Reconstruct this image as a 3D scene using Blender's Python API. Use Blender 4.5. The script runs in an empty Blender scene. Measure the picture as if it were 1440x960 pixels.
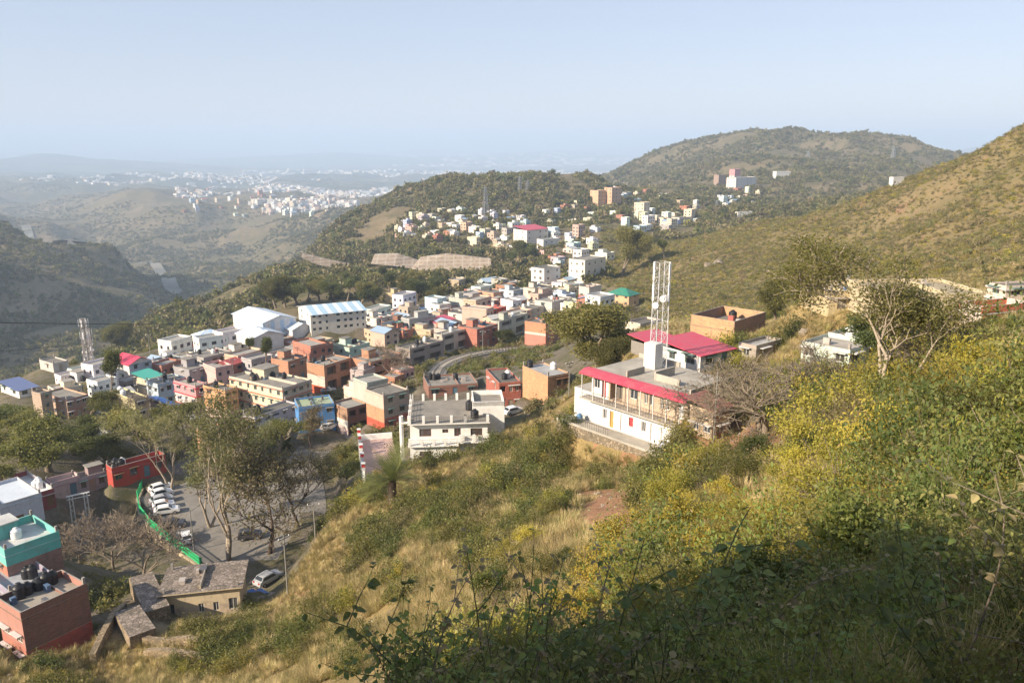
import bpy, math, random
import numpy as np
from mathutils import Matrix, Vector
R = math.radians
SC = bpy.context.scene
COL = SC.collection
# ------------------------------------------------------------------ camera model (1440 x 960 reference grid)
F = 1130.0
PITCH = R(13.77)
CP, SP = math.cos(PITCH), math.sin(PITCH)

def ray(px, py):
    cx = (px - 720.0) / F; cy = (480.0 - py) / F
    return cx, CP + cy * SP, -SP + cy * CP

def P(px, py, r):
    """the place seen at a picture point at horizontal distance r"""
    x, y, z = ray(px, py)
    k = r / math.hypot(x, y)
    return Vector((x * k, y * k, z * k))

def proj(x, y, z):
    d = y * CP - z * SP
    return 720 + F * x / d, 480 - F * (y * SP + z * CP) / d

# ------------------------------------------------------------------ noise
def _hash(ix, iy, s):
    h = (ix * 374761393 + iy * 668265263 + s * 2147483647) & 0xFFFFFFFF
    h = ((h ^ (h >> 13)) * 1274126177) & 0xFFFFFFFF
    h = h ^ (h >> 16)
    return (h & 0xFFFF) / 65535.0
def vnoise(x, y, s=0):
    x = np.asarray(x, float); y = np.asarray(y, float)
    ix = np.floor(x).astype(np.int64); iy = np.floor(y).astype(np.int64)
    fx = x - ix; fy = y - iy
    fx = fx * fx * (3 - 2 * fx); fy = fy * fy * (3 - 2 * fy)
    a = _hash(ix, iy, s); b = _hash(ix + 1, iy, s); c = _hash(ix, iy + 1, s); d = _hash(ix + 1, iy + 1, s)
    return (a + (b - a) * fx) * (1 - fy) + (c + (d - c) * fx) * fy - 0.5
def fbm(x, y, L, octs=3, s=0):
    t = 0; a = 1.0
    for k in range(octs):
        t = t + a * vnoise(x / L + 17.3 * k, y / L - 9.1 * k, s + k); L *= 0.5; a *= 0.5
    return t

# ------------------------------------------------------------------ terrain control points (px, py, r)
CT = []
def ct(*a): CT.extend(a)
# near hillside under the camera
ct((1440,960,4.2),(1300,960,4.6),(1150,960,5.5),(1000,960,7),(850,960,10),(720,960,15),(600,960,25),(500,960,38),(400,960,55),(300,960,66),(150,960,76),(0,960,80))
ct((1440,850,6.2),(1300,850,7),(1150,880,8),(1000,850,14),(850,880,19),(720,880,29),(600,880,40),(500,900,52),(420,900,66),(300,900,76),(150,920,79),(0,940,80))
ct((1440,700,12),(1300,700,16),(1150,780,15),(1000,770,26),(850,780,36),(720,780,50),(620,800,57),(520,820,66),(450,850,74),(1440,600,19),(1300,600,29),(1200,650,31),(1100,690,32),(1000,690,45),(900,690,60),(800,690,76),(720,700,80),(620,720,82),(540,740,86),(480,760,90),(460,740,96))
ct((1440,500,34),(1440,478,50),(1350,540,40),(1225,600,47),(1150,600,57),(1060,610,68),(980,650,78),(900,650,86),(850,630,96),(780,620,104),(700,640,106),(600,670,106),(540,690,104),(480,710,107),(1350,488,70),(1250,530,75),(1180,560,78),(1100,565,82),(1030,580,88))
ct((1440,446,85),(1350,455,92),(1250,450,98),(1160,455,105),(1160,500,95),(1250,500,88),(1060,500,105),(1000,520,105),(900,560,100),(830,575,112))
# town terrace
ct((0,880,88),(60,870,92),(140,860,92),(200,850,90),(260,860,86),(0,800,103),(80,780,108),(100,700,135),(0,720,130),(0,690,148),(200,670,140),(500,680,116),(500,640,130))
ct((0,640,172),(100,640,170),(200,620,172),(300,620,165),(400,610,162),(0,600,200),(100,590,200),(200,590,192),(300,590,182),(500,600,150),(580,650,115),(640,640,117),(700,610,122),(760,580,130),(800,580,120),(0,560,225),(100,540,235),(180,540,230),(250,560,215),(340,575,190),(430,570,187),(520,560,175),(600,560,158),(650,540,165),(720,540,160),(780,540,150),(820,520,145),(860,510,142))
ct((60,520,262),(150,520,260),(220,515,262),(300,520,250),(400,520,235),(480,520,225),(560,520,205),(640,510,205),(700,500,215),(770,490,218),(850,470,190),(920,470,160),(960,450,190),(200,495,285),(300,490,285),(400,485,280),(500,480,275),(600,470,275),(700,460,280),(780,455,275),(840,430,270),(250,475,318),(350,462,330),(450,460,330),(550,445,345),(650,430,370),(720,420,380),(800,410,360),(870,420,300),(940,440,270),(430,440,380),(520,430,400),(600,415,420),(700,400,430),(780,390,450))
def PZ(px, py, z):
    x, y, zz = ray(px, py); k = z / zz; return Vector((x*k, y*k, z))
ct((-100,1010,5),(-100,1040,10),(-100,1050,20),(-100,1030,40),(-100,990,62),(0,1010,5),(0,1040,10),(0,1050,20),(0,1030,40),(0,985,62),(200,1010,5),(200,1040,10),(200,1040,22),(200,1010,45),(400,1010,5),(400,1030,10),(400,1020,22),(400,985,40),(600,1010,5),(600,1020,10),(600,995,18),(780,1010,5),(780,1000,9),(950,1000,4.5))
# drop off into the deep valley (hidden behind the town edge)
ct((-60,600,260),(-60,640,330),(0,560,262),(0,620,330),(0,640,420),(0,580,700),(60,545,292),(60,590,360),(120,520,300),(130,570,370),(200,510,320),(200,530,400),(170,500,520),(120,560,600),(270,480,360),(280,490,440))
for _px,_py,_z in ((400,812,-54.6),(430,760,-55.6),(440,700,-55.4),(130,740,-60),(170,715,-60.2),(200,760,-58.5),(300,770,-56.6),(350,740,-56.6),(230,700,-56.8),(300,700,-56.6),(330,660,-56.8),(430,660,-55.5),(440,620,-55.5),(330,845,-55.4),(120,790,-58.5),(60,800,-59),(180,690,-60),(470,612,-55),(380,690,-56.4)):
    _q = PZ(_px,_py,_z); CT.append((_px,_py,math.hypot(_q.x,_q.y)))
# tree covered spur between town and valley
ct((230,462,520),(215,452,620),(300,440,520),(300,428,640),(370,430,470),(400,395,600),(400,372,700),(340,400,680),(260,440,640),(430,372,680),(470,400,520),(540,400,500),(190,470,640),(230,480,800),(330,440,850),(430,420,900),(470,360,720),(500,390,600))
# deep left valley: shaded spur and river
ct((0,520,850),(0,430,1150),(0,333,1550),(60,336,1560),(120,344,1580),(170,365,1600),(210,385,1620),(240,408,1560),(100,480,950),(150,440,1150),(200,430,1250),(60,420,1200),(-150,300,1550),(-150,430,1150),(0,400,1900),(100,420,2000),(200,412,1900),(235,425,1450),(240,440,1250),(180,470,1000),(0,345,2600),(60,340,2700))
ct((0,303,3000),(40,316,3000),(72,330,2900),(0,330,3500),(-150,270,3000),(150,345,2700),(100,325,3300),(60,308,3900),(30,295,4600),(200,360,2350),(240,385,2050),(290,382,2050),(250,402,1800),(262,420,1500),(330,378,2100),(310,405,1600),(380,400,1300))
# brown hills beyond the river
ct((100,310,3700),(130,287,3900),(190,280,3600),(170,318,3100),(230,302,3000),(300,296,3000),(380,304,2700),(450,306,2400),(520,312,2000),(250,345,2500),(330,345,2400),(400,350,2000),(450,370,1500),(230,372,2250),(330,368,2200),(400,380,1700),(470,340,1700),(60,290,4600),(0,285,5000),(250,285,3900),(330,282,4000),(420,285,3800),(500,292,3200),(600,290,3000))
# middle hill
ct((440,350,900),(480,320,1000),(540,290,1080),(600,268,1120),(660,254,1150),(740,243,1180),(790,248,1180),(835,262,1180),(870,276,1150),(930,282,1150),(440,372,750),(520,355,760),(600,330,800),(700,300,850),(800,290,900),(860,300,900),(520,375,620),(600,380,580),(640,390,540),(600,355,640),(690,355,660),(740,345,660),(780,352,620),(860,340,640),(940,315,820),(730,385,500),(690,385,560),(820,385,480),(880,370,460),(560,330,1500),(640,320,1500),(740,310,1500),(840,300,1500),(640,300,2400),(740,290,2400))
# far right hill
ct((870,262,1700),(900,243,1850),(940,222,1950),(1000,200,2000),(1050,191,2000),(1095,187,2000),(1140,198,2000),(1200,203,2000),(1260,205,2000),(1300,222,1950),(1330,238,1900),(1400,262,1800),(1500,280,1700),(900,285,1300),(960,270,1350),(1040,268,1250),(1100,255,1400),(1180,250,1500),(1260,256,1500),(1330,270,1500),(950,290,1050),(1040,292,1050),(1140,290,1050),(1240,280,1050),(1000,230,1750),(1100,220,1750),(1200,228,1750),(1440,300,1300),(1000,235,3000),(1150,235,3000),(1300,240,3000),(850,260,2600),(1000,320,800),(1100,310,800),(1200,300,800),(1350,290,800))
# grassy hill on the right
ct((870,400,400),(850,366,470),(900,352,470),(950,342,470),(1050,320,480),(1150,299,480),(1200,284,480),(1260,262,470),(1330,238,450),(1400,203,430),(1440,181,420),(1540,130,420),(930,400,380),(1010,372,400),(1100,370,380),(1200,350,370),(1300,320,350),(1440,270,330),(1540,240,320),(880,440,290),(950,450,270),(1020,450,250),(1100,440,240),(1200,410,230),(1300,398,215),(1440,380,200),(1540,370,190),(1000,345,620),(1150,330,620),(1300,300,620),(1440,260,600),(900,365,600),(1100,455,150),(1200,440,160),(1300,430,160),(1440,415,150),(1540,400,120),(1540,430,70))
# plain and distant ranges
for px in (-200, 0, 150, 300, 450, 600, 750, 900, 1100, 1300, 1500, 1650):
    ct((px,271,5800),(px,256,7500),(px,245,10000),(px,232,14500),(px,221,24000),(px,214,40000),(px,210,66000))
ct((0,226,12000),(70,215,12300),(130,222,12500),(200,225,13000),(450,219,16000),(480,214,16500),(520,222,16000),(330,222,17000),(700,215,20000),(800,211,21000),(250,209,30000),(1250,204,15000),(1360,205,14000),(1200,210,17000),(1440,208,15000),(880,205,30000),(600,211,26000))
EXTRA = []   # (x, y, z)
for _az, _r, _z in ((-58,3500,160),(-52,2900,60),(-60,1500,190),(-55,1250,90),(-66,1300,230),(-66,2200,260),(-75,1100,150),(-50,1050,-60),(-47,800,-150),(-62,750,-120),(-80,700,-130)):
    EXTRA.append((_r*math.sin(R(_az)), _r*math.cos(R(_az)), _z))  # unseen ridge added left of the view to shade the valley
def extra_far():
    for deg in range(-175, 181, 10):
        if abs(deg) <= 42: continue
        a = R(deg); side = math.sin(a)
        for r, z in ((1.0,-1.62),(6,-3.0 + 1.2*side),(20,-6+5*side),(60,-22+24*side),(150,-48+45*side),(400,-95+95*side),(1200,-190+200*side),(4000,-260+120*side),(12000,-300),(66000,-380)):
            if -90 < deg < -42 and 500 < r < 6000: continue
            EXTRA.append((r*math.sin(a), r*math.cos(a), z))
extra_far()
for deg in range(-40, 41, 8):
    EXTRA.append((1.0*math.sin(R(deg)), 1.0*math.cos(R(deg)), -1.62)); EXTRA.append((2.2*math.sin(R(deg)), 2.2*math.cos(R(deg)), -2.35 + 0.45*math.sin(R(deg))))

# ------------------------------------------------------------------ polar grid
def grid_axes():
    a = list(np.arange(-46, 46.001, 0.1))
    b = list(np.arange(48, 312.1, 3.0))
    az = np.radians(np.array(a + b))
    l1 = np.arange(math.log(0.6), math.log(3.0), 0.06)
    l2 = np.arange(math.log(3.0), math.log(420), 0.0115)
    l3 = np.arange(math.log(420), math.log(66000), 0.018)
    return az, np.concatenate([l1, l2, l3, [math.log(66000)]])
AZ, LR = grid_axes()
def feat(x, y):
    r = np.hypot(x, y); return np.stack([x / r * 2.2, y / r * 2.2, np.log(r)], -1)
def solve_terrain():
    pts = [tuple(P(*c)) for c in CT] + EXTRA
    pts = np.array(pts); r = np.hypot(pts[:,0], pts[:,1]); e = pts[:,2] / r
    f = feat(pts[:,0], pts[:,1])
    d = np.sqrt(((f[:,None]-f[None])**2).sum(-1) + 0.05**2)
    n = len(f)
    A = np.zeros((n+4, n+4)); A[:n,:n] = -d + np.eye(n)*0.012
    A[:n,n] = 1; A[:n,n+1:] = f; A[n,:n] = 1; A[n+1:,:n] = f.T
    w = np.linalg.solve(A, np.concatenate([e, np.zeros(4)]))
    return f, w
_f, _w = solve_terrain()
def base_height(x, y):
    sh = x.shape; x = x.ravel(); y = y.ravel(); out = np.empty(len(x)); q = feat(x, y)
    n = len(_f); ff = (_f**2).sum(1)
    for i in range(0, len(x), 20000):
        a = q[i:i+20000]
        d2 = (a**2).sum(1)[:,None] + ff[None] - 2 * a @ _f.T
        d = np.sqrt(np.maximum(d2, 0) + 0.05**2)
        out[i:i+20000] = -d @ _w[:n] + _w[n] + a @ _w[n+1:]
    return (out * np.hypot(x, y)).reshape(sh)
GA, GR = np.meshgrid(AZ, np.exp(LR), indexing='ij')
GX = GR * np.sin(GA); GY = GR * np.cos(GA)
GZ = base_height(GX, GY)
with np.errstate(all='ignore'):
    GPX, GPY = proj(GX, GY, GZ)
GPX = np.where(GY > 0.3*GR, GPX, -9999.0)
# town mask (smooth ground, streets)
_rmin = np.interp(GPX, [0,300,400,460,560,650,750,820,900,1000], [84,82,90,98,112,116,126,135,170,300])
_rmax = np.interp(GPX, [-60,0,100,200,400,600,800,900,960], [225,250,280,310,350,400,420,300,200])
TOWN = np.clip((GR - _rmin) / 6 + .5, 0, 1) * np.clip((_rmax - GR) / 25 + .5, 0, 1) * (GPX > -300) * (GPX < 980)
_town_rough = 1 - 0.93 * TOWN
_amp = np.zeros_like(GZ)
for k, L in enumerate((1.6, 4, 10, 26, 65, 160, 420, 1100)):
    wk = np.clip(np.log(GR / (L * 2.2)), 0, 1) * np.clip(1.6 - np.log(np.maximum(GR / (L * 22.0), 1e-3)), 0, 1) * np.clip((14000 - GR) / 6000, 0.0, 1)
    if L >= 60:   # gullies: ridged
        nz = 0.5 - 2 * np.abs(fbm(GX + 3*L, GY, L, 2, 11 + k)) ; a = 0.105 * L
    else:
        nz = fbm(GX, GY, L, 2, 31 + k); a = 0.085 * L + (0.06 if L < 5 else 0)
    _amp += wk * nz * a
GZ = GZ + _amp * _town_rough * np.clip((GR - 2.5) / 3, 0, 1)

_naz_main = 921
def _sampler(arr):
    LRf = LR
    def f(x, y):
        x = np.atleast_1d(np.asarray(x, float)); y = np.atleast_1d(np.asarray(y, float))
        a = np.arctan2(x, y); l = np.log(np.maximum(np.hypot(x, y), 0.61))
        a = np.where((a < AZ[0]), a + 2*math.pi, a)
        i = np.clip(np.searchsorted(AZ, a) - 1, 0, len(AZ) - 2); j = np.clip(np.searchsorted(LRf, l) - 1, 0, len(LRf) - 2)
        u = np.clip((a - AZ[i]) / (AZ[i+1] - AZ[i]), 0, 1); v = np.clip((l - LRf[j]) / (LRf[j+1] - LRf[j]), 0, 1)
        return (arr[i,j]*(1-u) + arr[i+1,j]*u)*(1-v) + (arr[i,j+1]*(1-u) + arr[i+1,j+1]*u)*v
    return f
def H(x, y): return float(_sampler(GZ)(x, y)[0])
def HV(x, y): return _sampler(GZ)(x, y)
PADSPOTS = []
def pad(poly, z, fall=2.5, drop=0.0):
    """level the ground under a footprint (convex, counter-clockwise list of xy) to z"""
    poly = [Vector(p[:2]) for p in poly]
    cx = sum(p.x for p in poly)/len(poly); cy = sum(p.y for p in poly)/len(poly)
    rad = max((p - Vector((cx, cy))).length for p in poly) + fall
    r0 = math.hypot(cx, cy); a0 = math.atan2(cx, cy)
    da = math.asin(min(1, rad / max(r0, rad+.01))) + .002
    i0, i1 = np.searchsorted(AZ[:_naz_main], [a0-da, a0+da]); j0, j1 = np.searchsorted(LR, [math.log(max(r0-rad, .6)), math.log(r0+rad)])
    X = GX[i0:i1, j0:j1]; Y = GY[i0:i1, j0:j1]
    if X.size == 0: return
    d = np.full(X.shape, -1e9)
    for k in range(len(poly)):
        p, q = poly[k], poly[(k+1) % len(poly)]
        e = (q - p).normalized(); n = (e.y, -e.x)
        d = np.maximum(d, (X - p.x)*n[0] + (Y - p.y)*n[1])
    w = np.clip(1 - d / fall, 0, 1); w = w*w*(3-2*w)
    GZ[i0:i1, j0:j1] = GZ[i0:i1, j0:j1]*(1-w) + (z - drop)*w
    PADSPOTS.append((cx, cy, rad))
def strip_pad(pts, width, fall=3.0, lift=0.0):
    """level the ground along a 3D polyline"""
    for a, b in zip(pts[:-1], pts[1:]):
        a = Vector(a); b = Vector(b); m = (a + b) / 2; rad = (b - a).length/2 + width/2 + fall
        r0 = math.hypot(m.x, m.y); a0 = math.atan2(m.x, m.y); da = math.asin(min(1, rad/max(r0, rad+.01))) + .002
        i0, i1 = np.searchsorted(AZ[:_naz_main], [a0-da, a0+da]); j0, j1 = np.searchsorted(LR, [math.log(max(r0-rad, .6)), math.log(r0+rad)])
        X = GX[i0:i1, j0:j1]; Y = GY[i0:i1, j0:j1]
        if X.size == 0: continue
        ab = b - a; L2 = ab.x**2 + ab.y**2
        t = np.clip(((X-a.x)*ab.x + (Y-a.y)*ab.y)/L2, 0, 1)
        d = np.hypot(X - a.x - t*ab.x, Y - a.y - t*ab.y)
        w = np.clip(1 - (d - width/2)/fall, 0, 1); w = w*w*(3-2*w)
        GZ[i0:i1, j0:j1] = GZ[i0:i1, j0:j1]*(1-w) + (a.z + t*ab.z + lift)*w
def hit(px, py, r0=3.0, r1=60000.0):
    """where the picture ray first meets the ground beyond r0"""
    x, y, z = ray(px, py); h = math.hypot(x, y)
    rs = np.exp(np.arange(math.log(r0), math.log(r1), 0.004))
    g = HV(rs*x/h, rs*y/h); s = rs*z/h
    k = np.argmax(s < g)
    if not (s < g).any(): return None
    return Vector((rs[k]*x/h, rs[k]*y/h, float(g[k])))

SOIL = np.zeros_like(GZ)
for _x, _y, _a, _b, _s in ((862,722,75,55,.8),(905,668,50,34,.8),(1050,622,90,36,.8),(985,640,36,22,.7),(840,640,26,40,.5),(430,840,30,20,.5),(1120,590,50,20,.5)):
    SOIL = np.maximum(SOIL, _s*np.exp(-((GPX-_x)/_a)**2 - ((GPY-_y)/_b)**2) * (GR < 140) * (GR > 20))
# ------------------------------------------------------------------ materials
class NT:
    def __init__(s, name):
        s.m = bpy.data.materials.new(name); s.m.use_nodes = True; s.t = s.m.node_tree; s.t.nodes.clear()
        s.out = s.n('ShaderNodeOutputMaterial')
    def n(s, typ, **kw):
        nd = s.t.nodes.new(typ)
        for k, v in kw.items():
            if k.startswith('i_'):
                key = k[2:]; key = int(key) if key.isdigit() else key.replace('_', ' ')
                s.set(nd.inputs[key], v)
            else: setattr(nd, k, v)
        return nd
    def set(s, sock, v):
        if isinstance(v, bpy.types.NodeSocket): s.t.links.new(v, sock)
        elif isinstance(v, bpy.types.Node): s.t.links.new(v.outputs[0], sock)
        else: sock.default_value = (tuple(v) + (1,)) if isinstance(v, tuple) and len(v) == 3 and len(sock.default_value) == 4 else v
    def mix(s, fac, a, b, typ='MIX'):
        nd = s.n('ShaderNodeMix', data_type='RGBA', blend_type=typ, clamp_factor=True)
        s.set(nd.inputs[0], fac); s.set(nd.inputs[6], a); s.set(nd.inputs[7], b); return nd.outputs[2]
    def math(s, op, a, b=0.0, c=None, clamp=False):
        nd = s.n('ShaderNodeMath', operation=op, use_clamp=clamp); s.set(nd.inputs[0], a); s.set(nd.inputs[1], b)
        if c is not None: s.set(nd.inputs[2], c)
        return nd.outputs[0]
    def ramp(s, fac, lo, hi, a=0.0, b=1.0):
        nd = s.n('ShaderNodeMapRange', clamp=True); s.set(nd.inputs[0], fac)
        for i, v in enumerate((lo, hi, a, b)): s.set(nd.inputs[1+i], v)
        return nd.outputs[0]
    def noise(s, co, scale, detail=3, rough=.6, out=0):
        nd = s.n('ShaderNodeTexNoise', i_Scale=scale, i_Detail=detail, i_Roughness=rough); s.set(nd.inputs['Vector'], co); return nd.outputs[out]
    def pos(s, sc=None):
        g = s.n('ShaderNodeNewGeometry').outputs['Position']
        if sc is None: return g
        m = s.n('ShaderNodeVectorMath', operation='MULTIPLY'); s.set(m.inputs[0], g); m.inputs[1].default_value = sc; return m.outputs[0]
    def local(s, sc=None):
        g = s.n('ShaderNodeTexCoord').outputs['Object']
        if sc is None: return g
        m = s.n('ShaderNodeVectorMath', operation='MULTIPLY'); s.set(m.inputs[0], g); m.inputs[1].default_value = sc; return m.outputs[0]
    def fin(s, color, rough=.85, bump=None, bs=.3, bd=.02, metal=0.0, spec=.3, trans=None, normal=None):
        b = s.n('ShaderNodeBsdfPrincipled', i_Metallic=metal); s.set(b.inputs['Base Color'], color); s.set(b.inputs['Roughness'], rough)
        b.inputs['Specular IOR Level'].default_value = spec
        if bump is not None:
            bn = s.n('ShaderNodeBump', i_Strength=bs, i_Distance=bd); s.set(bn.inputs['Height'], bump); s.set(b.inputs['Normal'], bn.outputs[0])
        sh = b.outputs[0]
        if trans:
            t = s.n('ShaderNodeBsdfTranslucent'); s.set(t.inputs[0], trans[1]); mx = s.n('ShaderNodeMixShader', i_0=trans[0])
            s.set(mx.inputs[1], sh); s.set(mx.inputs[2], t.outputs[0]); sh = mx.outputs[0]
        s.t.links.new(sh, s.out.inputs[0]); return s.m
_M = {}
def memo(f):
    def g(*a):
        k = (f.__name__,) + a
        if k not in _M: _M[k] = f(*a)
        return _M[k]
    return g
def dim(c, k): return tuple(min(1, v*k) for v in c)
@memo
def paint(name, c, dirt=.6, rough=.85):
    """weathered masonry paint: patchy, with rain streaks"""
    c = dim(c, .86); t = NT(name); p = t.local(); n1 = t.noise(p, .9, 4, .65); n2 = t.noise(t.local((2.2, 2.2, .35)), 1.3, 4, .7); n3 = t.noise(p, 9, 3, .6)
    a = t.mix(t.ramp(n1, .35, .7), c, tuple(v*.82 + .02 for v in c))
    d = t.mix(t.math('MULTIPLY', t.ramp(n2, .52, .72), dirt), a, tuple(v*.42 + .03 for v in c))
    d = t.mix(t.math('MULTIPLY', t.ramp(n3, .55, .75), .35), d, dim(c, .65)); n4 = t.noise(p, .35, 5, .75); d = t.mix(t.math('MULTIPLY', t.ramp(n4, .54, .62), dirt*.7), d, (.24,.19,.15))
    return t.fin(d, rough, n3, .25, .03)
@memo
def tint_paint(name):
    """weathered paint whose colour is the object's own"""
    t = NT(name); oi = t.n('ShaderNodeObjectInfo'); c = oi.outputs['Color']; n1 = t.noise(t.pos(), .5, 4, .7); n2 = t.noise(t.pos((1.5,1.5,.3)), 1, 3, .7)
    a = t.mix(t.ramp(n1, .35, .75, 0, .45), c, t.mix(.6, c, (.25,.24,.22)))
    a = t.mix(t.ramp(n2, .5, .7, 0, .4), a, t.mix(.7, c, (.12,.11,.1)))
    return t.fin(a, .85)
@memo
def brick(name, c, var=.35):
    t = NT(name); p = t.local()
    sx = t.n('ShaderNodeSeparateXYZ'); t.set(sx.inputs[0], p)
    cb = t.n('ShaderNodeCombineXYZ'); t.set(cb.inputs[0], t.math('ADD', sx.outputs[0], sx.outputs[1])); t.set(cb.inputs[1], sx.outputs[2])
    b = t.n('ShaderNodeTexBrick', offset=.5, i_Scale=1.0); t.set(b.inputs['Vector'], cb.outputs[0])
    b.inputs['Brick Width'].default_value = .46; b.inputs['Row Height'].default_value = .16; b.inputs['Mortar Size'].default_value = .016
    t.set(b.inputs['Color1'], dim(c, 1.12)); t.set(b.inputs['Color2'], dim(c, .8)); t.set(b.inputs['Mortar'], tuple(v*.55+.14 for v in c))
    n1 = t.noise(p, .7, 5, .7); n2 = t.noise(t.local((1.6,1.6,.3)), 1.2, 3, .7)
    a = t.mix(t.ramp(n1, .4, .72, 0, var), b.outputs[0], (.16,.13,.11))
    a = t.mix(t.ramp(n2, .55, .75, 0, .5), a, (.12,.10,.09))
    return t.fin(a, .92, t.noise(p, 12, 2), .4, .03)
@memo
def concrete(name, c, stain=.6):
    t = NT(name); p = t.pos(); n1 = t.noise(p, .45, 5, .72); n2 = t.noise(p, 2.3, 4, .7); n3 = t.noise(p, 14, 2)
    a = t.mix(t.ramp(n1, .4, .68, 0, stain), c, tuple(v*.4 for v in c))
    a = t.mix(t.ramp(n2, .5, .75, 0, .55), a, tuple(v*.6+.06 for v in c)); a = t.mix(t.ramp(n3, .45, .8, 0, .3), a, dim(c, 1.35))
    return t.fin(a, .93, n3, .35, .03)
@memo
def sheet(name, c, c2=None, step=.35, axis=0, rough=.45):
    """corrugated painted metal sheet; c2 gives alternate panels"""
    t = NT(name); s = t.n('ShaderNodeSeparateXYZ'); t.set(s.inputs[0], t.local())
    w = t.math('SINE', t.math('MULTIPLY', s.outputs[axis], 6.283/step)); n1 = t.noise(t.local(), .8, 4, .7)
    a = t.mix(t.ramp(n1, .42, .72, 0, .75), c, tuple(v*.6+.09 for v in c)); a = t.mix(t.ramp(t.noise(t.local((3,3,.5)), 2.2, 4, .75), .56, .68, 0, .55), a, (.20,.13,.10))
    if c2:
        w2 = t.math('SINE', t.math('MULTIPLY', s.outputs[axis], 6.283/3.4)); a = t.mix(t.ramp(w2, .25, .3), a, c2)
    a = t.mix(t.ramp(w, .5, 1, 0, .25), a, dim(c, .6))
    return t.fin(a, rough, w, .6, .03, 0, .4)
@memo
def flat(name, c, rough=.6, metal=0.0):
    t = NT(name); n = t.noise(t.local(), 4, 3); return t.fin(t.mix(t.ramp(n, .4, .7, 0, .5), c, dim(c, .72)), rough, None, .2, .01, metal, .4)
@memo
def glass(name, c=(.03,.035,.045)):
    t = NT(name); n = t.noise(t.pos(), .6, 2); return t.fin(t.mix(t.ramp(n, .4, .7), c, dim(c, 2.2)), .12, None, 0, 0, 0, .6)
@memo
def leaf(name, c, c2, tr=.35, rough=.55):
    """foliage: shifts between two greens from clump to clump and plant to plant"""
    t = NT(name); oi = t.n('ShaderNodeObjectInfo').outputs['Random']; n1 = t.noise(t.pos(), 1.1, 2, .6); n2 = t.noise(t.pos(), 16, 1)
    f = t.math('ADD', t.math('MULTIPLY', t.ramp(n1, .35, .65), .55), t.math('MULTIPLY', oi, .45))
    a = t.mix(f, c, c2); a = t.mix(t.ramp(n2, .4, .62, 0, .6), a, t.mix(.5, c2, (.28,.24,.07)))
    hv = t.n('ShaderNodeHueSaturation'); t.set(hv.inputs['Color'], a); t.set(hv.inputs['Value'], t.math('ADD', .62, t.math('MULTIPLY', t.math('FRACT', t.math('MULTIPLY', oi, 7.31)), .95))); t.set(hv.inputs['Hue'], t.math('ADD', .485, t.math('MULTIPLY', t.math('FRACT', t.math('MULTIPLY', oi, 13.7)), .03))); a = hv.outputs[0]
    return t.fin(a, rough, None, 0, 0, 0, .3, trans=(tr, t.mix(.4, a, (.35,.38,.05))))
@memo
def bark(name, c):
    t = NT(name); n = t.noise(t.local((6,6,1.2)), 3, 4, .7); return t.fin(t.mix(t.ramp(n, .35, .65), c, dim(c, .45)), .9, n, .7, .04)
def ground_material():
    t = NT('hillside_ground'); z = t.n('ShaderNodeVertexColor', layer_name='zone').outputs[0]
    s = t.n('ShaderNodeSeparateColor'); t.set(s.inputs[0], z); tw, fg, fr = s.outputs[0], s.outputs[1], s.outputs[2]
    p = t.pos()
    n_s = t.noise(p, 1.6, 5, .72); n_m = t.noise(p, .22, 5, .7); n_l = t.noise(p, .018, 5, .65); n_x = t.noise(p, .0026, 6, .65); n_t = t.noise(p, 9, 3, .7)
    # dry grassy hillside
    g = t.mix(t.ramp(n_m, .38, .62), (.36,.255,.115), (.20,.155,.065)); g = t.mix(t.ramp(n_s, .5, .66, 0, .75), g, (.085,.085,.032))
    g = t.mix(t.ramp(n_t, .5, .75, 0, .6), g, (.42,.32,.16))
    # bare reddish soil scars
    soil = t.mix(t.ramp(n_s, .3, .7), (.40,.215,.125), (.26,.145,.085)); sm = t.t.nodes[1].outputs[1] if False else t.n('ShaderNodeVertexColor', layer_name='zone').outputs[1]; g = t.mix(t.ramp(t.noise(p, .09, 4, .6), .60, .68), g, soil); g = t.mix(t.ramp(t.math('ADD', sm, t.math('MULTIPLY', t.math('SUBTRACT', t.noise(p, .7, 5, .75), .5), 2.2)), .42, .62), g, soil)
    # scrub hills, mid distance
    h = t.mix(t.ramp(n_l, .40, .60), (.085,.082,.040), (.165,.130,.075)); h = t.mix(t.ramp(n_m, .45, .62, 0, .7), h, (.21,.165,.095)); h = t.mix(t.ramp(t.noise(p, .006, 6, .7), .50, .64, 0, .6), h, (.27,.20,.13)); h = t.mix(t.ramp(t.noise(p, .05, 4, .7), .52, .62, 0, .5), h, (.075,.085,.035))
    # plain: fields and groves
    v = t.n('ShaderNodeTexVoronoi', i_Scale=.0032); t.set(v.inputs['Vector'], p); vs = t.n('ShaderNodeSeparateColor'); t.set(vs.inputs[0], v.outputs['Color'])
    f = t.mix(t.ramp(vs.outputs[0], .2, .8), (.07,.085,.04), (.20,.17,.10)); f = t.mix(t.ramp(n_x, .42, .58, 0, .8), f, (.05,.062,.034))
    # trodden, dusty ground of the town
    d = t.mix(t.ramp(n_s, .35, .65), (.22,.185,.145), (.13,.11,.085)); d = t.mix(t.ramp(n_m, .42, .58, 0, .9), d, (.10,.095,.045)); d = t.mix(t.ramp(n_t, .5, .8, 0, .5), d, (.30,.26,.21))
    a = t.mix(fg, h, g); a = t.mix(tw, a, d); a = t.mix(fr, a, f)
    return t.fin(a, .95, t.math('ADD', n_s, t.math('MULTIPLY', n_t, .4)), .8, .25, 0, .1)
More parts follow.
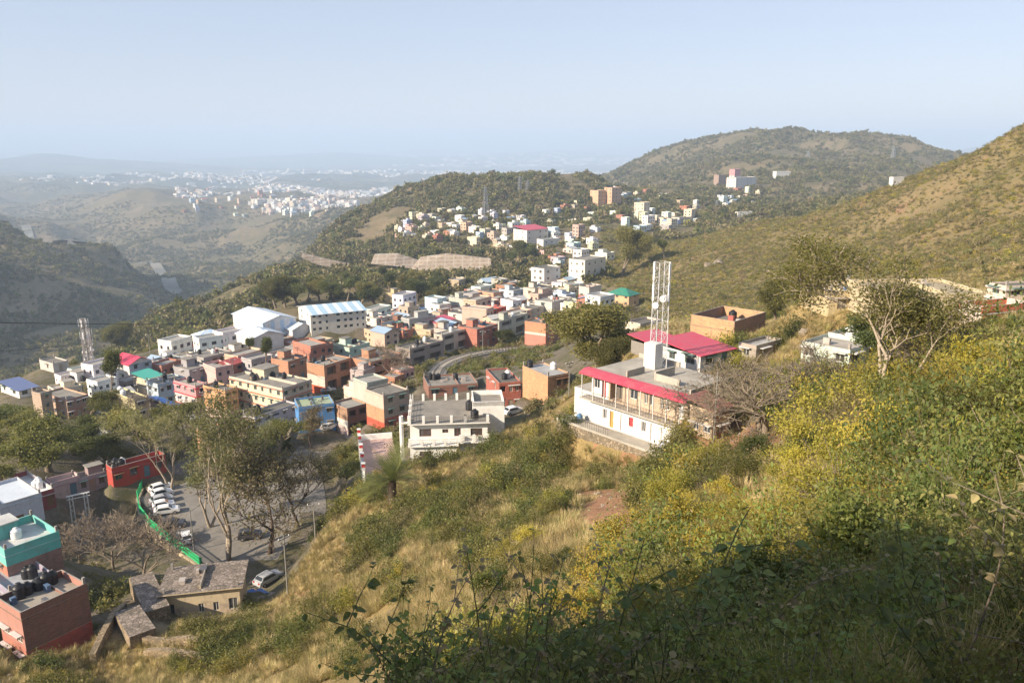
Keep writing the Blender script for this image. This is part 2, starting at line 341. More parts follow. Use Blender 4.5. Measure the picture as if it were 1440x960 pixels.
def zone_weights():
    Z = np.zeros(GZ.shape + (3,), np.float32)
    near = np.clip((180 - GR)/60, 0, 1); 
    Z[..., 0] = TOWN * np.clip(1 - np.clip((GR-330)/90, 0, 1)*.7, 0, 1)
    hillF = np.clip((GPX - 850)/50, 0, 1) * np.clip((660 - GR)/90, 0, 1)
    Z[..., 1] = np.maximum(near, hillF*.5)
    Z[..., 2] = np.clip((GR - 4600)/1200, 0, 1)
    return Z
# ------------------------------------------------------------------ world, sun, haze, camera
SUN_AZ = math.atan2(-.84, -.54)      # direction towards the sun, clockwise from +Y
SUN_EL = R(27)
def make_light():
    w = bpy.data.worlds.new('World'); SC.world = w; w.use_nodes = True; nt = w.node_tree; bg = nt.nodes['Background']
    sky = nt.nodes.new('ShaderNodeTexSky'); sky.sky_type = 'NISHITA'; sky.sun_disc = False; sky.sun_elevation = SUN_EL; sky.sun_rotation = SUN_AZ
    sky.altitude = 600; sky.air_density = 1.0; sky.dust_density = .8; sky.ozone_density = 1.2
    mx = nt.nodes.new('ShaderNodeMix'); mx.data_type = 'RGBA'; mx.blend_type = 'MULTIPLY'; mx.inputs[0].default_value = 1; mx.inputs[7].default_value = (1.13,.94,.97,1); nt.links.new(sky.outputs[0], mx.inputs[6]); m2 = nt.nodes.new('ShaderNodeMix'); m2.data_type = 'RGBA'; m2.inputs[0].default_value = .62; m2.inputs[7].default_value = (3.25,3.85,4.75,1); nt.links.new(mx.outputs[2], m2.inputs[6]); nt.links.new(m2.outputs[2], bg.inputs[0]); bg.inputs[1].default_value = SKY_STRENGTH
    l = bpy.data.lights.new('sun', 'SUN'); l.energy = SUN_STRENGTH; l.angle = R(.55); l.color = (1, .85, .65)
    o = bpy.data.objects.new('sun', l); COL.objects.link(o)
    d = Vector((math.sin(SUN_AZ)*math.cos(SUN_EL), math.cos(SUN_AZ)*math.cos(SUN_EL), math.sin(SUN_EL)))
    o.rotation_euler = d.to_track_quat('Z', 'Y').to_euler()
SKY_STRENGTH = .095; SUN_STRENGTH = 5.0
HAZE_D = 0.000165
def make_haze():
    me = bpy.data.meshes.new('haze'); a = 72000; z0 = float(GZ.min()) - 1; z1 = max(float(GZ.max()) + 3, 40)
    v = [(x*a, y*a, z) for z in (z0, z1) for x, y in ((-1,-1),(1,-1),(1,1),(-1,1))]
    me.from_pydata(v, [], [(0,3,2,1),(4,5,6,7),(0,1,5,4),(1,2,6,5),(2,3,7,6),(3,0,4,7)])
    m = bpy.data.materials.new('haze_air'); m.use_nodes = True; nt = m.node_tree; nt.nodes.clear()
    o = nt.nodes.new('ShaderNodeOutputMaterial'); p = nt.nodes.new('ShaderNodeVolumePrincipled'); nt.links.new(p.outputs[0], o.inputs['Volume'])
    p.inputs['Color'].default_value = HAZE_C; p.inputs['Density'].default_value = HAZE_D; p.inputs['Anisotropy'].default_value = 0.0
    me.materials.append(m); ob = bpy.data.objects.new('haze', me); COL.objects.link(ob); ob['kind'] = 'stuff'
HAZE_C = (.60,.755,.98,1)
def make_camera():
    c = bpy.data.cameras.new('camera'); o = bpy.data.objects.new('camera', c); COL.objects.link(o)
    c.sensor_width = 36; c.lens = 36*F/1440; c.clip_start = .05; c.clip_end = 200000
    o.rotation_euler = (math.pi/2 - PITCH, 0, 0); SC.camera = o
def settings():
    vs = SC.view_settings; vs.view_transform = 'Standard'; vs.look = 'None'; vs.exposure = EXPOSURE; vs.gamma = 1; vs.use_curve_mapping = False
    cy = SC.cycles; SC.render.engine = 'CYCLES'; cy.max_bounces = 5; cy.diffuse_bounces = 3; cy.glossy_bounces = 2; cy.transmission_bounces = 3; cy.volume_bounces = 1; cy.transparent_max_bounces = 8
    cy.use_denoising = True; cy.denoiser = 'OPENIMAGEDENOISE'; cy.use_adaptive_sampling = True; cy.adaptive_threshold = .02; cy.caustics_reflective = False; cy.caustics_refractive = False
    cy.sample_clamp_indirect = 6
EXPOSURE = .88
make_light(); make_camera(); settings()
# ------------------------------------------------------------------ mesh builder
class MB:
    def __init__(s): s.v = []; s.f = []; s.mi = []; s.ms = []; s.sm = []
    def _m(s, m):
        if m not in s.ms: s.ms.append(m)
        return s.ms.index(m)
    def face(s, pts, m, smooth=False):
        b = len(s.v); s.v.extend([tuple(p) for p in pts]); s.f.append(tuple(range(b, b+len(pts)))); s.mi.append(s._m(m)); s.sm.append(smooth)
    def box(s, x0, y0, z0, x1, y1, z1, m, mt=None):
        b = len(s.v)
        s.v += [(x0,y0,z0),(x1,y0,z0),(x1,y1,z0),(x0,y1,z0),(x0,y0,z1),(x1,y0,z1),(x1,y1,z1),(x0,y1,z1)]
        for k, q in enumerate(((0,3,2,1),(4,5,6,7),(0,1,5,4),(1,2,6,5),(2,3,7,6),(3,0,4,7))):
            s.f.append(tuple(b+i for i in q)); s.mi.append(s._m(mt if (mt and k == 1) else m)); s.sm.append(False)
        return s
    def bar(s, a, b, w, m, n=4, w2=None):
        a = Vector(a); b = Vector(b); d = (b-a).normalized(); u = d.orthogonal().normalized()
        if abs(d.z) > .99: u = Vector((1,0,0))
        v = d.cross(u); w2 = w if w2 is None else w2; o = len(s.v)
        for p, r in ((a, w/2), (b, w2/2)):
            for k in range(n):
                t = 2*math.pi*(k+.5)/n; s.v.append(tuple(p + (u*math.cos(t) + v*math.sin(t))*r*(1.414 if n == 4 else 1)))
        for k in range(n):
            s.f.append((o+k, o+(k+1)%n, o+n+(k+1)%n, o+n+k)); s.mi.append(s._m(m)); s.sm.append(n > 4)
        s.f.append(tuple(o+k for k in range(n-1,-1,-1))); s.mi.append(s._m(m)); s.sm.append(False)
        s.f.append(tuple(o+n+k for k in range(n))); s.mi.append(s._m(m)); s.sm.append(False)
        return s
    def tube(s, pts, rad, m, n=6):
        """a smooth tapering tube through pts; rad: list of radii"""
        pts = [Vector(p) for p in pts]; o = len(s.v); u = None
        for i, p in enumerate(pts):
            d = (pts[min(i+1, len(pts)-1)] - pts[max(i-1, 0)]).normalized()
            u = d.orthogonal().normalized() if u is None else (u - d*u.dot(d)).normalized()
            v = d.cross(u)
            for k in range(n):
                t = 2*math.pi*k/n; s.v.append(tuple(p + (u*math.cos(t) + v*math.sin(t))*rad[i]))
        for i in range(len(pts)-1):
            for k in range(n):
                s.f.append((o+i*n+k, o+i*n+(k+1)%n, o+(i+1)*n+(k+1)%n, o+(i+1)*n+k)); s.mi.append(s._m(m)); s.sm.append(True)
        return s
    def lathe(s, cx, cy, prof, m, n=12, cap=True):
        o = len(s.v)
        for r, z in prof:
            for k in range(n): t = 2*math.pi*k/n; s.v.append((cx + r*math.cos(t), cy + r*math.sin(t), z))
        for i in range(len(prof)-1):
            for k in range(n):
                s.f.append((o+i*n+k, o+i*n+(k+1)%n, o+(i+1)*n+(k+1)%n, o+(i+1)*n+k)); s.mi.append(s._m(m)); s.sm.append(True)
        if cap:
            s.f.append(tuple(o+(len(prof)-1)*n+k for k in range(n))); s.mi.append(s._m(m)); s.sm.append(False)
        return s
    def mesh(s, name):
        me = bpy.data.meshes.new(name); me.from_pydata(s.v, [], s.f)
        for m in s.ms: me.materials.append(m)
        if s.f:
            me.polygons.foreach_set('material_index', s.mi); me.polygons.foreach_set('use_smooth', s.sm)
        me.update(); return me
    def build(s, name, parent=None, **kw):
        return link(name, s.mesh(name), parent, **kw)
def link(name, me, parent=None, loc=None, rot=None, label=None, cat=None, group=None, kind=None, color=None, scale=None):
    o = bpy.data.objects.new(name, me); COL.objects.link(o)
    if parent is not None: o.parent = parent
    if loc is not None: o.location = loc
    if rot is not None: o.rotation_euler = rot if hasattr(rot, '__len__') else (0, 0, rot)
    if scale is not None: o.scale = scale if hasattr(scale, '__len__') else (scale,)*3
    if label: o['label'] = label
    if cat: o['category'] = cat
    if group: o['group'] = group
    if kind: o['kind'] = kind
    if color: o.color = tuple(color) + (1,)
    return o
def empty(name, loc, rz=0, **kw):
    o = link(name, None, None, loc, rz, **kw); o.empty_display_size = .5; return o
def facade(mb, a, b, z0, z1, bands, ops, inside=None):
    """wall from a to b (outside on the right hand of a->b), bands [(ztop, mat)], openings (u0,u1,v0,v1,depth,back mat or None)"""
    a = Vector((a[0], a[1], 0)); b = Vector((b[0], b[1], 0)); L = (b-a).length; d = (b-a)/L; n = Vector((d.y, -d.x, 0))
    us = sorted({0, L} | {u for o in ops for u in o[:2]}); vs = sorted({z0, z1} | {v for o in ops for v in o[2:4]} | {t for t, _ in bands if z0 < t < z1})
    pt = lambda u, v, dep=0: a + d*u - n*dep + Vector((0,0,v))
    for i in range(len(us)-1):
        um = (us[i]+us[i+1])/2; 
        for j in range(len(vs)-1):
            vm = (vs[j]+vs[j+1])/2
            if any(o[0] < um < o[1] and o[2] < vm < o[3] for o in ops): continue
            m = next((mm for t, mm in bands if vm < t), bands[-1][1])
            mb.face([pt(us[i],vs[j]), pt(us[i+1],vs[j]), pt(us[i+1],vs[j+1]), pt(us[i],vs[j+1])], m)
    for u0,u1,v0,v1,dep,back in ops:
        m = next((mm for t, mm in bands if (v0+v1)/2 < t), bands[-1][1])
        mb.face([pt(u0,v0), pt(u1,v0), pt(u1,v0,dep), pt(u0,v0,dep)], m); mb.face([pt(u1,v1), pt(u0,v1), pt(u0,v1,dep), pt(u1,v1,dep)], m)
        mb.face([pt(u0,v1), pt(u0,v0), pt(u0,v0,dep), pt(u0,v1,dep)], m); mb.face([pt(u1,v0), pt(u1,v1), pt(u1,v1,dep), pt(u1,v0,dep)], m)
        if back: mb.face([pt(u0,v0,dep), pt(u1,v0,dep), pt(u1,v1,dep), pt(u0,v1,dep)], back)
    return d, n
_WC = {}
def win_mesh(w, h, style, fm, gm):
    """frame and pane of a window w x h, drawn in its local xz plane facing -y, centred on x, bottom at 0"""
    k = (round(w,2), round(h,2), style, fm.name, gm.name)
    if k not in _WC:
        mb = MB(); t = .07
        mb.box(-w/2, -.02, 0, -w/2+t, .06, h, fm); mb.box(w/2-t, -.02, 0, w/2, .06, h, fm); mb.box(-w/2+t, -.02, 0, w/2-t, .06, t, fm); mb.box(-w/2+t, -.02, h-t, w/2-t, .06, h, fm)
        if style != 'plain': mb.box(-.03, -.01, t, .03, .05, h-t, fm)
        if style == 'hood': mb.box(-w/2-.25, -.65, h+.12, w/2+.25, -.16, h+.2, fm)
        p = MB(); p.box(-w/2+t, .02, t, w/2-t, .04, h-t, gm)
        _WC[k] = (mb.mesh('window'), p.mesh('pane'))
    return _WC[k]
def door_mesh(w, h, m, hm):
    k = ('d', round(w,2), round(h,2), m.name)
    if k not in _WC:
        mb = MB(); mb.box(-w/2, 0, 0, w/2, .06, h, m); mb.box(-w/2+.12, -.02, .15, w/2-.12, 0, h*.45, m); mb.box(-w/2+.12, -.02, h*.52, w/2-.12, 0, h-.15, m)
        q = MB(); q.box(w/2-.16, -.06, h*.45, w/2-.1, -.021, h*.52, hm); _WC[k] = (mb.mesh('door'), q.mesh('handle'))
    return _WC[k]
BRICK = (.36,.165,.085); BRICK2 = (.27,.115,.075); REDB = (.40,.10,.06); WHITE = (.78,.76,.72); CREAM = (.72,.62,.46); PINK = (.62,.42,.36); GREYW = (.50,.48,.45)
def m_w(c, kind='p', dirt=.45): return brick('brickwork', c) if kind == 'b' else paint('wall_paint', c, dirt)
_roofn = [0]
def roofmat():
    _roofn[0] += 1; return concrete('roof_concrete', ((.21,.195,.17),(.27,.25,.22),(.16,.15,.13),(.33,.31,.27))[_roofn[0] % 4])
def solve_edge(C, d, zt, px):
    k = (px - 720)/F
    return (k*(C.y*CP - zt*SP) - C.x)/(d[0] - k*d[1]*CP)
HOUSES = []
GROUP_TANKS = 'plastic water tanks on the flat roofs'
def house(name, label, xc, yt, yb, xl, xr, r, yaw=40, n=2, L=None, Rm=None, wl=0, wr=2, roof='flat', rm=None, ph=.5, over=.06, ledge=None, balc=None, win='hood', fm=None, gm=None, cat='house',
          door=True, tanks=(), hood=None, depthL=None, depthR=None, wsz=(1.15,1.2), trim=None, below=3.0, back=None, pipes=False, tlab=None, inner=None, hmax=None, group=None):
    """a flat roofed building given by its nearest corner: foot (xc,yb), top (xc,yt), picture columns where its two seen walls end, distance r"""
    C = P(xc, yb, r); y = C.y; k = (480 - yt)/F; zt = y*(k*CP - SP)/(CP + k*SP); h = zt - C.z
    if hmax: h = min(h, hmax); zt = C.z + h
    th = R(yaw); dR = (math.cos(th), math.sin(th)); dL = (-math.sin(th), math.cos(th))
    wR = depthR or solve_edge(C, dR, zt, xr); wL = depthL or solve_edge(C, dL, zt, xl)
    wR = min(max(wR, 2.5), 60); wL = min(max(wL, 2.5), 60)
    cen = Vector((C.x + dR[0]*wR/2 + dL[0]*wL/2, C.y + dR[1]*wR/2 + dL[1]*wL/2, C.z))
    root = empty(name, cen, th, label=label, cat=cat, group=group)
    hx, hy = wR/2, wL/2
    Mt = Matrix.Rotation(th, 3, 'Z')
    pad([cen + Mt @ Vector((sx*hx, sy*hy, 0)) for sx, sy in ((-1,-1),(1,-1),(1,1),(-1,1))], C.z, 3.0, .05)
    fh = h/n if n else h
    bands = lambda spec: [(C.z*0 + (f*h if f < 1 else h + 9), m) for f, m in spec]
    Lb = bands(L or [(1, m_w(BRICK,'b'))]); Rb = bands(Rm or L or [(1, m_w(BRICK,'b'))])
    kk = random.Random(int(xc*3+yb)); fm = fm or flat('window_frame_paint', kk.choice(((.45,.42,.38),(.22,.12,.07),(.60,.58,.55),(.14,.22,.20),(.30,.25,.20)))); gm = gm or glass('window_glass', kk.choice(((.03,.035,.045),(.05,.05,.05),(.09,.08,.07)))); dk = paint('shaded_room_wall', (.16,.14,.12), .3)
    w = MB(); hp = h - ph; wins = []
    def side(a, b, bd, cols, width, balcs=None, first=0):
        ops = []
        for fl in range(n):
            zb = fl*fh; vr = random.Random(int(xc*7+cols*3+width*10))
            if balcs:
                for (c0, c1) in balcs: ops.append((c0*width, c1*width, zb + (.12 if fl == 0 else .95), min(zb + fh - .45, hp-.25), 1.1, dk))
            if cols:
                for c in range(cols):
                    u = width*(c+.5+vr.uniform(-.12,.12))/cols; ww = min(wsz[0]*vr.choice((.6,.85,1,1.35)), width/cols*.6); hh = min(wsz[1]*vr.choice((.75,1,1,1.25)), fh*.42); z = zb + fh*.30
                    if cols > 2 and vr.random() < .12: continue
                    if any(o[0]-.2 < u + ww/2 and u - ww/2 < o[1]+.2 and not (o[3] < z or o[2] > z + hh) for o in ops if o[4] > .9): continue
                    if door and fl == 0 and c == cols//2 and side_is_R: ops.append((u-.5, u+.5, .1, min(2.1, fh*.75), .16, None)); wins.append(('d', a, b, u, .1, 1.0, min(2.1, fh*.75)-.1)); continue
                    if z + hh < hp: ops.append((u-ww/2, u+ww/2, z, z+hh, .16, None)); wins.append(('w', a, b, u, z, ww, hh))
        facade(w, a, b, -below, hp, bd, ops)
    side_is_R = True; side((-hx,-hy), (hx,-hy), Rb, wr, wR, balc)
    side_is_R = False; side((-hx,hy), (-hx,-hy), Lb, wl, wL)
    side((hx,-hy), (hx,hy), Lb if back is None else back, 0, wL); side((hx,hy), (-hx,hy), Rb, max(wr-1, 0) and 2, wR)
    w.build('wall', root)
    for kd, a, b, u, z, ww, hh in wins:
        av = Vector((a[0],a[1],0)); d = (Vector((b[0],b[1],0))-av).normalized(); nn = Vector((d.y,-d.x,0)); pos = av + d*u - nn*.10 + Vector((0,0,z)); ang = math.atan2(d.y, d.x)
        if kd == 'w':
            fmh, pmh = win_mesh(ww, hh, win, fm, gm); fo = link('window', fmh, root, pos, ang); link('pane', pmh, fo)
        else:
            dm, hm = door_mesh(ww, hh, flat('door_paint', random.choice([(.25,.13,.07),(.12,.22,.28),(.35,.30,.24)])), flat('handle_metal', (.5,.5,.5))); do = link('door', dm, root, pos, ang); link('handle', hm, do)
    rf = rm or roofmat()
    if roof == 'flat':
        MB().box(-hx-over, -hy-over, hp, hx+over, hy+over, hp+.12, trim or Rb[-1][1], rf).build('roof', root)
        if ph > .15:
            p = MB(); t = .14; z0 = hp+.12; z1 = h; tm = trim or concrete('parapet_render', (.36,.33,.29))
            p.box(-hx, -hy, z0, hx, -hy+t, z1, Rb[-1][1], tm); p.box(-hx, hy-t, z0, hx, hy, z1, Rb[-1][1], tm); p.box(-hx, -hy+t, z0, -hx+t, hy-t, z1, Lb[-1][1], tm); p.box(hx-t, -hy+t, z0, hx, hy-t, z1, Lb[-1][1], tm)
            p.build('parapet', root)
        if h > 2.6 and r > 60 and r < 330 and n:
            rb = concrete('column_stub', (.34,.31,.28), .4); k2 = random.Random(int(xc)); st = MB()
            for sx in (-1,1):
                for sy in (-1,1):
                    if k2.random() < .55: st.box(sx*(hx-.2)-.12, sy*(hy-.2)-.12, h+.001, sx*(hx-.2)+.12, sy*(hy-.2)+.12, h+k2.uniform(.3,.8), rb).build('column_stub', root); st = MB()
            if wR > 6 and wL > 4:
                q = k2.uniform(-.4,.5)*hx; MB().box(q, -hy+.15, hp+.121, q+.12, hy-.15, hp+.121+k2.uniform(.25,.6), Rb[-1][1], rb).build('dividing_wall', root)
                for _ in range(3):
                    a_, b_ = k2.uniform(-.8,.6)*hx, k2.uniform(-.8,.6)*hy; c_ = k2.choice([(.30,.24,.18),(.12,.12,.13),(.45,.40,.36),(.10,.16,.26),(.40,.12,.10)]); u_ = k2.uniform(.3,.9); MB().box(a_, b_, hp+.121, a_+u_, b_+k2.uniform(.3,1.1), hp+.121+k2.uniform(.2,.8), flat('stored_goods', c_)).build('crate', root)
    elif roof in ('gablex', 'gabley', 'hip', 'shed', 'shedL'):
        o = .45; g = MB(); X, Y = hx+o, hy+o; rh = (hmax or 0) and 1.6 or min(hx, hy)*.55; z = hp
        if roof == 'gablex': A = [(-X,-Y,z-.1),(X,-Y,z-.1),(X,0,z+rh),(-X,0,z+rh)]; B = [(X,Y,z-.1),(-X,Y,z-.1),(-X,0,z+rh),(X,0,z+rh)]; fs = [A,B]; E = [[(-hx,-hy,z),(-hx,0,z+rh*.92),(-hx,hy,z)][::-1],[(hx,-hy,z),(hx,hy,z),(hx,0,z+rh*.92)]]
        elif roof == 'gabley': A = [(-X,Y,z-.1),(-X,-Y,z-.1),(0,-Y,z+rh),(0,Y,z+rh)]; B = [(X,-Y,z-.1),(X,Y,z-.1),(0,Y,z+rh),(0,-Y,z+rh)]; fs = [A,B]; E = [[(-hx,-hy,z),(hx,-hy,z),(0,-hy,z+rh*.92)],[(hx,hy,z),(-hx,hy,z),(0,hy,z+rh*.92)]]
        elif roof == 'hip':
            q = max(hx-hy, 0); e1 = (-q,0,z+rh); e2 = (q,0,z+rh)
            if hy > hx: q = hy-hx; e1 = (0,-q,z+rh); e2 = (0,q,z+rh)
            c = [(-X,-Y,z-.1),(X,-Y,z-.1),(X,Y,z-.1),(-X,Y,z-.1)]; E = []
            fs = [[c[0],c[1],e2,e1],[c[2],c[3],e1,e2],[c[1],c[2],e2],[c[3],c[0],e1]] if hx >= hy else [[c[0],c[1],e1],[c[2],c[3],e2],[c[1],c[2],e2,e1],[c[3],c[0],e1,e2]]
        elif roof == 'shed': fs = [[(-X,-Y,z+.05),(X,-Y,z+.05),(X,Y,z+rh*.5),(-X,Y,z+rh*.5)]]; E = []
        else: fs = [[(-X,Y,z+rh*.6),(-X,-Y,z+rh*.6),(X,-Y,z+.05),(X,Y,z+.05)]]; E = []
        for f in fs:
            nrm = (Vector(f[1])-Vector(f[0])).cross(Vector(f[2])-Vector(f[1])).normalized()*.09
            top = [Vector(p)+nrm for p in f]; g.face(top, rf); g.face([Vector(p) for p in f][::-1], rf)
            for i in range(len(f)): j = (i+1) % len(f); g.face([Vector(f[i]), Vector(f[j]), top[j], top[i]], rf)
        g.build('roof', root)
        if E:
            [(lambda g: (g.face(e, Lb[-1][1]), g.build('gable', root)))(MB()) for e in E]
    if ledge:
        for fl in range(1, n+1):
            zz = fl*fh - (ph if fl == n else 0) - .18
            e = MB(); q = .28; e.box(-hx-q, -hy-q, zz, hx+.02, -hy-.003, zz+.2, ledge); e.box(-hx-q, -hy-.003, zz, -hx-.003, hy, zz+.2, ledge); e.build('ledge', root)
    if hood:   # stair room on the roof: (x frac, y frac, w, d, h, mat)
        fx, fy, a, b, c, hm = hood; x0 = fx*hx; y0 = fy*hy; g = MB(); z0 = hp+.121; a = min(a, wR*.5); b = min(b, wL*.6)
        x0 = max(-hx+.2, min(hx-.2-a, x0)); y0 = max(-hy+.2, min(hy-.2-b, y0))
        g.box(x0, y0, z0, x0+a, y0+b, z0+c, hm); s = g.build('stair_room', root)
        MB().box(x0-.2, y0-.2, z0+c+.002, x0+a+.2, y0+b+.2, z0+c+.14, rf).build('slab', s)
    if pipes:
        g = MB(); g.bar((-hx*.3, -hy-.08, .2), (-hx*.3, -hy-.08, hp), .1, flat('rain_pipe', (.5,.5,.48)), 6); g.build('drain_pipe', root)
    info = dict(root=root, hx=hx, hy=hy, h=h, hp=hp, cen=cen, th=th, M=Mt, name=name, label=label, z=C.z)
    for tk in tanks:
        q = cen + Mt @ Vector((tk[0]*hx*.85, tk[1]*hy*.85, hp + .12)); tank(q, tk[2], tlab or label)
    HOUSES.append(info); return info
_TK = {}
_tcount = {}
_tlabels = set()
def tank(pos, kind, where, s=1.0):
    if kind not in _TK:
        c = {'k': (.018,.018,.02), 'w': (.78,.78,.76), 'b': (.10,.22,.42)}[kind]; m = flat('tank_plastic_' + kind, c, .45)
        pr = [(.55,0),(.55,.12)]; z = .12
        for i in range(4): pr += [(.58,z+.06),(.58,z+.2),(.545,z+.24)]; z += .26
        pr += [(.5,z+.06),(.22,z+.26)]
        b = MB().lathe(0,0,pr,m,14).mesh('tank_body'); l = MB().lathe(0,0,[(.24,z+.261),(.24,z+.34),(.1,z+.38)],m,12).mesh('tank_lid'); _TK[kind] = (b, l)
    w = {'k':'black','w':'white','b':'blue'}[kind]
    short = ' '.join(where.split()[:9])
    lb = f'{w} water tank on the roof of the {short}'
    words = lb.split()[:16]
    while words[-1] in ('a','the','and','with','of','on','in','its','above','beside','behind','under','at'): words.pop()
    lb = ' '.join(words)
    o = empty('water_tank', pos, random.random()*6, label=lb, cat='water tank', group=GROUP_TANKS)
    o.scale = (s*random.uniform(.9,1.1),)*2 + (s*random.uniform(.85,1.1),)
    link('barrel', _TK[kind][0], o); link('lid', _TK[kind][1], o); return o
# ------------------------------------------------------------------ roads first (so that pads follow)
def road_pts(lst): return [P(*p) for p in lst]
def ribbon(name, pts, width, m, lift=.06, kind='structure', step=2.5):
    out = []
    for a, b in zip(pts[:-1], pts[1:]):
        n = max(1, int((b-a).length/step)); out += [a.lerp(b, i/n) for i in range(n)]
    out.append(pts[-1]); mb = MB(); L = []; 
    for i, p in enumerate(out):
        d = (out[min(i+1,len(out)-1)] - out[max(i-1,0)]); d.z = 0; d.normalize(); n = Vector((-d.y, d.x, 0)); L.append([p + n*width*(.5-k/4) + Vector((0,0,lift)) for k in range(5)])
    for i in range(len(L)-1):
        for k in range(4): mb.face([L[i][k], L[i][k+1], L[i+1][k+1], L[i+1][k]], m, True)
    me = mb.mesh(name); o = link(name, me, None, kind=kind); return o, out
def smooth(pts, it=2):
    for _ in range(it):
        q = [pts[0]]
        for a, b in zip(pts[:-1], pts[1:]): q += [a.lerp(b, .25), a.lerp(b, .75)]
        pts = q + [pts[-1]]
    return pts
ASPH = concrete('asphalt', (.13,.125,.12), .35); LANE = concrete('lane_concrete', (.24,.22,.195), .5)
# main road through the lower left: from under the teal house round the car park and up behind it
road_main = smooth([PZ(*p) for p in ((20,850,-58.6),(60,815,-59),(105,765,-59.4),(140,727,-59.8),(188,702,-60),(218,676,-60),(262,655,-60),(300,648,-60))])
road_low = smooth([PZ(*p) for p in ((150,775,-59),(215,802,-57.4),(290,806,-56.7),(345,797,-56.4),(395,772,-56),(425,740,-55.8),(430,705,-55.5),(422,665,-55.5),(440,630,-55.4),(470,612,-55.2),(510,606,-54.5),(545,592,-53))])
strip_pad(road_main, 7.5, 4); strip_pad(road_low, 8, 3)
PARKZ = -56.6
park_poly = [PZ(x, y, PARKZ).xy for x, y in ((196,702),(288,798),(385,785),(412,740),(400,680),(235,668))]
pad(park_poly if (park_poly[1]-park_poly[0]).cross(park_poly[2]-park_poly[1]) > 0 else list(reversed(park_poly)), PARKZ, 1.2, .0)
rail_pts = smooth(road_pts([(618,545,168),(612,525,186),(628,510,201),(665,498,215),(715,491,226),(775,487,232),(830,484,236)]))
strip_pad(rail_pts, 5, 3)
OCH = paint('ochre_wall', (.62,.34,.16)); 
def W(c, d=.45): return paint('wall_paint', c, d)
def B(c=BRICK, v=.35): return brick('brickwork', c, v)
def hs(name, label, xc, yt, yb, xl, xr, r=None, yaw=50, **kw):
    if r is None:
        q = hit(xc, yb, 75, 2000); r = math.hypot(q.x, q.y) if q else 250
    return house(name, label, xc, yt, yb, xl, xr, r, yaw, **kw)
D5 = [(.12,.30),(.38,.62),(.70,.88)]
D3 = [(.1,.42),(.58,.9)]
# --- far left edge of the town
hs('old_house', 'weathered plaster house with red brown roof edge at the valley rim', 97, 562, 590, 58, 124, yaw=58, L=[(1,W((.60,.42,.30)))], Rm=[(.5,W((.45,.24,.18))),(1,W((.36,.26,.21)))], wl=3, wr=3, n=2, trim=W((.38,.16,.13)))
hs('pillar_house', 'narrow bare concrete tower house beside the weathered plaster house', 62, 553, 590, 44, 70, yaw=60, L=[(1,W((.50,.38,.29)))], wl=0, wr=1, n=3)
hs('yellow_cottage', 'small pale yellow house with white roof cabin behind the weathered plaster house', 111, 539, 558, 90, 128, yaw=58, n=1, L=[(1,W((.74,.62,.36)))], wl=1, wr=2, hood=(-.2,-.2,3,3,2.4,W(WHITE)), tanks=[(-.6,.5,'k'),(.6,-.4,'k')])
hs('low_shed', 'long low white shed with blue sheet roof at the left rim of the town', 28, 547, 560, 0, 52, yaw=55, n=1, L=[(1,W(WHITE))], roof='shed', rm=sheet('blue_sheet', (.12,.16,.32)), wl=2, wr=2, hmax=3.4)
hs('ruined_wall_house', 'roofless white walled house on the grassy rim of the valley', 76, 511, 524, 55, 96, yaw=55, n=1, L=[(1,W((.62,.58,.54)))], wl=1, wr=1)
hs('gabled_house', 'white house with bright pink red gable roof beside the dark leafy tree', 184, 511, 538, 158, 213, yaw=55, n=2, L=[(1,W(WHITE,.2))], Rm=[(1,W((.50,.60,.68)))], roof='gabley', rm=sheet('pink_red_sheet', (.66,.045,.10)), wl=1, wr=2, hmax=7)
hs('green_roof_house', 'cream house with sea green sheet roof below the pink red gable', 212, 532, 556, 186, 232, yaw=55, n=2, L=[(1,W(CREAM))], roof='shed', rm=sheet('sea_green_sheet', (.05,.42,.32)), wl=2, wr=2, hmax=5.5)
hs('blue_grey_house', 'pale blue house with flat roof behind the blue sheet roof', 225, 540, 574, 205, 262, yaw=52, n=2, L=[(1,W((.55,.66,.74)))], wl=2, wr=4, tanks=[(0,.3,'k')])
hs('yellow_house', 'bright yellow house with broken white parapet beside the bare tree', 194, 562, 603, 154, 209, yaw=52, n=3, L=[(.45,W((.78,.60,.16),.5)),(1,W((.76,.68,.40),.7))], Rm=[(1,W((.55,.45,.28)))], wl=0, wr=1, tanks=[(-.6,.2,'w'),(-.2,.7,'w')])
hs('blue_roof_shed', 'open shed with bright blue sheet roof beside the pink balcony house', 240, 571, 590, 206, 250, yaw=52, n=1, L=[(1,W((.3,.28,.28)))], roof='shedL', rm=sheet('bright_blue_sheet', (.06,.24,.68)), hmax=3.5, wl=0, wr=1)
hs('pink_balcony_house', 'pink and white three storey house with red roof edging left of the orange house', 279, 543, 588, 244, 292, yaw=55, n=3, L=[(.33,W((.68,.36,.38))),(.66,W((.76,.68,.66))),(1,W((.70,.34,.36)))], wl=3, wr=1, ledge=W((.60,.08,.10)), balc=None, tanks=[(.2,.2,'k')])
hs('orange_house', 'peach orange three storey house beside the cream apartment block', 320, 549, 592, 285, 334, yaw=57, n=3, L=[(.3,W((.75,.55,.50))),(1,W((.74,.42,.22)))], wl=2, wr=1, balc=D3, tanks=[(-.3,.3,'k')])
A = hs('apartment_block', 'cream three storey apartment block with red slab bands in the middle of the town', 400, 546, 592, 322, 438, yaw=57, n=3, L=[(1,W((.80,.70,.52),.25))], Rm=[(1,W((.62,.55,.46)))], wl=7, wr=4, ledge=W((.55,.22,.15)), hood=(-.2,.1,5,4,2.2,W(CREAM)), tanks=[(.6,-.3,'k'),(.4,.1,'k'),(.75,.4,'k'),(-.5,.5,'k'),(-.7,.3,'k')], pipes=True)
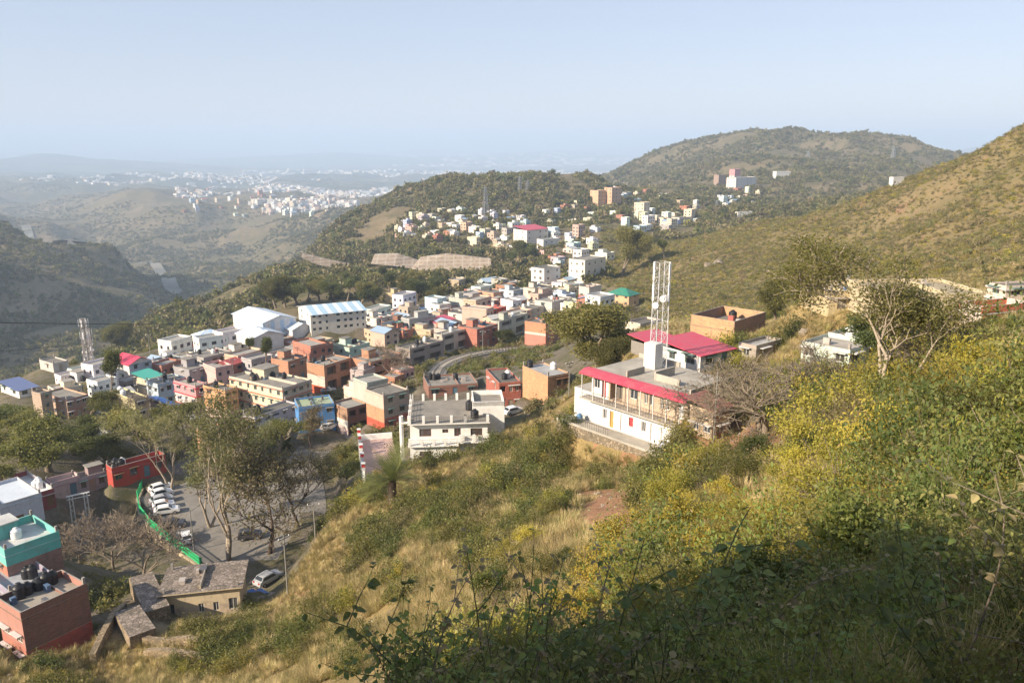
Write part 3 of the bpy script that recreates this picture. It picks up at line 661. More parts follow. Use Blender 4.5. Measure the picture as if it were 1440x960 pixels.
hs('lavender_house', 'low lavender white house with dark flat roof in front of the cream apartments', 360, 586, 615, 341, 418, 160, yaw=55, n=2, L=[(1,W((.66,.60,.64)))], wr=5, wl=1, tanks=[(-.7,.4,'k'),(-.5,.7,'k'),(-.75,-.1,'k')], balc=[(.42,.56)])
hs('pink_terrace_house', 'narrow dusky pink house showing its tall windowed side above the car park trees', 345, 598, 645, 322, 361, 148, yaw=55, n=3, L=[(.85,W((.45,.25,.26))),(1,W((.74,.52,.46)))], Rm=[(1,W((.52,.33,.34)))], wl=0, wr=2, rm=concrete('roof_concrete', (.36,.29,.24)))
hs('blue_house', 'bright blue painted house with pale green roof and dark porch', 422, 572, 608, 414, 470, 152, yaw=22, n=2, L=[(1,W((.10,.30,.66)))], wr=4, wl=1, rm=concrete('green_roof_wash', (.34,.40,.26), .3), balc=[(.25,.6)])
hs('brick_end_house', 'brick house with whitewashed lower end wall between the blue house and the tall banded house', 490, 574, 614, 466, 517, 150, yaw=45, n=2, L=[(.3,W((.72,.56,.54))),(.55,W(WHITE)),(1,B((.42,.24,.14)))], Rm=[(1,B(BRICK2))], wl=0, wr=2, balc=D3)
hs('banded_house', 'tall house with end wall banded in pink, orange brick and red beside the white villa', 541, 556, 606, 514, 575, 141, yaw=44, n=3, L=[(.22,W((.60,.10,.06))),(.6,B((.52,.27,.14))),(1,W((.66,.50,.42)))], Rm=[(.35,B((.48,.14,.10))),(1,W((.50,.42,.35)))], wl=0, wr=2, ph=.4)
hs('brick_row_roof', 'long low brick row house with stained flat roof behind the white villa', 603, 543, 560, 595, 672, 160, yaw=14, n=1, L=[(1,B(BRICK2))], wr=3, wl=0, tanks=[(.3,.2,'k'),(-.9,.6,'k'),(-.7,.5,'k'),(-.5,.6,'k')])
hs('red_brick_house', 'deep red brick house with barred balcony right behind the white villa tower', 702, 538, 578, 672, 733, 145, yaw=16, depthL=10, n=2, L=[(1,B(REDB))], wr=3, wl=2, tanks=[(.35,-.2,'w'),(-.1,-.4,'k')], balc=[(.05,.3)])
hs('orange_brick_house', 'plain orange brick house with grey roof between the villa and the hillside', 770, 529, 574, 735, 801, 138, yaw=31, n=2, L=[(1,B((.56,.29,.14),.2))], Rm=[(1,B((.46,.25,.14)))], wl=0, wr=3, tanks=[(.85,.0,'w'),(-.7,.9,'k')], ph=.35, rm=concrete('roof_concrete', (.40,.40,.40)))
# --- brick rows in the middle
row = [
 ('brick_row_house','orange and white ended brick house left of the parked white cars', 458,514,556,431,494,None,57,[(.28,W((.62,.13,.06))),(.62,W((.70,.62,.54))),(1,B((.48,.24,.13)))],(0,2),[(-.2,.5,'k'),(-.8,.8,'k')]),
 ('brick_row_house','brick house with dark balconies just above the cream apartments', 407,508,540,381,432,None,58,[(1,B((.50,.23,.13)))],(0,2),[(.1,.6,'k')]),
 ('brick_row_house','orange brick house with pale pink lower half beside the leafless tree', 522,509,538,493,566,None,52,[(.55,W((.66,.46,.40))),(1,B((.52,.24,.13)))],(0,3),[(-.4,.3,'k'),(.3,.4,'w')]),
 ('brick_row_house','grey rendered row house just right of the leafless tree', 577,491,515,556,624,None,52,[(1,W((.36,.31,.28)))],(1,4),[(-.2,.0,'k'),(.5,.4,'w'),(0,.5,'k')]),
 ('brick_row_house','cream grey row house beside the curving railway', 622,471,497,610,660,None,52,[(1,W((.58,.54,.46)))],(1,3),[(.0,.3,'w')]),
 ('brick_row_house','dark red brick house at the near end of the row above the railway', 671,463,491,644,700,None,52,[(1,B((.44,.15,.10)))],(0,3),[(.5,.5,'w')]),
 ('brick_row_house','pale green grey row house with two white tanks above the railway', 702,452,478,690,742,None,55,[(1,W((.50,.53,.46)))],(1,4),[(-.4,.2,'w'),(.3,.2,'w')]),
 ('brick_row_house','orange house with pink lower wall and white bands at the far bend of the railway', 767,455,487,738,797,None,58,[(.45,W((.70,.26,.20))),(.55,W((.76,.66,.58))),(1,W((.66,.30,.17)))],(0,3),[(.3,.4,'k')]),
 ('brick_row_house','brick row house with clothes rails half hidden behind the round dark tree', 800,446,470,785,842,None,58,[(1,B(BRICK2))],(0,3),[(-.5,.3,'w'),(.5,.1,'k')]),
 ('brick_row_house','low orange brick house with green tinted roof in the middle rows', 567,465,478,542,586,None,52,[(1,B((.55,.20,.12)))],(0,2),[(.4,.6,'w')]),
 ('brick_row_house','brick house with pale slab roof left of the green tinted roof', 515,465,478,492,533,None,52,[(1,B((.58,.28,.17)))],(0,2),[(.5,.2,'k')]),
 ('brick_row_house','mint green and white house between the brick rows', 492,489,503,466,520,None,56,[(1,W((.55,.72,.62)))],(1,2),[(.4,.1,'k'),(.7,.2,'k')]),
 ('brick_row_house','long pale slab roofed house left of the mint green house', 441,486,500,411,470,None,56,[(1,W((.66,.56,.48)))],(0,2),[(.7,-.2,'k')]),
 ('brick_row_house','dusky red brick house with wide rooftop clutter below the blue striped shed', 408,470,488,385,444,None,58,[(1,B((.42,.17,.13)))],(0,3),[(-.3,0,'k'),(.2,.2,'w'),(-.6,.4,'k'),(.5,.5,'k')]),
 ('brick_row_house','brown brick house with shaded side right behind the tall dark shrub', 385,481,505,371,413,None,58,[(1,B((.34,.18,.13)))],(0,3),[(.1,.3,'k')]),
 ('brick_row_house','white plastered house with dark roof left of the tall dark shrub', 337,498,521,309,366,None,57,[(.35,W((.42,.40,.42))),(1,W((.72,.70,.68)))],(0,3),[(.6,.5,'k')]),
 ('brick_row_house','grey house with stepped dark roofs above the pink balcony house', 289,503,533,262,326,None,56,[(1,W((.48,.45,.43)))],(1,4),[(-.5,.5,'k'),(.2,-.2,'w')]),
 ('brick_row_house','grey blue house with low walls between the gabled house and the grey stepped house', 246,512,530,214,272,None,56,[(1,W((.42,.45,.50)))],(2,3),[(.2,.4,'k')]),
 ('brick_row_house','red washed low house in front of the white hipped school', 298,492,503,287,311,None,56,[(1,W((.58,.09,.09)))],(0,2),[]),
 ('brick_row_house','small red painted shrine house beside the white hipped school', 271,483,499,264,279,None,56,[(1,W((.60,.07,.09)))],(0,1),[]),
 ('brick_row_house','pale grey house with yellow rooftop awning', 268,520,542,243,300,None,56,[(1,W((.42,.40,.42)))],(1,3),[(.5,.5,'k')]),
 ('brick_row_house','low brown house under the red pole beside the blue striped shed', 470,479,492,446,500,None,55,[(1,B((.36,.20,.15)))],(0,2),[(.2,.2,'k')]),
 ('brick_row_house','white house with stepped parapet right of the cream hall', 530,448,466,508,552,None,50,[(1,W((.74,.70,.66)))],(1,2),[(-.3,.5,'w')]),
 ('brick_row_house','brown row house with long dark roof under the stepped white house', 560,456,468,536,604,None,52,[(1,B(BRICK2))],(0,2),[(.5,.5,'w'),(-.3,.2,'w')]),
 ('brick_row_house','house with magenta red sheet roof in the middle of the white roofs', 614,453,468,598,640,None,52,[(1,W((.66,.50,.48)))],(1,2),[]),
 ('brick_row_house','scarlet painted house with white roof wall', 690,436,456,671,712,None,52,[(1,W((.66,.09,.06)))],(1,2),[(.6,.5,'w')]),
 ('brick_row_house','white plastered low house left of the scarlet house', 652,442,460,630,684,None,52,[(1,W((.76,.70,.64)))],(1,3),[(.2,.4,'k')]),
 ('brick_row_house','pale grey blue house with blank side left of the orange cluster', 652,421,441,631,668,None,45,[(1,W((.52,.54,.48)))],(0,1),[(.3,.3,'w')]),
 ('brick_row_house','salmon orange house among the crowded roofs', 694,412,432,672,712,None,50,[(1,W((.72,.40,.26)))],(2,2),[(.2,.4,'k')]),
 ('brick_row_house','pale blue washed house behind the salmon orange house', 722,409,428,702,738,None,50,[(1,W((.58,.66,.74)))],(2,2),[]),
 ('brick_row_house','cream house with tall blank wall right of the pale blue washed house', 752,406,430,736,776,None,50,[(1,W((.74,.66,.54)))],(1,2),[(.4,.3,'w')]),
 ('brick_row_house','white low house with stained roof behind the orange bend house', 776,425,444,752,804,None,52,[(1,W((.68,.64,.60)))],(1,3),[(0,.2,'w'),(.6,.3,'k')]),
 ('brick_row_house','long pale row house running towards the round dark tree', 742,436,454,716,774,None,54,[(1,W((.62,.57,.50)))],(1,3),[(.2,.4,'w'),(-.6,.1,'w')]),
 ('brick_row_house','small yellow ochre house in the trees above the striped shed', 560,414,427,541,575,None,48,[(1,W((.66,.52,.30)))],(1,1),[]),
 ('brick_row_house','grey house with white water tank left of the scarlet house wall', 628,464,478,610,648,None,52,[(1,W((.56,.50,.46)))],(0,2),[(0,0,'w')]),
 ('brick_row_house','brown brick house whose roof carries a line of black tanks', 478,452,470,462,505,None,52,[(1,W((.60,.55,.48)))],(1,2),[(-.4,0,'k'),(0,0,'k'),(.4,0,'k')]),
]
for nm, lb, xc, yt, yb, xl, xr, r, yw, Lm, (wl, wr), tk in row:
    sh = 'magenta' in lb
    hs(nm, lb, xc, yt, yb, xl, xr, r, yaw=yw, n=1 if yb-yt < 16 else 2, L=Lm, Rm=[(1, Lm[-1][1])], wl=wl, wr=wr, tanks=tk, ph=.45, roof='shed' if sh else 'flat', rm=sheet('magenta_sheet', (.62,.07,.12)) if sh else (concrete('green_roof_wash', (.22,.34,.27), .3) if 'green tinted' in lb else None), balc=D3 if ('brick' in lb or 'row' in lb) and xr-xc > 34 else None, hood=((-.5,.0,2.6,2.6,2.1,Lm[-1][1]) if (len(lb)+xc) % 5 < 2 and not sh else None), pipes=(xc % 3 == 0))
# --- pale and coloured blocks at the back
S = hs('school_building', 'white school with pale blue hipped roof and two rows of square windows', 282, 473, 499, 270, 315, yaw=40, n=2, L=[(1,W((.80,.79,.77),.15))], Rm=[(1,W((.72,.74,.78),.15))], roof='hip', rm=sheet('pale_blue_sheet', (.60,.70,.80), (.42,.58,.74)), wl=0, wr=4, hmax=11, door=False)
hs('cream_hall', 'cream walled hall with pilasters in front of the blue striped shed', 474, 444, 470, 466, 516, yaw=28, n=2, L=[(1,W((.78,.68,.58),.2))], wl=0, wr=5)
# lower left corner
T = hs('teal_house', 'turquoise painted top storey on a brick house at the left edge', 16, 773, 835, -30, 83, 99, yaw=52, n=3, L=[(.3,W((.75,.40,.08))),(.62,W((.62,.24,.16))),(1,W((.20,.58,.52)))], Rm=[(.62,B((.34,.20,.16))),(1,W((.18,.60,.54),.35))], wl=2, wr=0, ph=1.0, trim=W((.30,.66,.60)), tanks=[(-.1,.1,'w')], rm=concrete('roof_concrete', (.55,.55,.53)), hood=(-.9,.4,3,2.4,1.8,W((.24,.62,.56))))
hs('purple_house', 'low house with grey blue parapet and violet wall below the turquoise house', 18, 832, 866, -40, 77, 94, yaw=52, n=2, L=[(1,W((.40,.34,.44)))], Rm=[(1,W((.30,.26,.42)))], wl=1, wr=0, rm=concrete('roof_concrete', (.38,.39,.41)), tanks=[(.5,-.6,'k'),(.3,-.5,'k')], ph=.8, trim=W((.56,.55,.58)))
K = hs('brick_tower_house', 'tall brown brick house with red lowest storey in the lower left corner', 42, 861, 944, -6, 122, 84, yaw=56, n=3, L=[(.4,W((.50,.20,.15))),(1,W((.48,.24,.19)))], Rm=[(.33,B((.46,.08,.05))),(.335,W((.6,.5,.42))),(1,B((.26,.12,.085)))], wl=2, wr=0, balc=None, rm=concrete('roof_concrete', (.33,.29,.24)), ph=.9, tanks=[(-.5,.85,'k'),(-.2,.9,'k'),(.2,.9,'k'),(.45,.85,'k'),(.7,.9,'k')])
hs('red_house', 'bright red painted house with white tank beside the car park fence', 160, 658, 684, 150, 232, 140, yaw=46, n=1, L=[(1,W((.50,.075,.055),.3))], wl=0, wr=4, ph=.9, tanks=[(-.55,.5,'w'),(-.75,.2,'k'),(-.65,.0,'k'),(-.85,.5,'k')], rm=concrete('roof_concrete', (.36,.36,.35)), hmax=5)
hs('grey_house', 'grey lavender plastered house left of the bright red house', 111, 673, 695, 100, 149, 143, yaw=46, n=1, L=[(1,W((.46,.44,.46)))], wl=0, wr=3, ph=.7, hood=(.4,.4,3,3,1.6,W((.4,.3,.3))))
hs('peach_house', 'pale peach house with pink railed roof left of the grey lavender house', 74, 679, 704, 66, 112, 142, yaw=46, n=1, L=[(1,W((.66,.52,.50)))], wl=0, wr=2, ph=1.0, trim=W((.60,.36,.42)))
hs('white_roof_house', 'white roofed house with three white tanks behind the turquoise house', 52, 694, 718, -40, 76, 137, yaw=50, depthL=11, n=1, L=[(1,W((.70,.62,.62)))], Rm=[(1,W((.42,.12,.12)))], wl=1, wr=2, ph=.9, rm=concrete('white_roof_wash', (.62,.63,.65), .2), tanks=[(.2,-.3,'w'),(.5,-.4,'w'),(.65,-.2,'w')], trim=W((.78,.76,.76)))
hs('pale_blue_low_house', 'pale blue roofed house right behind the turquoise parapet', 4, 710, 745, -60, 58, 125, yaw=50, depthL=9, n=2, L=[(1,W((.60,.64,.72)))], wl=0, wr=1, ph=.6, rm=concrete('white_roof_wash', (.55,.60,.66), .2))
hs('hidden_orange_house', 'orange house glimpsed through the crowns above the car park', 306, 612, 655, 276, 330, 152, yaw=55, n=2, L=[(1,W((.74,.40,.24)))], wl=1, wr=1, ph=.4)
hs('white_walled_yard', 'low white walled store half hidden by bare branches below the yellow house', 152, 604, 617, 128, 168, yaw=55, n=1, L=[(1,W((.62,.62,.60)))], wl=0, wr=1, rm=concrete('roof_concrete', (.40,.40,.38)))
# ------------------------------------------------------------------ roads, car park, railway
ribbon('main_road', road_main, 6.2, ASPH, .07); ribbon('lane', road_low, 6.6, LANE, .10)
pk = MB(); pk.face([Vector((p.x, p.y, PARKZ+.05)) for p in park_poly][::1 if (park_poly[1]-park_poly[0]).cross(park_poly[2]-park_poly[1]) > 0 else -1], LANE); pk.build('car_park', kind='structure')
def town_lane(name, lst, w, m): 
    pts = smooth([hit(x, y, 80, 900) for x, y in lst]); strip_pad(pts, w, 2.5); ribbon(name, pts, w, m, .08)
town_lane('lane', [(236,592),(290,600),(340,585)], 5, LANE)
town_lane('lane', [(442,600),(455,570),(474,548),(500,545),(540,543)], 6, LANE)
# railway: ballast bed, sleepers, two rails
_, rp = ribbon('railway_bed', rail_pts, 4.4, concrete('ballast', (.20,.185,.165), .3), .12)
tr = empty('railway_track', rp[0], 0, label='single railway track curving through the scrub behind the white villa', cat='railway track')
rm_ = MB(); sl = MB(); mr = flat('rusty_steel', (.16,.12,.10)); base = Vector(rp[0])
for sgn in (-1, 1):
    L = []
    for i, p in enumerate(rp):
        d = rp[min(i+1,len(rp)-1)]-rp[max(i-1,0)]; d.z = 0; d.normalize(); L.append(p + Vector((-d.y, d.x, 0))*sgn*.84 + Vector((0,0,.34)) - base)
    rmb = MB(); 
    for a, b in zip(L[:-1], L[1:]): rmb.bar(a, b, .13, mr)
    rmb.build('rail', tr)
for i in range(len(rp)-1):
    for k in range(3):
        p = rp[i].lerp(rp[i+1], k/3); d = (rp[i+1]-rp[i]).normalized(); n = Vector((-d.y, d.x, 0)); sl.bar(p + n*1.3 + Vector((0,0,.2)) - base, p - n*1.3 + Vector((0,0,.2)) - base, .2, flat('sleeper_concrete', (.30,.28,.25)))
sl.build('sleepers', tr)
# kerb walls and embankment of the railway
def wall_run(name, label, pts, h, th, m, cat='wall', below=1.5, group=None, cap=None):
    base = Vector(pts[0]); root = MB()
    for a, b in zip(pts[:-1], pts[1:]):
        a = Vector(a)-base; b = Vector(b)-base; d = (b-a); d.z = 0; d.normalize(); n = Vector((-d.y, d.x, 0))*th/2
        hh = h if not hasattr(h, '__len__') else h
        q = [a-n, b-n, b+n, a+n]; lo = [p + Vector((0,0,-below)) for p in q]; hi = [p + Vector((0,0,h)) for p in q]
        root.face(hi, cap or m)
        for i in range(4): j = (i+1)%4; root.face([lo[i], lo[j], hi[j], hi[i]], m)
    return root.build(name, loc=base, label=label, cat=cat, group=group)
STONE = concrete('rubble_stone', (.40,.33,.24), .5)
@memo
def stonework(name, c, sc=1.4, lo=.5):
    t = NT(name); v = t.n('ShaderNodeTexVoronoi', feature='DISTANCE_TO_EDGE', i_Scale=sc); t.set(v.inputs['Vector'], t.pos()); v2 = t.n('ShaderNodeTexVoronoi', i_Scale=sc); t.set(v2.inputs['Vector'], t.pos())
    s = t.n('ShaderNodeSeparateColor'); t.set(s.inputs[0], v2.outputs['Color']); a = t.mix(s.outputs[0], dim(c, 1.2), dim(c, .6)); a = t.mix(t.ramp(v.outputs[0], .02, .09), dim(c, .35), a)
    a = t.mix(t.ramp(t.noise(t.pos(), .5, 4, .7), .45, .7, 0, .6), a, (.10,.09,.06)); return t.fin(a, .95, v.outputs[0], .7, .08)
pw = [PZ(x, y, PARKZ) for x, y in ((228,668),(202,684),(194,703),(197,722),(212,742),(240,765),(284,799))]
wall_run('retaining_wall', 'pale rubble stone retaining wall under the green car park fence', [p + Vector((0,0,-.1)) for p in pw], .35, .6, stonework('pale_rubble', (.52,.42,.29), 1.2), below=4.2, cap=STONE)
GREEN = flat('green_fence_paint', (.03,.42,.16))
fe = empty('green_fence', pw[0], 0, label='bright green slatted metal fence curving round the car park', cat='fence'); f1 = MB()
for a, b in zip(pw[:-1], pw[1:]):
    n = int((b-a).length/.16)
    for i in range(n):
        p = a.lerp(b, i/n) - pw[0]; f1.bar(p + Vector((0,0,.3)), p + Vector((0,0,1.55)), .07, GREEN, 3)
    for z in (.45, 1.0, 1.5): f1.bar(a - pw[0] + Vector((0,0,z)), b - pw[0] + Vector((0,0,z)), .09, GREEN)
f1.build('bars', fe)
for p in [pw[0]] + [a.lerp(b, t) for a, b in zip(pw[:-1], pw[1:]) for t in (.5, 1)]: MB().box(-.07,-.07,.2,.07,.07,1.7,GREEN).build('post', fe, loc=p-pw[0])
rv = smooth([hit(x, y, 900, 6000) for x, y in ((36,318),(80,334),(130,346),(190,362),(238,386),(236,402),(252,414))])
rv = [Vector((p.x, p.y, H(p.x, p.y))) for p in rv]
for i in range(1, len(rv)): rv[i].z = min(rv[i].z, rv[i].z)
strip_pad(rv, 40, 70, -2); wm = NT('river_water'); wmat = wm.fin(wm.mix(wm.ramp(wm.noise(wm.pos(), .02, 3), .4, .6), (.17,.17,.15), (.28,.26,.22)), .9)
ribbon('river', rv, 24, wmat, 1.0, step=30)
# ------------------------------------------------------------------ cars
def car_protos():
    out = []
    gm = glass('car_window', (.02,.025,.03)); tyre = flat('tyre_rubber', (.02,.02,.02), .8); rim = flat('wheel_rim', (.45,.45,.46), .35, .6)
    lamp = flat('headlight_lens', (.7,.7,.68), .15); tail = flat('taillight_lens', (.4,.02,.02), .2)
    P1 = [(-2.1,.35,.62),(-2.0,.30,.92),(-1.75,.28,.98),(-1.35,.28,1.42),(-.2,.28,1.5),(.35,.28,1.46),(1.0,.28,1.02),(1.85,.30,.86),(2.1,.36,.60)]
    P2 = [(-1.85,.35,.65),(-1.8,.28,1.0),(-1.68,.26,1.12),(-1.45,.26,1.5),(-.3,.26,1.6),(.25,.26,1.54),(.85,.26,1.08),(1.65,.3,.9),(1.85,.36,.62)]
    for prof in (P1, P2):
        parts = {}
        body = MB(); paintm = None
        t = NT('car_paint'); oi = t.n('ShaderNodeObjectInfo').outputs['Color']; pm = t.fin(t.mix(t.ramp(t.noise(t.local(), 2, 3), .5, .8, 0, .2), oi, (.3,.27,.22)), .3, None, 0, 0, 0, .5)
        W2 = .84
        def ring(x, z0, z1): 
            belt = min(.92, z1); top = z1
            wt = W2 - max(0, top-.95)*.33
            return [(x,-W2+.08,z0),(x,-W2,z0+.15),(x,-W2,belt),(x,-wt,top),(x,wt,top),(x,W2,belt),(x,W2,z0+.15),(x,W2-.08,z0)]
        rs = [ring(*p) for p in prof]
        for a, b in zip(rs[:-1], rs[1:]):
            for k in range(8): j = (k+1)%8; body.face([a[k], b[k], b[j], a[j]], pm, False)
        body.face(rs[0][::1], pm); body.face(rs[-1][::-1], pm)
        gl = MB(); ws = prof[6]; wt = prof[5]
        def slab(p, off=.015):
            p = [Vector(q) for q in p]; n = (p[1]-p[0]).cross(p[2]-p[1]).normalized(); q = [v + n*off for v in p]; gl2 = MB(); gl2.face(q, gm); gl2.face([v + n*.001 for v in p][::-1], gm)
            for i in range(len(q)): j = (i+1)%len(q); gl2.face([p[i]+n*.001, p[j]+n*.001, q[j], q[i]], gm)
            return gl2.mesh('car_glass')
        def wy(z): return W2 - max(0, z-.95)*.33
        x5,_,z5 = prof[5]; x6,_,z6 = prof[6]; x3,_,z3 = prof[3]; x2,_,z2 = prof[2]
        w1 = slab([(x6-.04,-wy(z6)+.1,z6),(x6-.04,wy(z6)-.1,z6),(x5+.05,wy(z5)-.1,z5-.03),(x5+.05,-wy(z5)+.1,z5-.03)], .02)
        w2 = slab([(x2+.04,wy(z2)-.1,z2+.02),(x2+.04,-wy(z2)+.1,z2+.02),(x3-.03,-wy(z3)+.1,z3-.03),(x3-.03,wy(z3)-.1,z3-.03)], .02)
        s1 = []
        for sg in (-1, 1):
            zz = min(z3, z5)-.08
            p = [(x2+.25, sg*W2, 1.0),(x6-.25, sg*W2, 1.0),(x5-.02, sg*(wy(zz)+.01), zz),(x3+.12, sg*(wy(zz)+.01), zz)]
            s1.append(slab(p if sg < 0 else p[::-1], .02))
        wheel = MB(); 
        wheel.bar((0,-.1,0),(0,.1,0), .62, tyre, 14); rimm = MB().bar((0,-.108,0),(0,.108,0), .36, rim, 8)
        hl = MB().box(-.03,-.16,-.08,.03,.16,.08,lamp).mesh('headlight'); tl = MB().box(-.03,-.14,-.12,.03,.14,.12,tail).mesh('taillight')
        parts = dict(body=body.mesh('body'), windscreen=w1, rear_window=w2, side=s1, wheel=wheel.mesh('wheel'), rim=rimm.mesh('rim'), hl=hl, tl=tl, len=prof[-1][0], dx=prof)
        out.append(parts)
    return out
CARS = car_protos()
def car(px, py, z, yaw, color, label, kind=0, cat='car'):
    p = PZ(px, py, z) if z is not None else hit(px, py, 80, 900); c = CARS[kind]; e = c['len']
    o = empty('parked_car', (p.x, p.y, (p.z + (.05 if z is not None else .12))), R(yaw), label=label, cat=cat, group='cars parked in the town'); o.scale = (.92,.92,.95)
    link('body', c['body'], o, color=color); link('windscreen', c['windscreen'], o); link('rear_window', c['rear_window'], o)
    for m in c['side']: link('side_window', m, o)
    for sx in (-e*.62, e*.62):
        for sy in (-.76, .76): w = link('wheel', c['wheel'], o, (sx, sy, .31)); link('rim', c['rim'], w)
    for sy in (-.55, .55): link('headlight', c['hl'], o, (e*.985, sy, .68)); link('taillight', c['tl'], o, (-e*.985, sy, .78))
    return o
CW = (.80,.80,.80); CD = (.05,.05,.06); CS = (.42,.43,.45)
for a in [(226,690,PARKZ,42,CW,'white car at the upper end of the car park row nearest the red house',0),(229,698,PARKZ,40,CW,'second white car of the car park row counted from the red house',1),(228,707,PARKZ,38,CS,'silver white car in the middle of the curved car park row',0),(231,715,PARKZ,30,CW,'white car in the car park row just above the lone dark bush',1),(235,722,PARKZ,22,CW,'white car closing the lower end of the curved car park row',0),
 (243,741,PARKZ,12,CD,'dark car parked beside the green fence below the row of white cars',0),(262,760,PARKZ,120,CW,'lone white car facing the lower stretch of the green fence',0),(352,757,PARKZ,15,CD,'dark grey car between the two tall car park trees',1),
 (378,818,-55.2,55,CS,'silver car on the yard beside the slate roofed cottage',0),(358,846,-54.2,50,(.05,.14,.40),'blue car behind the bushes at the end of the slate roofed cottage',1),(345,852,-54.2,120,CW,'white car with blue cover beside the slate roofed cottage door',1),
 (460,545,None,20,CW,'white car parked in front of the orange and white ended brick house',0),(468,541,None,22,CW,'white car behind another one on the lane of the brick rows',1),(462,553,None,15,CS,'pale car nearest the cream apartments on the brick row lane',0),
 (464,604,None,60,CW,'white car parked beside the bright blue painted house',0),(246,590,None,10,CW,'white car below the pink balcony house',0),(258,592,None,12,CD,'dark car between two pale cars below the pink balcony house',1),(272,592,None,10,CS,'pale grey car below the peach orange house',0),
 (722,583,None,35,CW,'white car half hidden between the white villa tower and the orange brick house',0),(88,730,-59.9,50,CS,'grey car on the shaded road beside the turquoise house',0)]:
    car(*a)
# ------------------------------------------------------------------ the white villa
def frame_of(a, b):
    """origin a, x axis towards b (level)"""
    d = Vector((b[0]-a[0], b[1]-a[1], 0)); return math.atan2(d.y, d.x), d.length
WV = paint('villa_white', (.96,.94,.90), .22); VR = concrete('villa_roof', (.27,.245,.21), .55); RAIL = flat('dark_railing', (.07,.06,.06)); GL = glass('villa_glass', (.05,.04,.04)); FR = flat('brown_window_wood', (.16,.07,.04))
def railing(parent, x0, y0, x1, y1, z, n, pil=WV, hgt=.95):
    """masonry pillars with metal bars between"""
    a = Vector((x0,y0,z)); b = Vector((x1,y1,z)); 
    for i in range(n+1):
        p = a.lerp(b, i/n); MB().box(-.2,-.2,0,.2,.2,hgt+.15,pil).build('pillar', parent, loc=p)
    r = MB()
    for z2 in (.35, .62, .9): r.bar(a + Vector((0,0,z2)), b + Vector((0,0,z2)), .05, RAIL, 3)
    for i in range(int((b-a).length/.3)): p = a.lerp(b, (i+.5)/int((b-a).length/.3)); r.bar(p, p + Vector((0,0,.9)), .03, RAIL, 3)
    r.build('railing', parent)
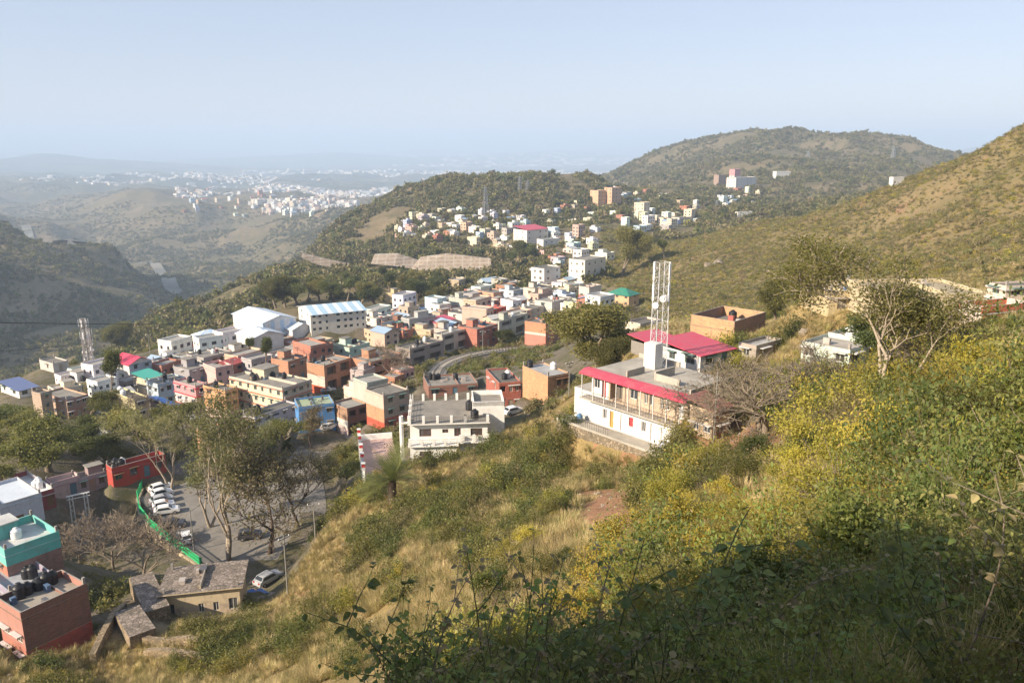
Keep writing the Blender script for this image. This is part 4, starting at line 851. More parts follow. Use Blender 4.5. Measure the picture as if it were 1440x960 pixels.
def villa():
    r0 = 116.5; a = P(578, 650, r0); th = R(5); root = empty('villa', a, th, label='white two storey villa with pillared roof terrace on the end of the hill', cat='villa')
    Wd, Dp, fh = 11.8, 10.5, 3.15; M = Matrix.Rotation(th, 3, 'Z')
    pad([a + M @ Vector(v) for v in ((-.5,-.5,0),(Wd,-.5,0),(Wd,Dp,0),(-.5,Dp,0))], a.z, 2.5, .05)
    w = MB(); wins = []
    def win(u, z, ww, hh, y=0): wins.append((u, z, ww, hh, y))
    # lower storey stands forward on the left half
    ops = [(1.4,3.2,1.1,2.3,.15,None),(4.9,5.6,1.1,1.9,.15,None)]; facade(w, (0,-1.4), (7.0,-1.4), -4, fh, [(99,WV)], ops); win(2.3,1.1,1.8,1.2,-1.4); win(5.25,1.1,.7,.8,-1.4)
    facade(w, (0,0), (0,-1.4), -4, fh, [(99,WV)], []); facade(w, (7.0,-1.4), (7.0,0), -4, fh, [(99,WV)], [])
    ops = [(1.4,3.2,fh+1.0,fh+2.2,.15,None),(4.9,5.8,fh+1.5,fh+2.1,.15,None),(6.7,7.7,fh+.9,fh+2.2,.15,None),(9.2,11.0,fh+.9,fh+2.1,.15,None)]
    facade(w, (0,0), (Wd,0), fh+.002, 2*fh, [(99,WV)], ops); facade(w, (7.0,0), (Wd,0), -4, fh+.002, [(99,WV)], [])
    facade(w, (Wd,0), (Wd,Dp), -4, 2*fh, [(99,WV)], []); facade(w, (Wd,Dp), (0,Dp), -4, 2*fh, [(99,WV)], []); facade(w, (0,Dp), (0,0), -4, 2*fh, [(99,WV)], [(2,3.2,fh+1,fh+2.2,.15,None),(6,7.2,fh+1,fh+2.2,.15,None)])
    for u, z, ww, hh in ((2.3,fh+1,1.8,1.2),(5.35,fh+1.5,.9,.6),(7.2,fh+.9,1.0,1.3),(10.1,fh+.9,1.8,1.2)): win(u, z, ww, hh, 0)
    w.build('wall', root)
    for u, z, ww, hh, y in wins: fm, pm = win_mesh(ww, hh, 'grid', FR, GL); f = link('window', fm, root, (u, y+.1, z)); link('pane', pm, f)
    MB().box(-.3,-1.95,fh,7.3,-.004,fh+.18,WV).build('balcony_slab', root); MB().box(7.305,-.9,fh,Wd+.2,-.004,fh+.18,WV).build('balcony_slab', root)
    railing(root, 0, -1.7, 7.1, -1.7, fh+.18, 4); railing(root, 7.6, -.65, Wd, -.65, fh+.18, 2)
    MB().box(-.35,-.9,2*fh,Wd+.35,Dp+.3,2*fh+.2,WV,VR).build('roof', root)
    railing(root, 0, -.65, 8.4, -.65, 2*fh+.2, 4); railing(root, 8.4, -.65, Wd, -.65, 2*fh+.2, 1); railing(root, 0, Dp, 9.2, Dp, 2*fh+.2, 5); railing(root, -.1, -.3, -.1, Dp, 2*fh+.2, 4)
    t = MB(); x0, x1, y0, y1, H2 = 9.7, 14.6, 2.6, 8.6, 2*fh+2.3
    facade(t,(x0,y0),(x1,y0),-4,H2,[(99,WV)],[]); facade(t,(x1,y0),(x1,y1),-4,H2,[(99,WV)],[]); facade(t,(x1,y1),(x0,y1),-4,H2,[(99,WV)],[]); facade(t,(x0,y1),(x0,y0),-4,H2,[(99,WV)],[(2,3,2*fh+.3,2*fh+2.2,.2,FR)])
    tb = t.build('stair_tower', root); MB().box(x0+.2,y0+.2,H2-.9,x1-.2,y1-.2,H2-.7,VR).build('roof', tb)
    q = MB(); q.box(x0+.2,y0,H2-.7,x1-.2,y0+.2,H2,WV).box(x0+.2,y1-.2,H2-.7,x1-.2,y1,H2,WV).box(x0,y0,H2-.7,x0+.2,y1,H2,WV).box(x1-.2,y0,H2-.7,x1,y1,H2,WV); q.build('parapet', tb)
    c = MB(); c.tube([(-1.3,.2,-4),(-1.3,.2,2*fh+1.2)], [.3,.3], WV, 10); c.box(-1.6,-.1,2*fh,-.36,.5,2*fh+.2,WV); c.build('porch_column', root)
    for x, y, k in ((9.2,5.2,'k'),(9.9,1.2,'k')): tank(a + M @ Vector((x, y, 2*fh+.2)), k, 'white villa' + (' beside its tower' if y > 3 else ' near its front corner'))
    return a, th
VA, VT = villa()
def villa_terrace():
    M = Matrix.Rotation(VT, 3, 'Z'); o = VA + M @ Vector((-1.8,-1.4,0)); root = empty('villa_terrace', o, VT + R(8), label='pink tiled terrace with white retaining wall and red striped posts beside the white villa', cat='terrace')
    tile = concrete('pink_tiles', (.50,.34,.30), .3); m = MB(); m.box(-5.2,-2.6,-7,0,12,.25,WV,tile); m.build('platform', root)
    m = MB(); m.box(-5.5,-3.1,-5.5,-5.203,12,1.1,WV); m.build('parapet', root); m = MB(); m.box(-5.2,11.7,.25,0,12,1.2,WV); m.build('parapet', root)
    for y in (-2.9, 1.2, 5, 9, 12):
        q = MB(); q.box(-.25,-.25,0,.25,.25,.5,WV).box(-.25,-.25,.5,.25,.25,1.0,flat('post_red', (.60,.05,.05))).box(-.3,-.3,1.0,.3,.3,1.12,WV); q.build('post', root, loc=(-5.36, y, 1.1))
    q = MB()
    q.face([(-5.5,-3.1,1.1),(-5.5,-8.5,-5),(-5.5,-8.5,-9),(-5.5,-3.1,-6)][::-1], WV); q.face([(-5.2,-3.1,1.1),(-5.2,-8.5,-5),(-5.2,-8.5,-9),(-5.2,-3.1,-6)], WV); q.face([(-5.5,-3.1,1.1),(-5.5,-8.5,-5),(-5.2,-8.5,-5),(-5.2,-3.1,1.1)], WV); q.build('wing_wall', root)
villa_terrace()
# ------------------------------------------------------------------ the long house with the pink red awning
def awning_house():
    zs = -28.6; a = PZ(832, 555, zs); b = PZ(966, 597, zs)    # balcony slab line
    th, Ln = frame_of(a, b); root = empty('awning_house', (a.x, a.y, zs-3.3), th, label='long house with pink red awning, stone upper floor and white lower floor on the spur', cat='house')
    M = Matrix.Rotation(th, 3, 'Z'); o = Vector((a.x, a.y, zs-3.3)); D = 8.5
    pad([o + M @ Vector(v) for v in ((-3,-2.0,0),(Ln+1,-2.0,0),(Ln+1,D,0),(-3,D,0))], o.z, 2.6, .5)
    Wt = paint('whitewash', (.80,.78,.75), .3); st = brick('stone_block', (.52,.40,.29)); RD = sheet('pink_red_sheet', (.56,.06,.10)); CO = concrete('roof_concrete', (.42,.385,.33))
    w = MB(); fr = flat('white_frame', (.7,.68,.64)); g = glass('window_glass'); k = Ln/22.0
    low = [(2.9,3.9,.9,2.1,'w'),(4.7,5.6,.1,2.1,'o'),(7.3,8.2,.1,2.1,'d'),(9.3,10.3,1.0,2.1,'r'),(12.2,13.2,.9,2.1,'w'),(14.3,15.4,.1,2.2,'d'),(16.6,17.5,.1,2.1,'d'),(18.6,19.8,.8,2.1,'w')]
    up = [(.5,2.0,1.0,2.2,'w'),(2.6,3.6,.15,2.2,'r'),(4.6,7.6,.2,2.6,'v'),(9.3,11.0,1.0,2.1,'w'),(12.6,13.4,.9,2.2,'w'),(13.9,14.7,.9,2.2,'w'),(16.2,17.0,.9,2.2,'w'),(17.3,18.1,.9,2.2,'w'),(20.2,21.2,.3,2.3,'d')]
    facade(w, (0,0), (Ln,0), -2.0, 3.1, [(99,Wt)], [(u0*k,u1*k,z0,z1,.2,None) for u0,u1,z0,z1,_ in low])
    facade(w, (0,0), (4.2*k,0), 3.3, 6.3, [(99,Wt)], [(u0*k,u1*k,3.3+z0,3.3+z1,.2,None) for u0,u1,z0,z1,_ in up if u1 < 4.2])
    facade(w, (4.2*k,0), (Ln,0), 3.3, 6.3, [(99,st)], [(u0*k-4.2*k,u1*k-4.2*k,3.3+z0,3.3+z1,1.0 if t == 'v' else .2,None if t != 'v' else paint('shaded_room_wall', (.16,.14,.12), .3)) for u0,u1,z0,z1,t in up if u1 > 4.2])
    facade(w, (Ln,0), (Ln,D), -4, 6.3, [(3.2,st),(99,st)], [(2,3,3.3+.9,3.3+2.1,.2,None)]); facade(w, (Ln,D), (0,D), -1, 6.3, [(99,Wt)], []); facade(w, (0,D), (0,0), -1, 6.3, [(99,Wt)], [(3,4.2,4.3,5.5,.2,None)])
    w.build('wall', root)
    OCR = flat('ochre_door', (.50,.28,.08)); RDD = flat('red_shutter', (.42,.05,.06)); WD = flat('white_door', (.66,.66,.66)); hm = flat('handle_metal', (.5,.5,.5))
    for zz, lst in ((0, low), (3.3, up)):
        for u0,u1,z0,z1,t in lst:
            ww = (u1-u0)*k; u = (u0+u1)/2*k
            if t == 'w': fm, pm = win_mesh(ww, z1-z0, 'grid', fr, g); f = link('window', fm, root, (u, .12, zz+z0)); link('pane', pm, f)
            elif t in 'odr': dm, hh = door_mesh(ww, z1-z0, {'o':OCR,'d':WD,'r':RDD}[t], hm); f = link('door', dm, root, (u, .14, zz+z0)); link('handle', hh, f)
    MB().box(-.6,-1.5,3.1,Ln+.3,-.004,3.28,CO).build('balcony_slab', root)
    # balcony posts and rail
    for i in range(9):
        x = -.3 + i*(Ln+.3)/8; MB().box(-.045,-.045,3.28,.045,.045,6.0,flat('white_post', (.6,.58,.55))).build('post', root, loc=(x,-1.35,0))
    r = MB(); [r.bar((-.3,-1.35,3.28+z), (Ln,-1.35,3.28+z), .05, RAIL, 3) for z in (.5,.95)]; [r.bar((-.3+i*.4,-1.35,3.28),(-.3+i*.4,-1.35,4.23),.03,RAIL,3) for i in range(int(Ln/.4))]; r.build('railing', root)
    aw = MB(); n = 12
    prof = [(-1.3,6.1),(-.9,6.32),(-.4,6.48),(.25,6.55)]
    for (y0,z0),(y1,z1) in zip(prof[:-1], prof[1:]):
        aw.face([(-.9,y0,z0),(Ln+.6,y0,z0),(Ln+.6,y1,z1),(-.9,y1,z1)], RD); aw.face([(-.9,y1,z1-.06),(Ln+.6,y1,z1-.06),(Ln+.6,y0,z0-.06),(-.9,y0,z0-.06)], RD)
    aw.face([(-.9,-1.3,6.0),(Ln+.6,-1.3,6.0),(Ln+.6,-1.3,6.1),(-.9,-1.3,6.1)], RD); aw.face([(-.9,y,z) for y,z in prof]+[(-.9,.25,6.3)], RD)
    aw.build('awning', root)
    MB().box(0,.26,6.3,Ln,D,6.45,CO).build('roof', root)
    pr = MB(); pr.box(0,D-.2,6.45,Ln*.45,D,7.0,CO).box(Ln*.35,.4,6.45,Ln*.35+.2,3.4,7.2,CO).box(Ln*.55,2.0,6.45,Ln*.55+.2,5.4,7.4,CO).box(Ln*.552+.2,2.0,6.45,Ln*.8,2.2,7.2,CO).box(Ln-.2,.4,6.45,Ln,D-.2,7.0,CO); pr.build('parapet', root)
    # terrace in front with its stone wall
    t = MB(); t.box(-3.2,-2.6,-3.6,Ln+.8,-.003,-.02,stonework('terrace_stone', (.30,.24,.17), 3.0),CO); t.box(-3.2,-2.6,-.018,Ln+.8,-2.4,.25,CO); t.build('terrace', root)
    q = MB(); q.bar((-3.1,-2.5,1.0),(5,-2.5,1.0),.06,RAIL,3); [q.bar((-3.1+i*.35,-2.5,.2),(-3.1+i*.35,-2.5,1.0),.04,RAIL,3) for i in range(24)]; q.build('railing', root)
    wd = MB(); wd.box(-3.0,.2,-1,-.01,3,3.6,Wt,CO); wd.build('side_room', root)
    # things lying about on the terrace
    W2 = lambda v: o + M @ Vector(v)
    b1 = MB().lathe(0,0,[(.5,0),(.55,.9),(.3,1.1)], flat('steel_tank', (.5,.52,.56), .3, .6), 12).build('water_drum', loc=W2((11.6,-.9,0)), label='grey steel drum on the terrace of the pink awninged house', cat='drum'); 
    for x, c, lb in ((14.9,(.55,.03,.05),'red plastic chair and bucket heap on the white walled terrace'),):
        e = empty('plastic_chair', W2((x,-1.2,0)), .4, label='red plastic chair on the terrace in front of the white lower floor', cat='chair'); mm = flat('red_plastic', c)
        MB().box(-.3,-.3,.42,.3,.3,.48,mm).build('seat', e); MB().box(-.3,.26,.48,.3,.31,.95,mm).build('backrest', e)
        for sx in (-.25,.25):
            for sy in (-.25,.25): MB().box(-.03,-.03,0,.03,.03,.42,mm).build('leg', e, loc=(sx,sy,0))
    c = MB(); cm = flat('washed_cloth', (.05,.08,.14))
    for i in range(8): c.face([(i*.15,.03*math.sin(i),1.9),((i+1)*.15,.03*math.sin(i+1),1.9),((i+1)*.15,.06*math.sin(i*1.7+1.7),.8),(i*.15,.06*math.sin(i*1.7),.8)], cm)
    c.build('hanging_cloth', loc=W2((17.8,-.35,0)), rot=th, label='dark cloth drying against the white lower floor', cat='cloth')
    tank(W2((-1.0,-.9,0)), 'b', 'terrace corner of the pink awninged house', .7)
    return o, M, Ln, th
AO, AM, AL, ATH = awning_house(); _TW = PZ(925, 516, -28.6-3.3+6.45)
# ------------------------------------------------------------------ lattice towers
def lattice(mb, w0, w1, h, n, m, t=.09, square=True):
    C4 = ((-1,-1),(1,-1),(1,1),(-1,1)); lv = [(i/n) for i in range(n+1)]
    pt = lambda c, f: Vector((c[0]*(w0+(w1-w0)*f)/2, c[1]*(w0+(w1-w0)*f)/2, h*f))
    for c in C4: mb.bar(pt(c,0), pt(c,1), t*1.3, m)
    for i in range(n):
        for k in range(4):
            a, b = C4[k], C4[(k+1)%4]; mb.bar(pt(a,lv[i+1]), pt(b,lv[i+1]), t*.8, m, 3); mb.bar(pt(a,lv[i]), pt(b,lv[i+1]), t*.7, m, 3); mb.bar(pt(b,lv[i]), pt(a,lv[i+1]), t*.7, m, 3)
def telecom(pos, h, w0, w1, label, n=9, panels=6, t=.08, dishes=2, cab=None, c=(.66,.66,.66), seed=1):
    rnd = random.Random(seed); m = flat('galvanised_steel_%d' % seed, c, .5); wh = flat('antenna_white', (.80,.80,.80)); root = empty('telecom_tower', pos, .3, label=label, cat='telecom tower')
    mb = MB(); lattice(mb, w0, w1, h, n, m, t); mb.build('mast', root)
    for lvl in (h*.97, h*.78)[:1 if panels < 4 else 2]:
        fr = MB(); rr = w1*.5+.6
        for k in range(6): a = k*math.pi/3; fr.bar((w1*.4*math.cos(a), w1*.4*math.sin(a), lvl-.3), (rr*math.cos(a), rr*math.sin(a), lvl-.3), t*.6, m, 3); fr.bar((w1*.4*math.cos(a), w1*.4*math.sin(a), lvl-1.4), (rr*math.cos(a), rr*math.sin(a), lvl-1.4), t*.6, m, 3)
        fr.build('platform_frame', root)
        for k in range(panels):
            a = k*2*math.pi/panels + .3; MB().box(-.05,-.12,-1.6,.05,.12,.3,wh).build('panel_antenna', root, loc=(rr*math.cos(a), rr*math.sin(a), lvl), rot=a)
    for k in range(dishes):
        a = rnd.random()*6; z = h*rnd.uniform(.35,.7); mb = MB(); mb.bar((w1*.5*math.cos(a), w1*.5*math.sin(a), z), ((w1*.5+.5)*math.cos(a), (w1*.5+.5)*math.sin(a), z), .12, m); mb.bar(((w1*.5+.35)*math.cos(a), (w1*.5+.35)*math.sin(a), z), ((w1*.5+.6)*math.cos(a), (w1*.5+.6)*math.sin(a), z), .75, wh, 12); mb.build('dish_antenna', root)
    cb = MB(); 
    for x in (-.05,.05): cb.bar((x, w0*.5, 0), (x, w1*.5, h*.9), .12, flat('cable_black', (.05,.05,.05)), 3)
    cb.build('cable_run', root)
    return root
tt = telecom(_TW, 12.4, 1.45, 1.3, 'white lattice telecom tower standing on the roof of the pink awninged house', 9, 4, .06, 3, c=(.70,.70,.70), seed=5)
MB().box(-.9,-.8,0,.75,.6,3.0,paint('shelter_white', (.80,.79,.77), .2)).build('equipment_shelter', loc=_TW + Vector((-.5,-.2,.01)), rot=ATH, label='white equipment shelter at the foot of the white telecom tower', cat='shelter')
q = hit(128, 538, 80, 400); telecom(q, 17.5, 2.2, 1.1, 'taller of the two grey telecom masts on the valley rim, topped with white antennas', 12, 6, .11, 5, seed=7, c=(.42,.38,.36))
q = hit(136, 530, 80, 400); telecom(q + Vector((-2.6,3,0)), 13, 1.6, .9, 'shorter grey telecom mast behind the taller one on the valley rim', 9, 4, .10, 4, seed=9, c=(.42,.38,.36))
def pylon(px, ytop, ybot, r, label, w=6.0):
    g = P(px, ybot, r); t = P(px, ytop, r); h = t.z - g.z; m = flat('pylon_steel', (.33,.33,.33), .5, .3); root = empty('pylon', (g.x, g.y, g.z), .5, label=label, cat='pylon', group=None)
    mb = MB(); lattice(mb, w, w*.22, h, 8, m, max(.22, r*.0004)); mb.build('mast', root)
    for f in (.72, .84, .96): b = MB(); b.bar((-w*.75,0,h*f),(w*.75,0,h*f), max(.22, r*.00045), m); b.bar((-w*.75,0,h*f),(0,0,h*f+1), .15, m, 3); b.bar((w*.75,0,h*f),(0,0,h*f+1), .15, m, 3); b.build('crossarm', root)
for a in ((683,263,300,800,'steel pylon alone on the shoulder of the wooded hill above the settlement'),(731,248,283,930,'tallest of the three steel pylons near the wooded hilltop'),(742,254,281,930,'middle one of the three steel pylons near the wooded hilltop'),(750,264,281,935,'shortest of the three steel pylons near the wooded hilltop'),(1254,206,238,1700,'slim pylon on the crest of the far broad hill'),(1135,213,233,1750,'pylon in the middle of the far broad hill'),(1007,282,307,1000,'pylon on the low ground below the far broad hill')): pylon(*a, w=5 if a[3] < 1200 else 8)
# ------------------------------------------------------------------ halls and the other named buildings
hs('factory_hall', 'large white hall with pale blue striped walls and high ridged roof', 372, 452, 488, 327, 416, 262, yaw=45, n=1, L=[(1,sheet('striped_cladding_left', (.78,.79,.80), (.52,.66,.80), .35, 1))], Rm=[(1,sheet('striped_cladding_right', (.78,.79,.80), (.45,.60,.78), .35, 0))], roof='gabley', rm=sheet('ridged_white_sheet', (.74,.77,.80), (.55,.68,.80), .35, 1), wl=0, wr=0, hmax=9, door=False)
hs('factory_annex', 'lower white ridged annex in front of the large striped hall', 356, 474, 494, 332, 398, 246, yaw=45, n=1, L=[(1,W((.78,.76,.72),.2))], roof='gabley', rm=sheet('ridged_white_sheet', (.74,.77,.80), (.55,.68,.80), .35, 1), wl=0, wr=0, hmax=4.5, door=False)
hs('factory_annex', 'blue white low shed right of the large striped hall', 412, 462, 476, 396, 440, 262, yaw=45, n=1, L=[(1,W((.7,.72,.76),.2))], roof='gabley', rm=sheet('ridged_white_sheet', (.74,.77,.80), (.42,.58,.78), .35, 1), wl=0, wr=0, hmax=4, door=False)
hs('striped_shed', 'long cream three storey building under a blue and white striped sheet roof', 438, 441, 468, 419, 514, 262, yaw=28, n=3, L=[(1,W((.72,.70,.66),.2))], Rm=[(1,W((.74,.69,.60),.2))], roof='gablex', rm=sheet('striped_roof_sheet', (.42,.60,.74), (.78,.80,.82), .35, 0), wl=2, wr=9, hmax=11, door=False, win='plain')
hs('pink_roof_house', 'white walled house with large bright pink red sheet roof behind the telecom tower', 984, 495, 524, 930, 1030, 96, yaw=36, n=1, L=[(1,W((.78,.77,.76)))], roof='shed', rm=sheet('pink_red_sheet', (.56,.06,.10)), wl=2, wr=2, hmax=3.2)
hs('pink_canopy', 'narrow pink red canopy on posts left of the large pink red roof', 935, 487, 510, 888, 972, 106, yaw=33, n=1, L=[(1,W((.30,.27,.24)))], roof='shed', rm=sheet('pink_red_sheet', (.56,.06,.10)), wl=0, wr=0, hmax=3.0)
hs('brick_parapet_house', 'bare orange brick house with high roofless walls behind the pink red roof', 1031, 452, 486, 972, 1077, 118, yaw=46, n=1, L=[(1,B((.55,.32,.16)))], Rm=[(1,B((.34,.20,.13)))], wl=0, wr=2, ph=1.6, tanks=[(.6,.2,'k')])
hs('grey_roof_house', 'low concrete roofed house behind the leafless thorn tree', 1062, 486, 510, 1040, 1100, 100, yaw=40, n=1, L=[(1,W((.42,.36,.30)))], wl=1, wr=2, rm=concrete('roof_concrete', (.46,.44,.41)))
hs('rusty_roof_house', 'stone annex with rusty red sheet roof at the end of the pink awninged house', 1001, 572, 618, 971, 1022, 77, yaw=38, n=2, L=[(1,stonework('annex_stone', (.50,.38,.27), 2.2))], roof='shed', rm=sheet('rusty_sheet', (.26,.10,.07)), wl=2, wr=1, hmax=5.2, door=False)
hs('mint_house', 'mint green and white house behind the tall forked tree', 1190, 492, 548, 1128, 1256, 86, yaw=42, n=2, L=[(.5,W((.52,.66,.58),.6)),(1,W((.62,.70,.62),.7))], wl=3, wr=3, tanks=[(.3,.2,'w')], rm=concrete('roof_concrete', (.40,.36,.31)))
hs('yellow_wall_house', 'cream yellow house with pale blue roof parapet at the foot of the grassy hill', 1164, 409, 446, 1160, 1240, 104, yaw=6, n=1, L=[(1,W((.60,.48,.28)))], wl=0, wr=2, ph=1.0, depthL=8, trim=W((.62,.62,.62)), rm=concrete('blue_roof_wash', (.46,.52,.62)))
hs('long_cream_house', 'long cream house with flat earth coloured roof behind the spreading tree', 1246, 413, 458, 1242, 1394, 97, yaw=3, n=1, L=[(1,W((.62,.52,.34)))], wl=0, wr=5, ph=.5, depthL=10, rm=concrete('earth_roof', (.40,.33,.22)))
hs('orange_wall_house', 'house with orange red wall panels and white posts right of the long cream house', 1378, 431, 462, 1362, 1450, 84, yaw=20, n=1, L=[(1,W((.72,.60,.52)))], Rm=[(1,W((.68,.20,.10)))], wl=1, wr=3, ph=.8, hmax=4, trim=W(WHITE))
hs('slab_roof_house', 'white house with stepped slab roof rising above the orange walls at the right border', 1410, 402, 440, 1398, 1470, 98, yaw=12, n=2, L=[(1,W((.74,.62,.52)))], wl=1, wr=2, ledge=W((.72,.66,.60)), ph=.3, hmax=5)
# cottage with slate roof in the lower left
CT_ = hs('cottage', 'long cream cottage with sagging slate roof beside the lane', 232, 832, 880, 226, 336, 87.5, yaw=12, n=1, L=[(1,W((.60,.48,.34)))], Rm=[(.5,W((.66,.52,.38),.7)),(1,W((.74,.60,.40),.6))], roof='flat', ph=.12, over=.45, rm=stonework('pale_slate_roof', (.30,.245,.205), 2.2), wl=0, wr=5, depthL=5.4, hmax=4.0, door=False, wsz=(1.0,1.1), win='grid')
hs('stone_hut', 'small dry stone hut left of the long cream cottage', 206, 850, 884, 181, 232, 85, yaw=35, n=1, L=[(1,stonework('hut_stone', (.34,.26,.18), 3.6))], wl=0, wr=0, hmax=2.0, ph=.15, over=.0, rm=stonework('pale_slate_roof', (.30,.245,.205), 2.2), door=False)
hs('stone_store', 'collapsed dry stone store below the small stone hut', 184, 893, 912, 160, 196, 80, yaw=40, n=1, L=[(1,stonework('hut_stone', (.34,.26,.18), 3.6))], wl=0, wr=0, hmax=1.3, ph=.1, over=.0, rm=stonework('pale_slate_roof', (.30,.245,.205), 2.2), door=False)
for (x0,y0),(x1,y1),h,lb in (((196,905),(306,912),.9,'upper dry stone terrace wall below the cream cottage'),((206,925),(292,932),.9,'lower dry stone terrace wall below the cream cottage'),((132,935),(176,862),1.2,'ochre earth wall running uphill beside the tall brown brick house')):
    a = hit(x0,y0,40,300); b = hit(x1,y1,40,300); pts = [a.lerp(b, i/6) for i in range(7)]; pts = [Vector((p.x, p.y, H(p.x,p.y))) for p in pts]; wall_run('terrace_wall', lb, pts, h, .6, stonework('ochre_rubble', (.33,.25,.16), 4.0), group=None)
# ------------------------------------------------------------------ poles and wires
def pole(px, ybot, h, label, r0=60, arm=True, c=(.26,.25,.23), two=False, lamp=False):
    g = hit(px, ybot, r0, 900); m = concrete('pole_concrete', c, .3); root = empty('utility_pole', g, random.random(), label=label, cat='utility pole')
    MB().tube([(0,0,-.5),(0,0,h)], [.10,.06], m, 8).build('shaft', root)
    if arm: b = MB(); b.box(-.8,-.05,h-.5,.8,.05,h-.38,m); b.box(-.5,-.05,h-1.1,.5,.05,h-.98,m); b.build('crossarm', root); i = [MB().lathe(0,0,[(.05,0),(.06,.12),(.03,.2)], flat('insulator_white', (.7,.7,.68)), 6).build('insulator', root, loc=(x,0,h-.38)) for x in (-.7,0,.7)]
    return g, h
pls = [pole(455,612,7,'pale utility pole on the lane beside the blue painted house'), pole(273,775,6.5,'slim grey pole among the cars of the car park',arm=False), pole(444,762,5.5,'leaning wooden pole beside the shaded lane'), pole(405,838,7.5,'pole at the edge of the yard beside the slate roofed cottage'), pole(787,476,7,'utility pole beside the railway scrub'), pole(233,572,9,'tall pole in front of the blue sheet roof'), pole(212,505,8,'pole behind the pink red gable'), pole(679,497,6.5,'grey pole beside the railway and the dark red brick house'), pole(1003,628,7.5,'white pole behind the rusty roofed annex',arm=False),pole(1195,395,9,'pole in the scrub at the foot of the grassy hill')]
# steel frame gantry beside the turquoise house
g = PZ(118, 757, -59.4); gr = empty('steel_gantry', g, R(35), label='white painted lattice gantry with two legs beside the shaded road', cat='gantry'); gm_ = flat('gantry_steel', (.62,.62,.60))
for sx in (-1.0, 1.0):
    q = MB(); [q.bar((sx+dx, dy, 0), (sx+dx*.7, dy*.7, 7.4), .12, gm_) for dx in (-.3,.3) for dy in (-.3,.3)]; [q.bar((sx-.3*(-1)**i, -.3, i*.92), (sx+.3*(-1)**i, -.3, i*.92+.92), .07, gm_, 3) for i in range(8)]; q.build('leg', gr)
q = MB(); q.bar((-1.6,0,7.4),(1.6,0,7.4),.2,gm_); q.bar((-1.6,-.3,7.0),(1.6,-.3,7.0),.1,gm_); q.bar((-1,0,2),(1,0,5),.1,gm_); q.build('crossbeam', gr)
def cable(name, a, b, sag, label, t=.03):
    pts = [Vector(a).lerp(Vector(b), i/24) - Vector((0,0,sag*4*(i/24)*(1-i/24))) for i in range(25)]; base = pts[0]
    MB().tube([p-base for p in pts], [t]*25, flat('cable_black', (.03,.03,.03)), 4).build(name, loc=base, label=label, cat='cable')
cable('power_cable', P(-80,452,120), P(420,449,330), 1.0, 'dark cable slung across the shaded valley above the rooftops', .07)
cable('power_cable', P(-80,500,120), P(240,468,330), .6, 'faint lower cable crossing in front of the shaded valley', .04)
more = [pole(500,560,7.5,'pole between the brick rows right of the parked white cars'), pole(560,500,7,'pole among the upper brick rows'), pole(330,545,8,'pole above the cream apartments'), pole(640,470,7,'pole in front of the cream grey row house'), pole(420,520,7,'pole behind the orange and white ended brick house'), pole(290,600,8,'pole below the peach orange house'), pole(375,655,7.5,'pole beside the narrow dusky pink house'), pole(800,560,6.5,'pole on the bank beside the orange brick house')]
for i, (a, b, lb) in enumerate(((0,1,'from the bright blue house to the car park'),(5,0,'in front of the blue sheet roof towards the blue house'),(4,7,'along the railway scrub'),(2,3,'over the yard of the slate roofed cottage'))):
    cable('overhead_wire', pls[a][0] + Vector((0,0,pls[a][1]-.4)), pls[b][0] + Vector((0,0,pls[b][1]-.4)), .8, f'thin overhead wire strung {lb}', .022)
for i, (a, b, lb) in enumerate(((0,1,'over the upper brick rows'),(1,3,'towards the cream grey row house'),(2,4,'above the cream apartments'),(4,0,'over the parked white cars'),(5,2,'past the peach orange house'),(6,5,'above the dusky pink house'))):
    cable('overhead_wire', more[a][0] + Vector((0,0,more[a][1]-.4)), more[b][0] + Vector((0,0,more[b][1]-.4)), .9, f'thin overhead wire strung {lb}', .03)
# tunnel mouth on the grassy hill
def tunnel():
    c = P(1010, 372, 385); n = Vector((-c.x, -c.y, 0)).normalized(); th = math.atan2(n.y, n.x) + math.pi/2; root = empty('tunnel_mouth', (c.x, c.y, c.z-2.2), th, label='round stone railway tunnel mouth in the grassy hillside', cat='tunnel')
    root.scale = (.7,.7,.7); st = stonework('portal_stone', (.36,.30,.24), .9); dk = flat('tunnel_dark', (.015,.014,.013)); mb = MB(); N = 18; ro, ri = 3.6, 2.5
    for k in range(N):
        a0 = -0.5 + (math.pi+1.0)*k/N; a1 = -0.5 + (math.pi+1.0)*(k+1)/N
        A = lambda r, a, y: (r*math.cos(a), y, 2.2 + r*math.sin(a))
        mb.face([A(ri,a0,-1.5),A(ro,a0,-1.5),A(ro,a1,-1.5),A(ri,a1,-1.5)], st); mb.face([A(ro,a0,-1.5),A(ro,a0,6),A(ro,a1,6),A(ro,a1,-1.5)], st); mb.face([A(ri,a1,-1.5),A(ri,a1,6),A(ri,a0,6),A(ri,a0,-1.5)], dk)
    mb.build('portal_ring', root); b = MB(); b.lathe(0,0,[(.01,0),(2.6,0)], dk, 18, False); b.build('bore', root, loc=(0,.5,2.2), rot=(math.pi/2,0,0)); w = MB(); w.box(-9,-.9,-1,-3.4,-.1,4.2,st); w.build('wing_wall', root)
tunnel()
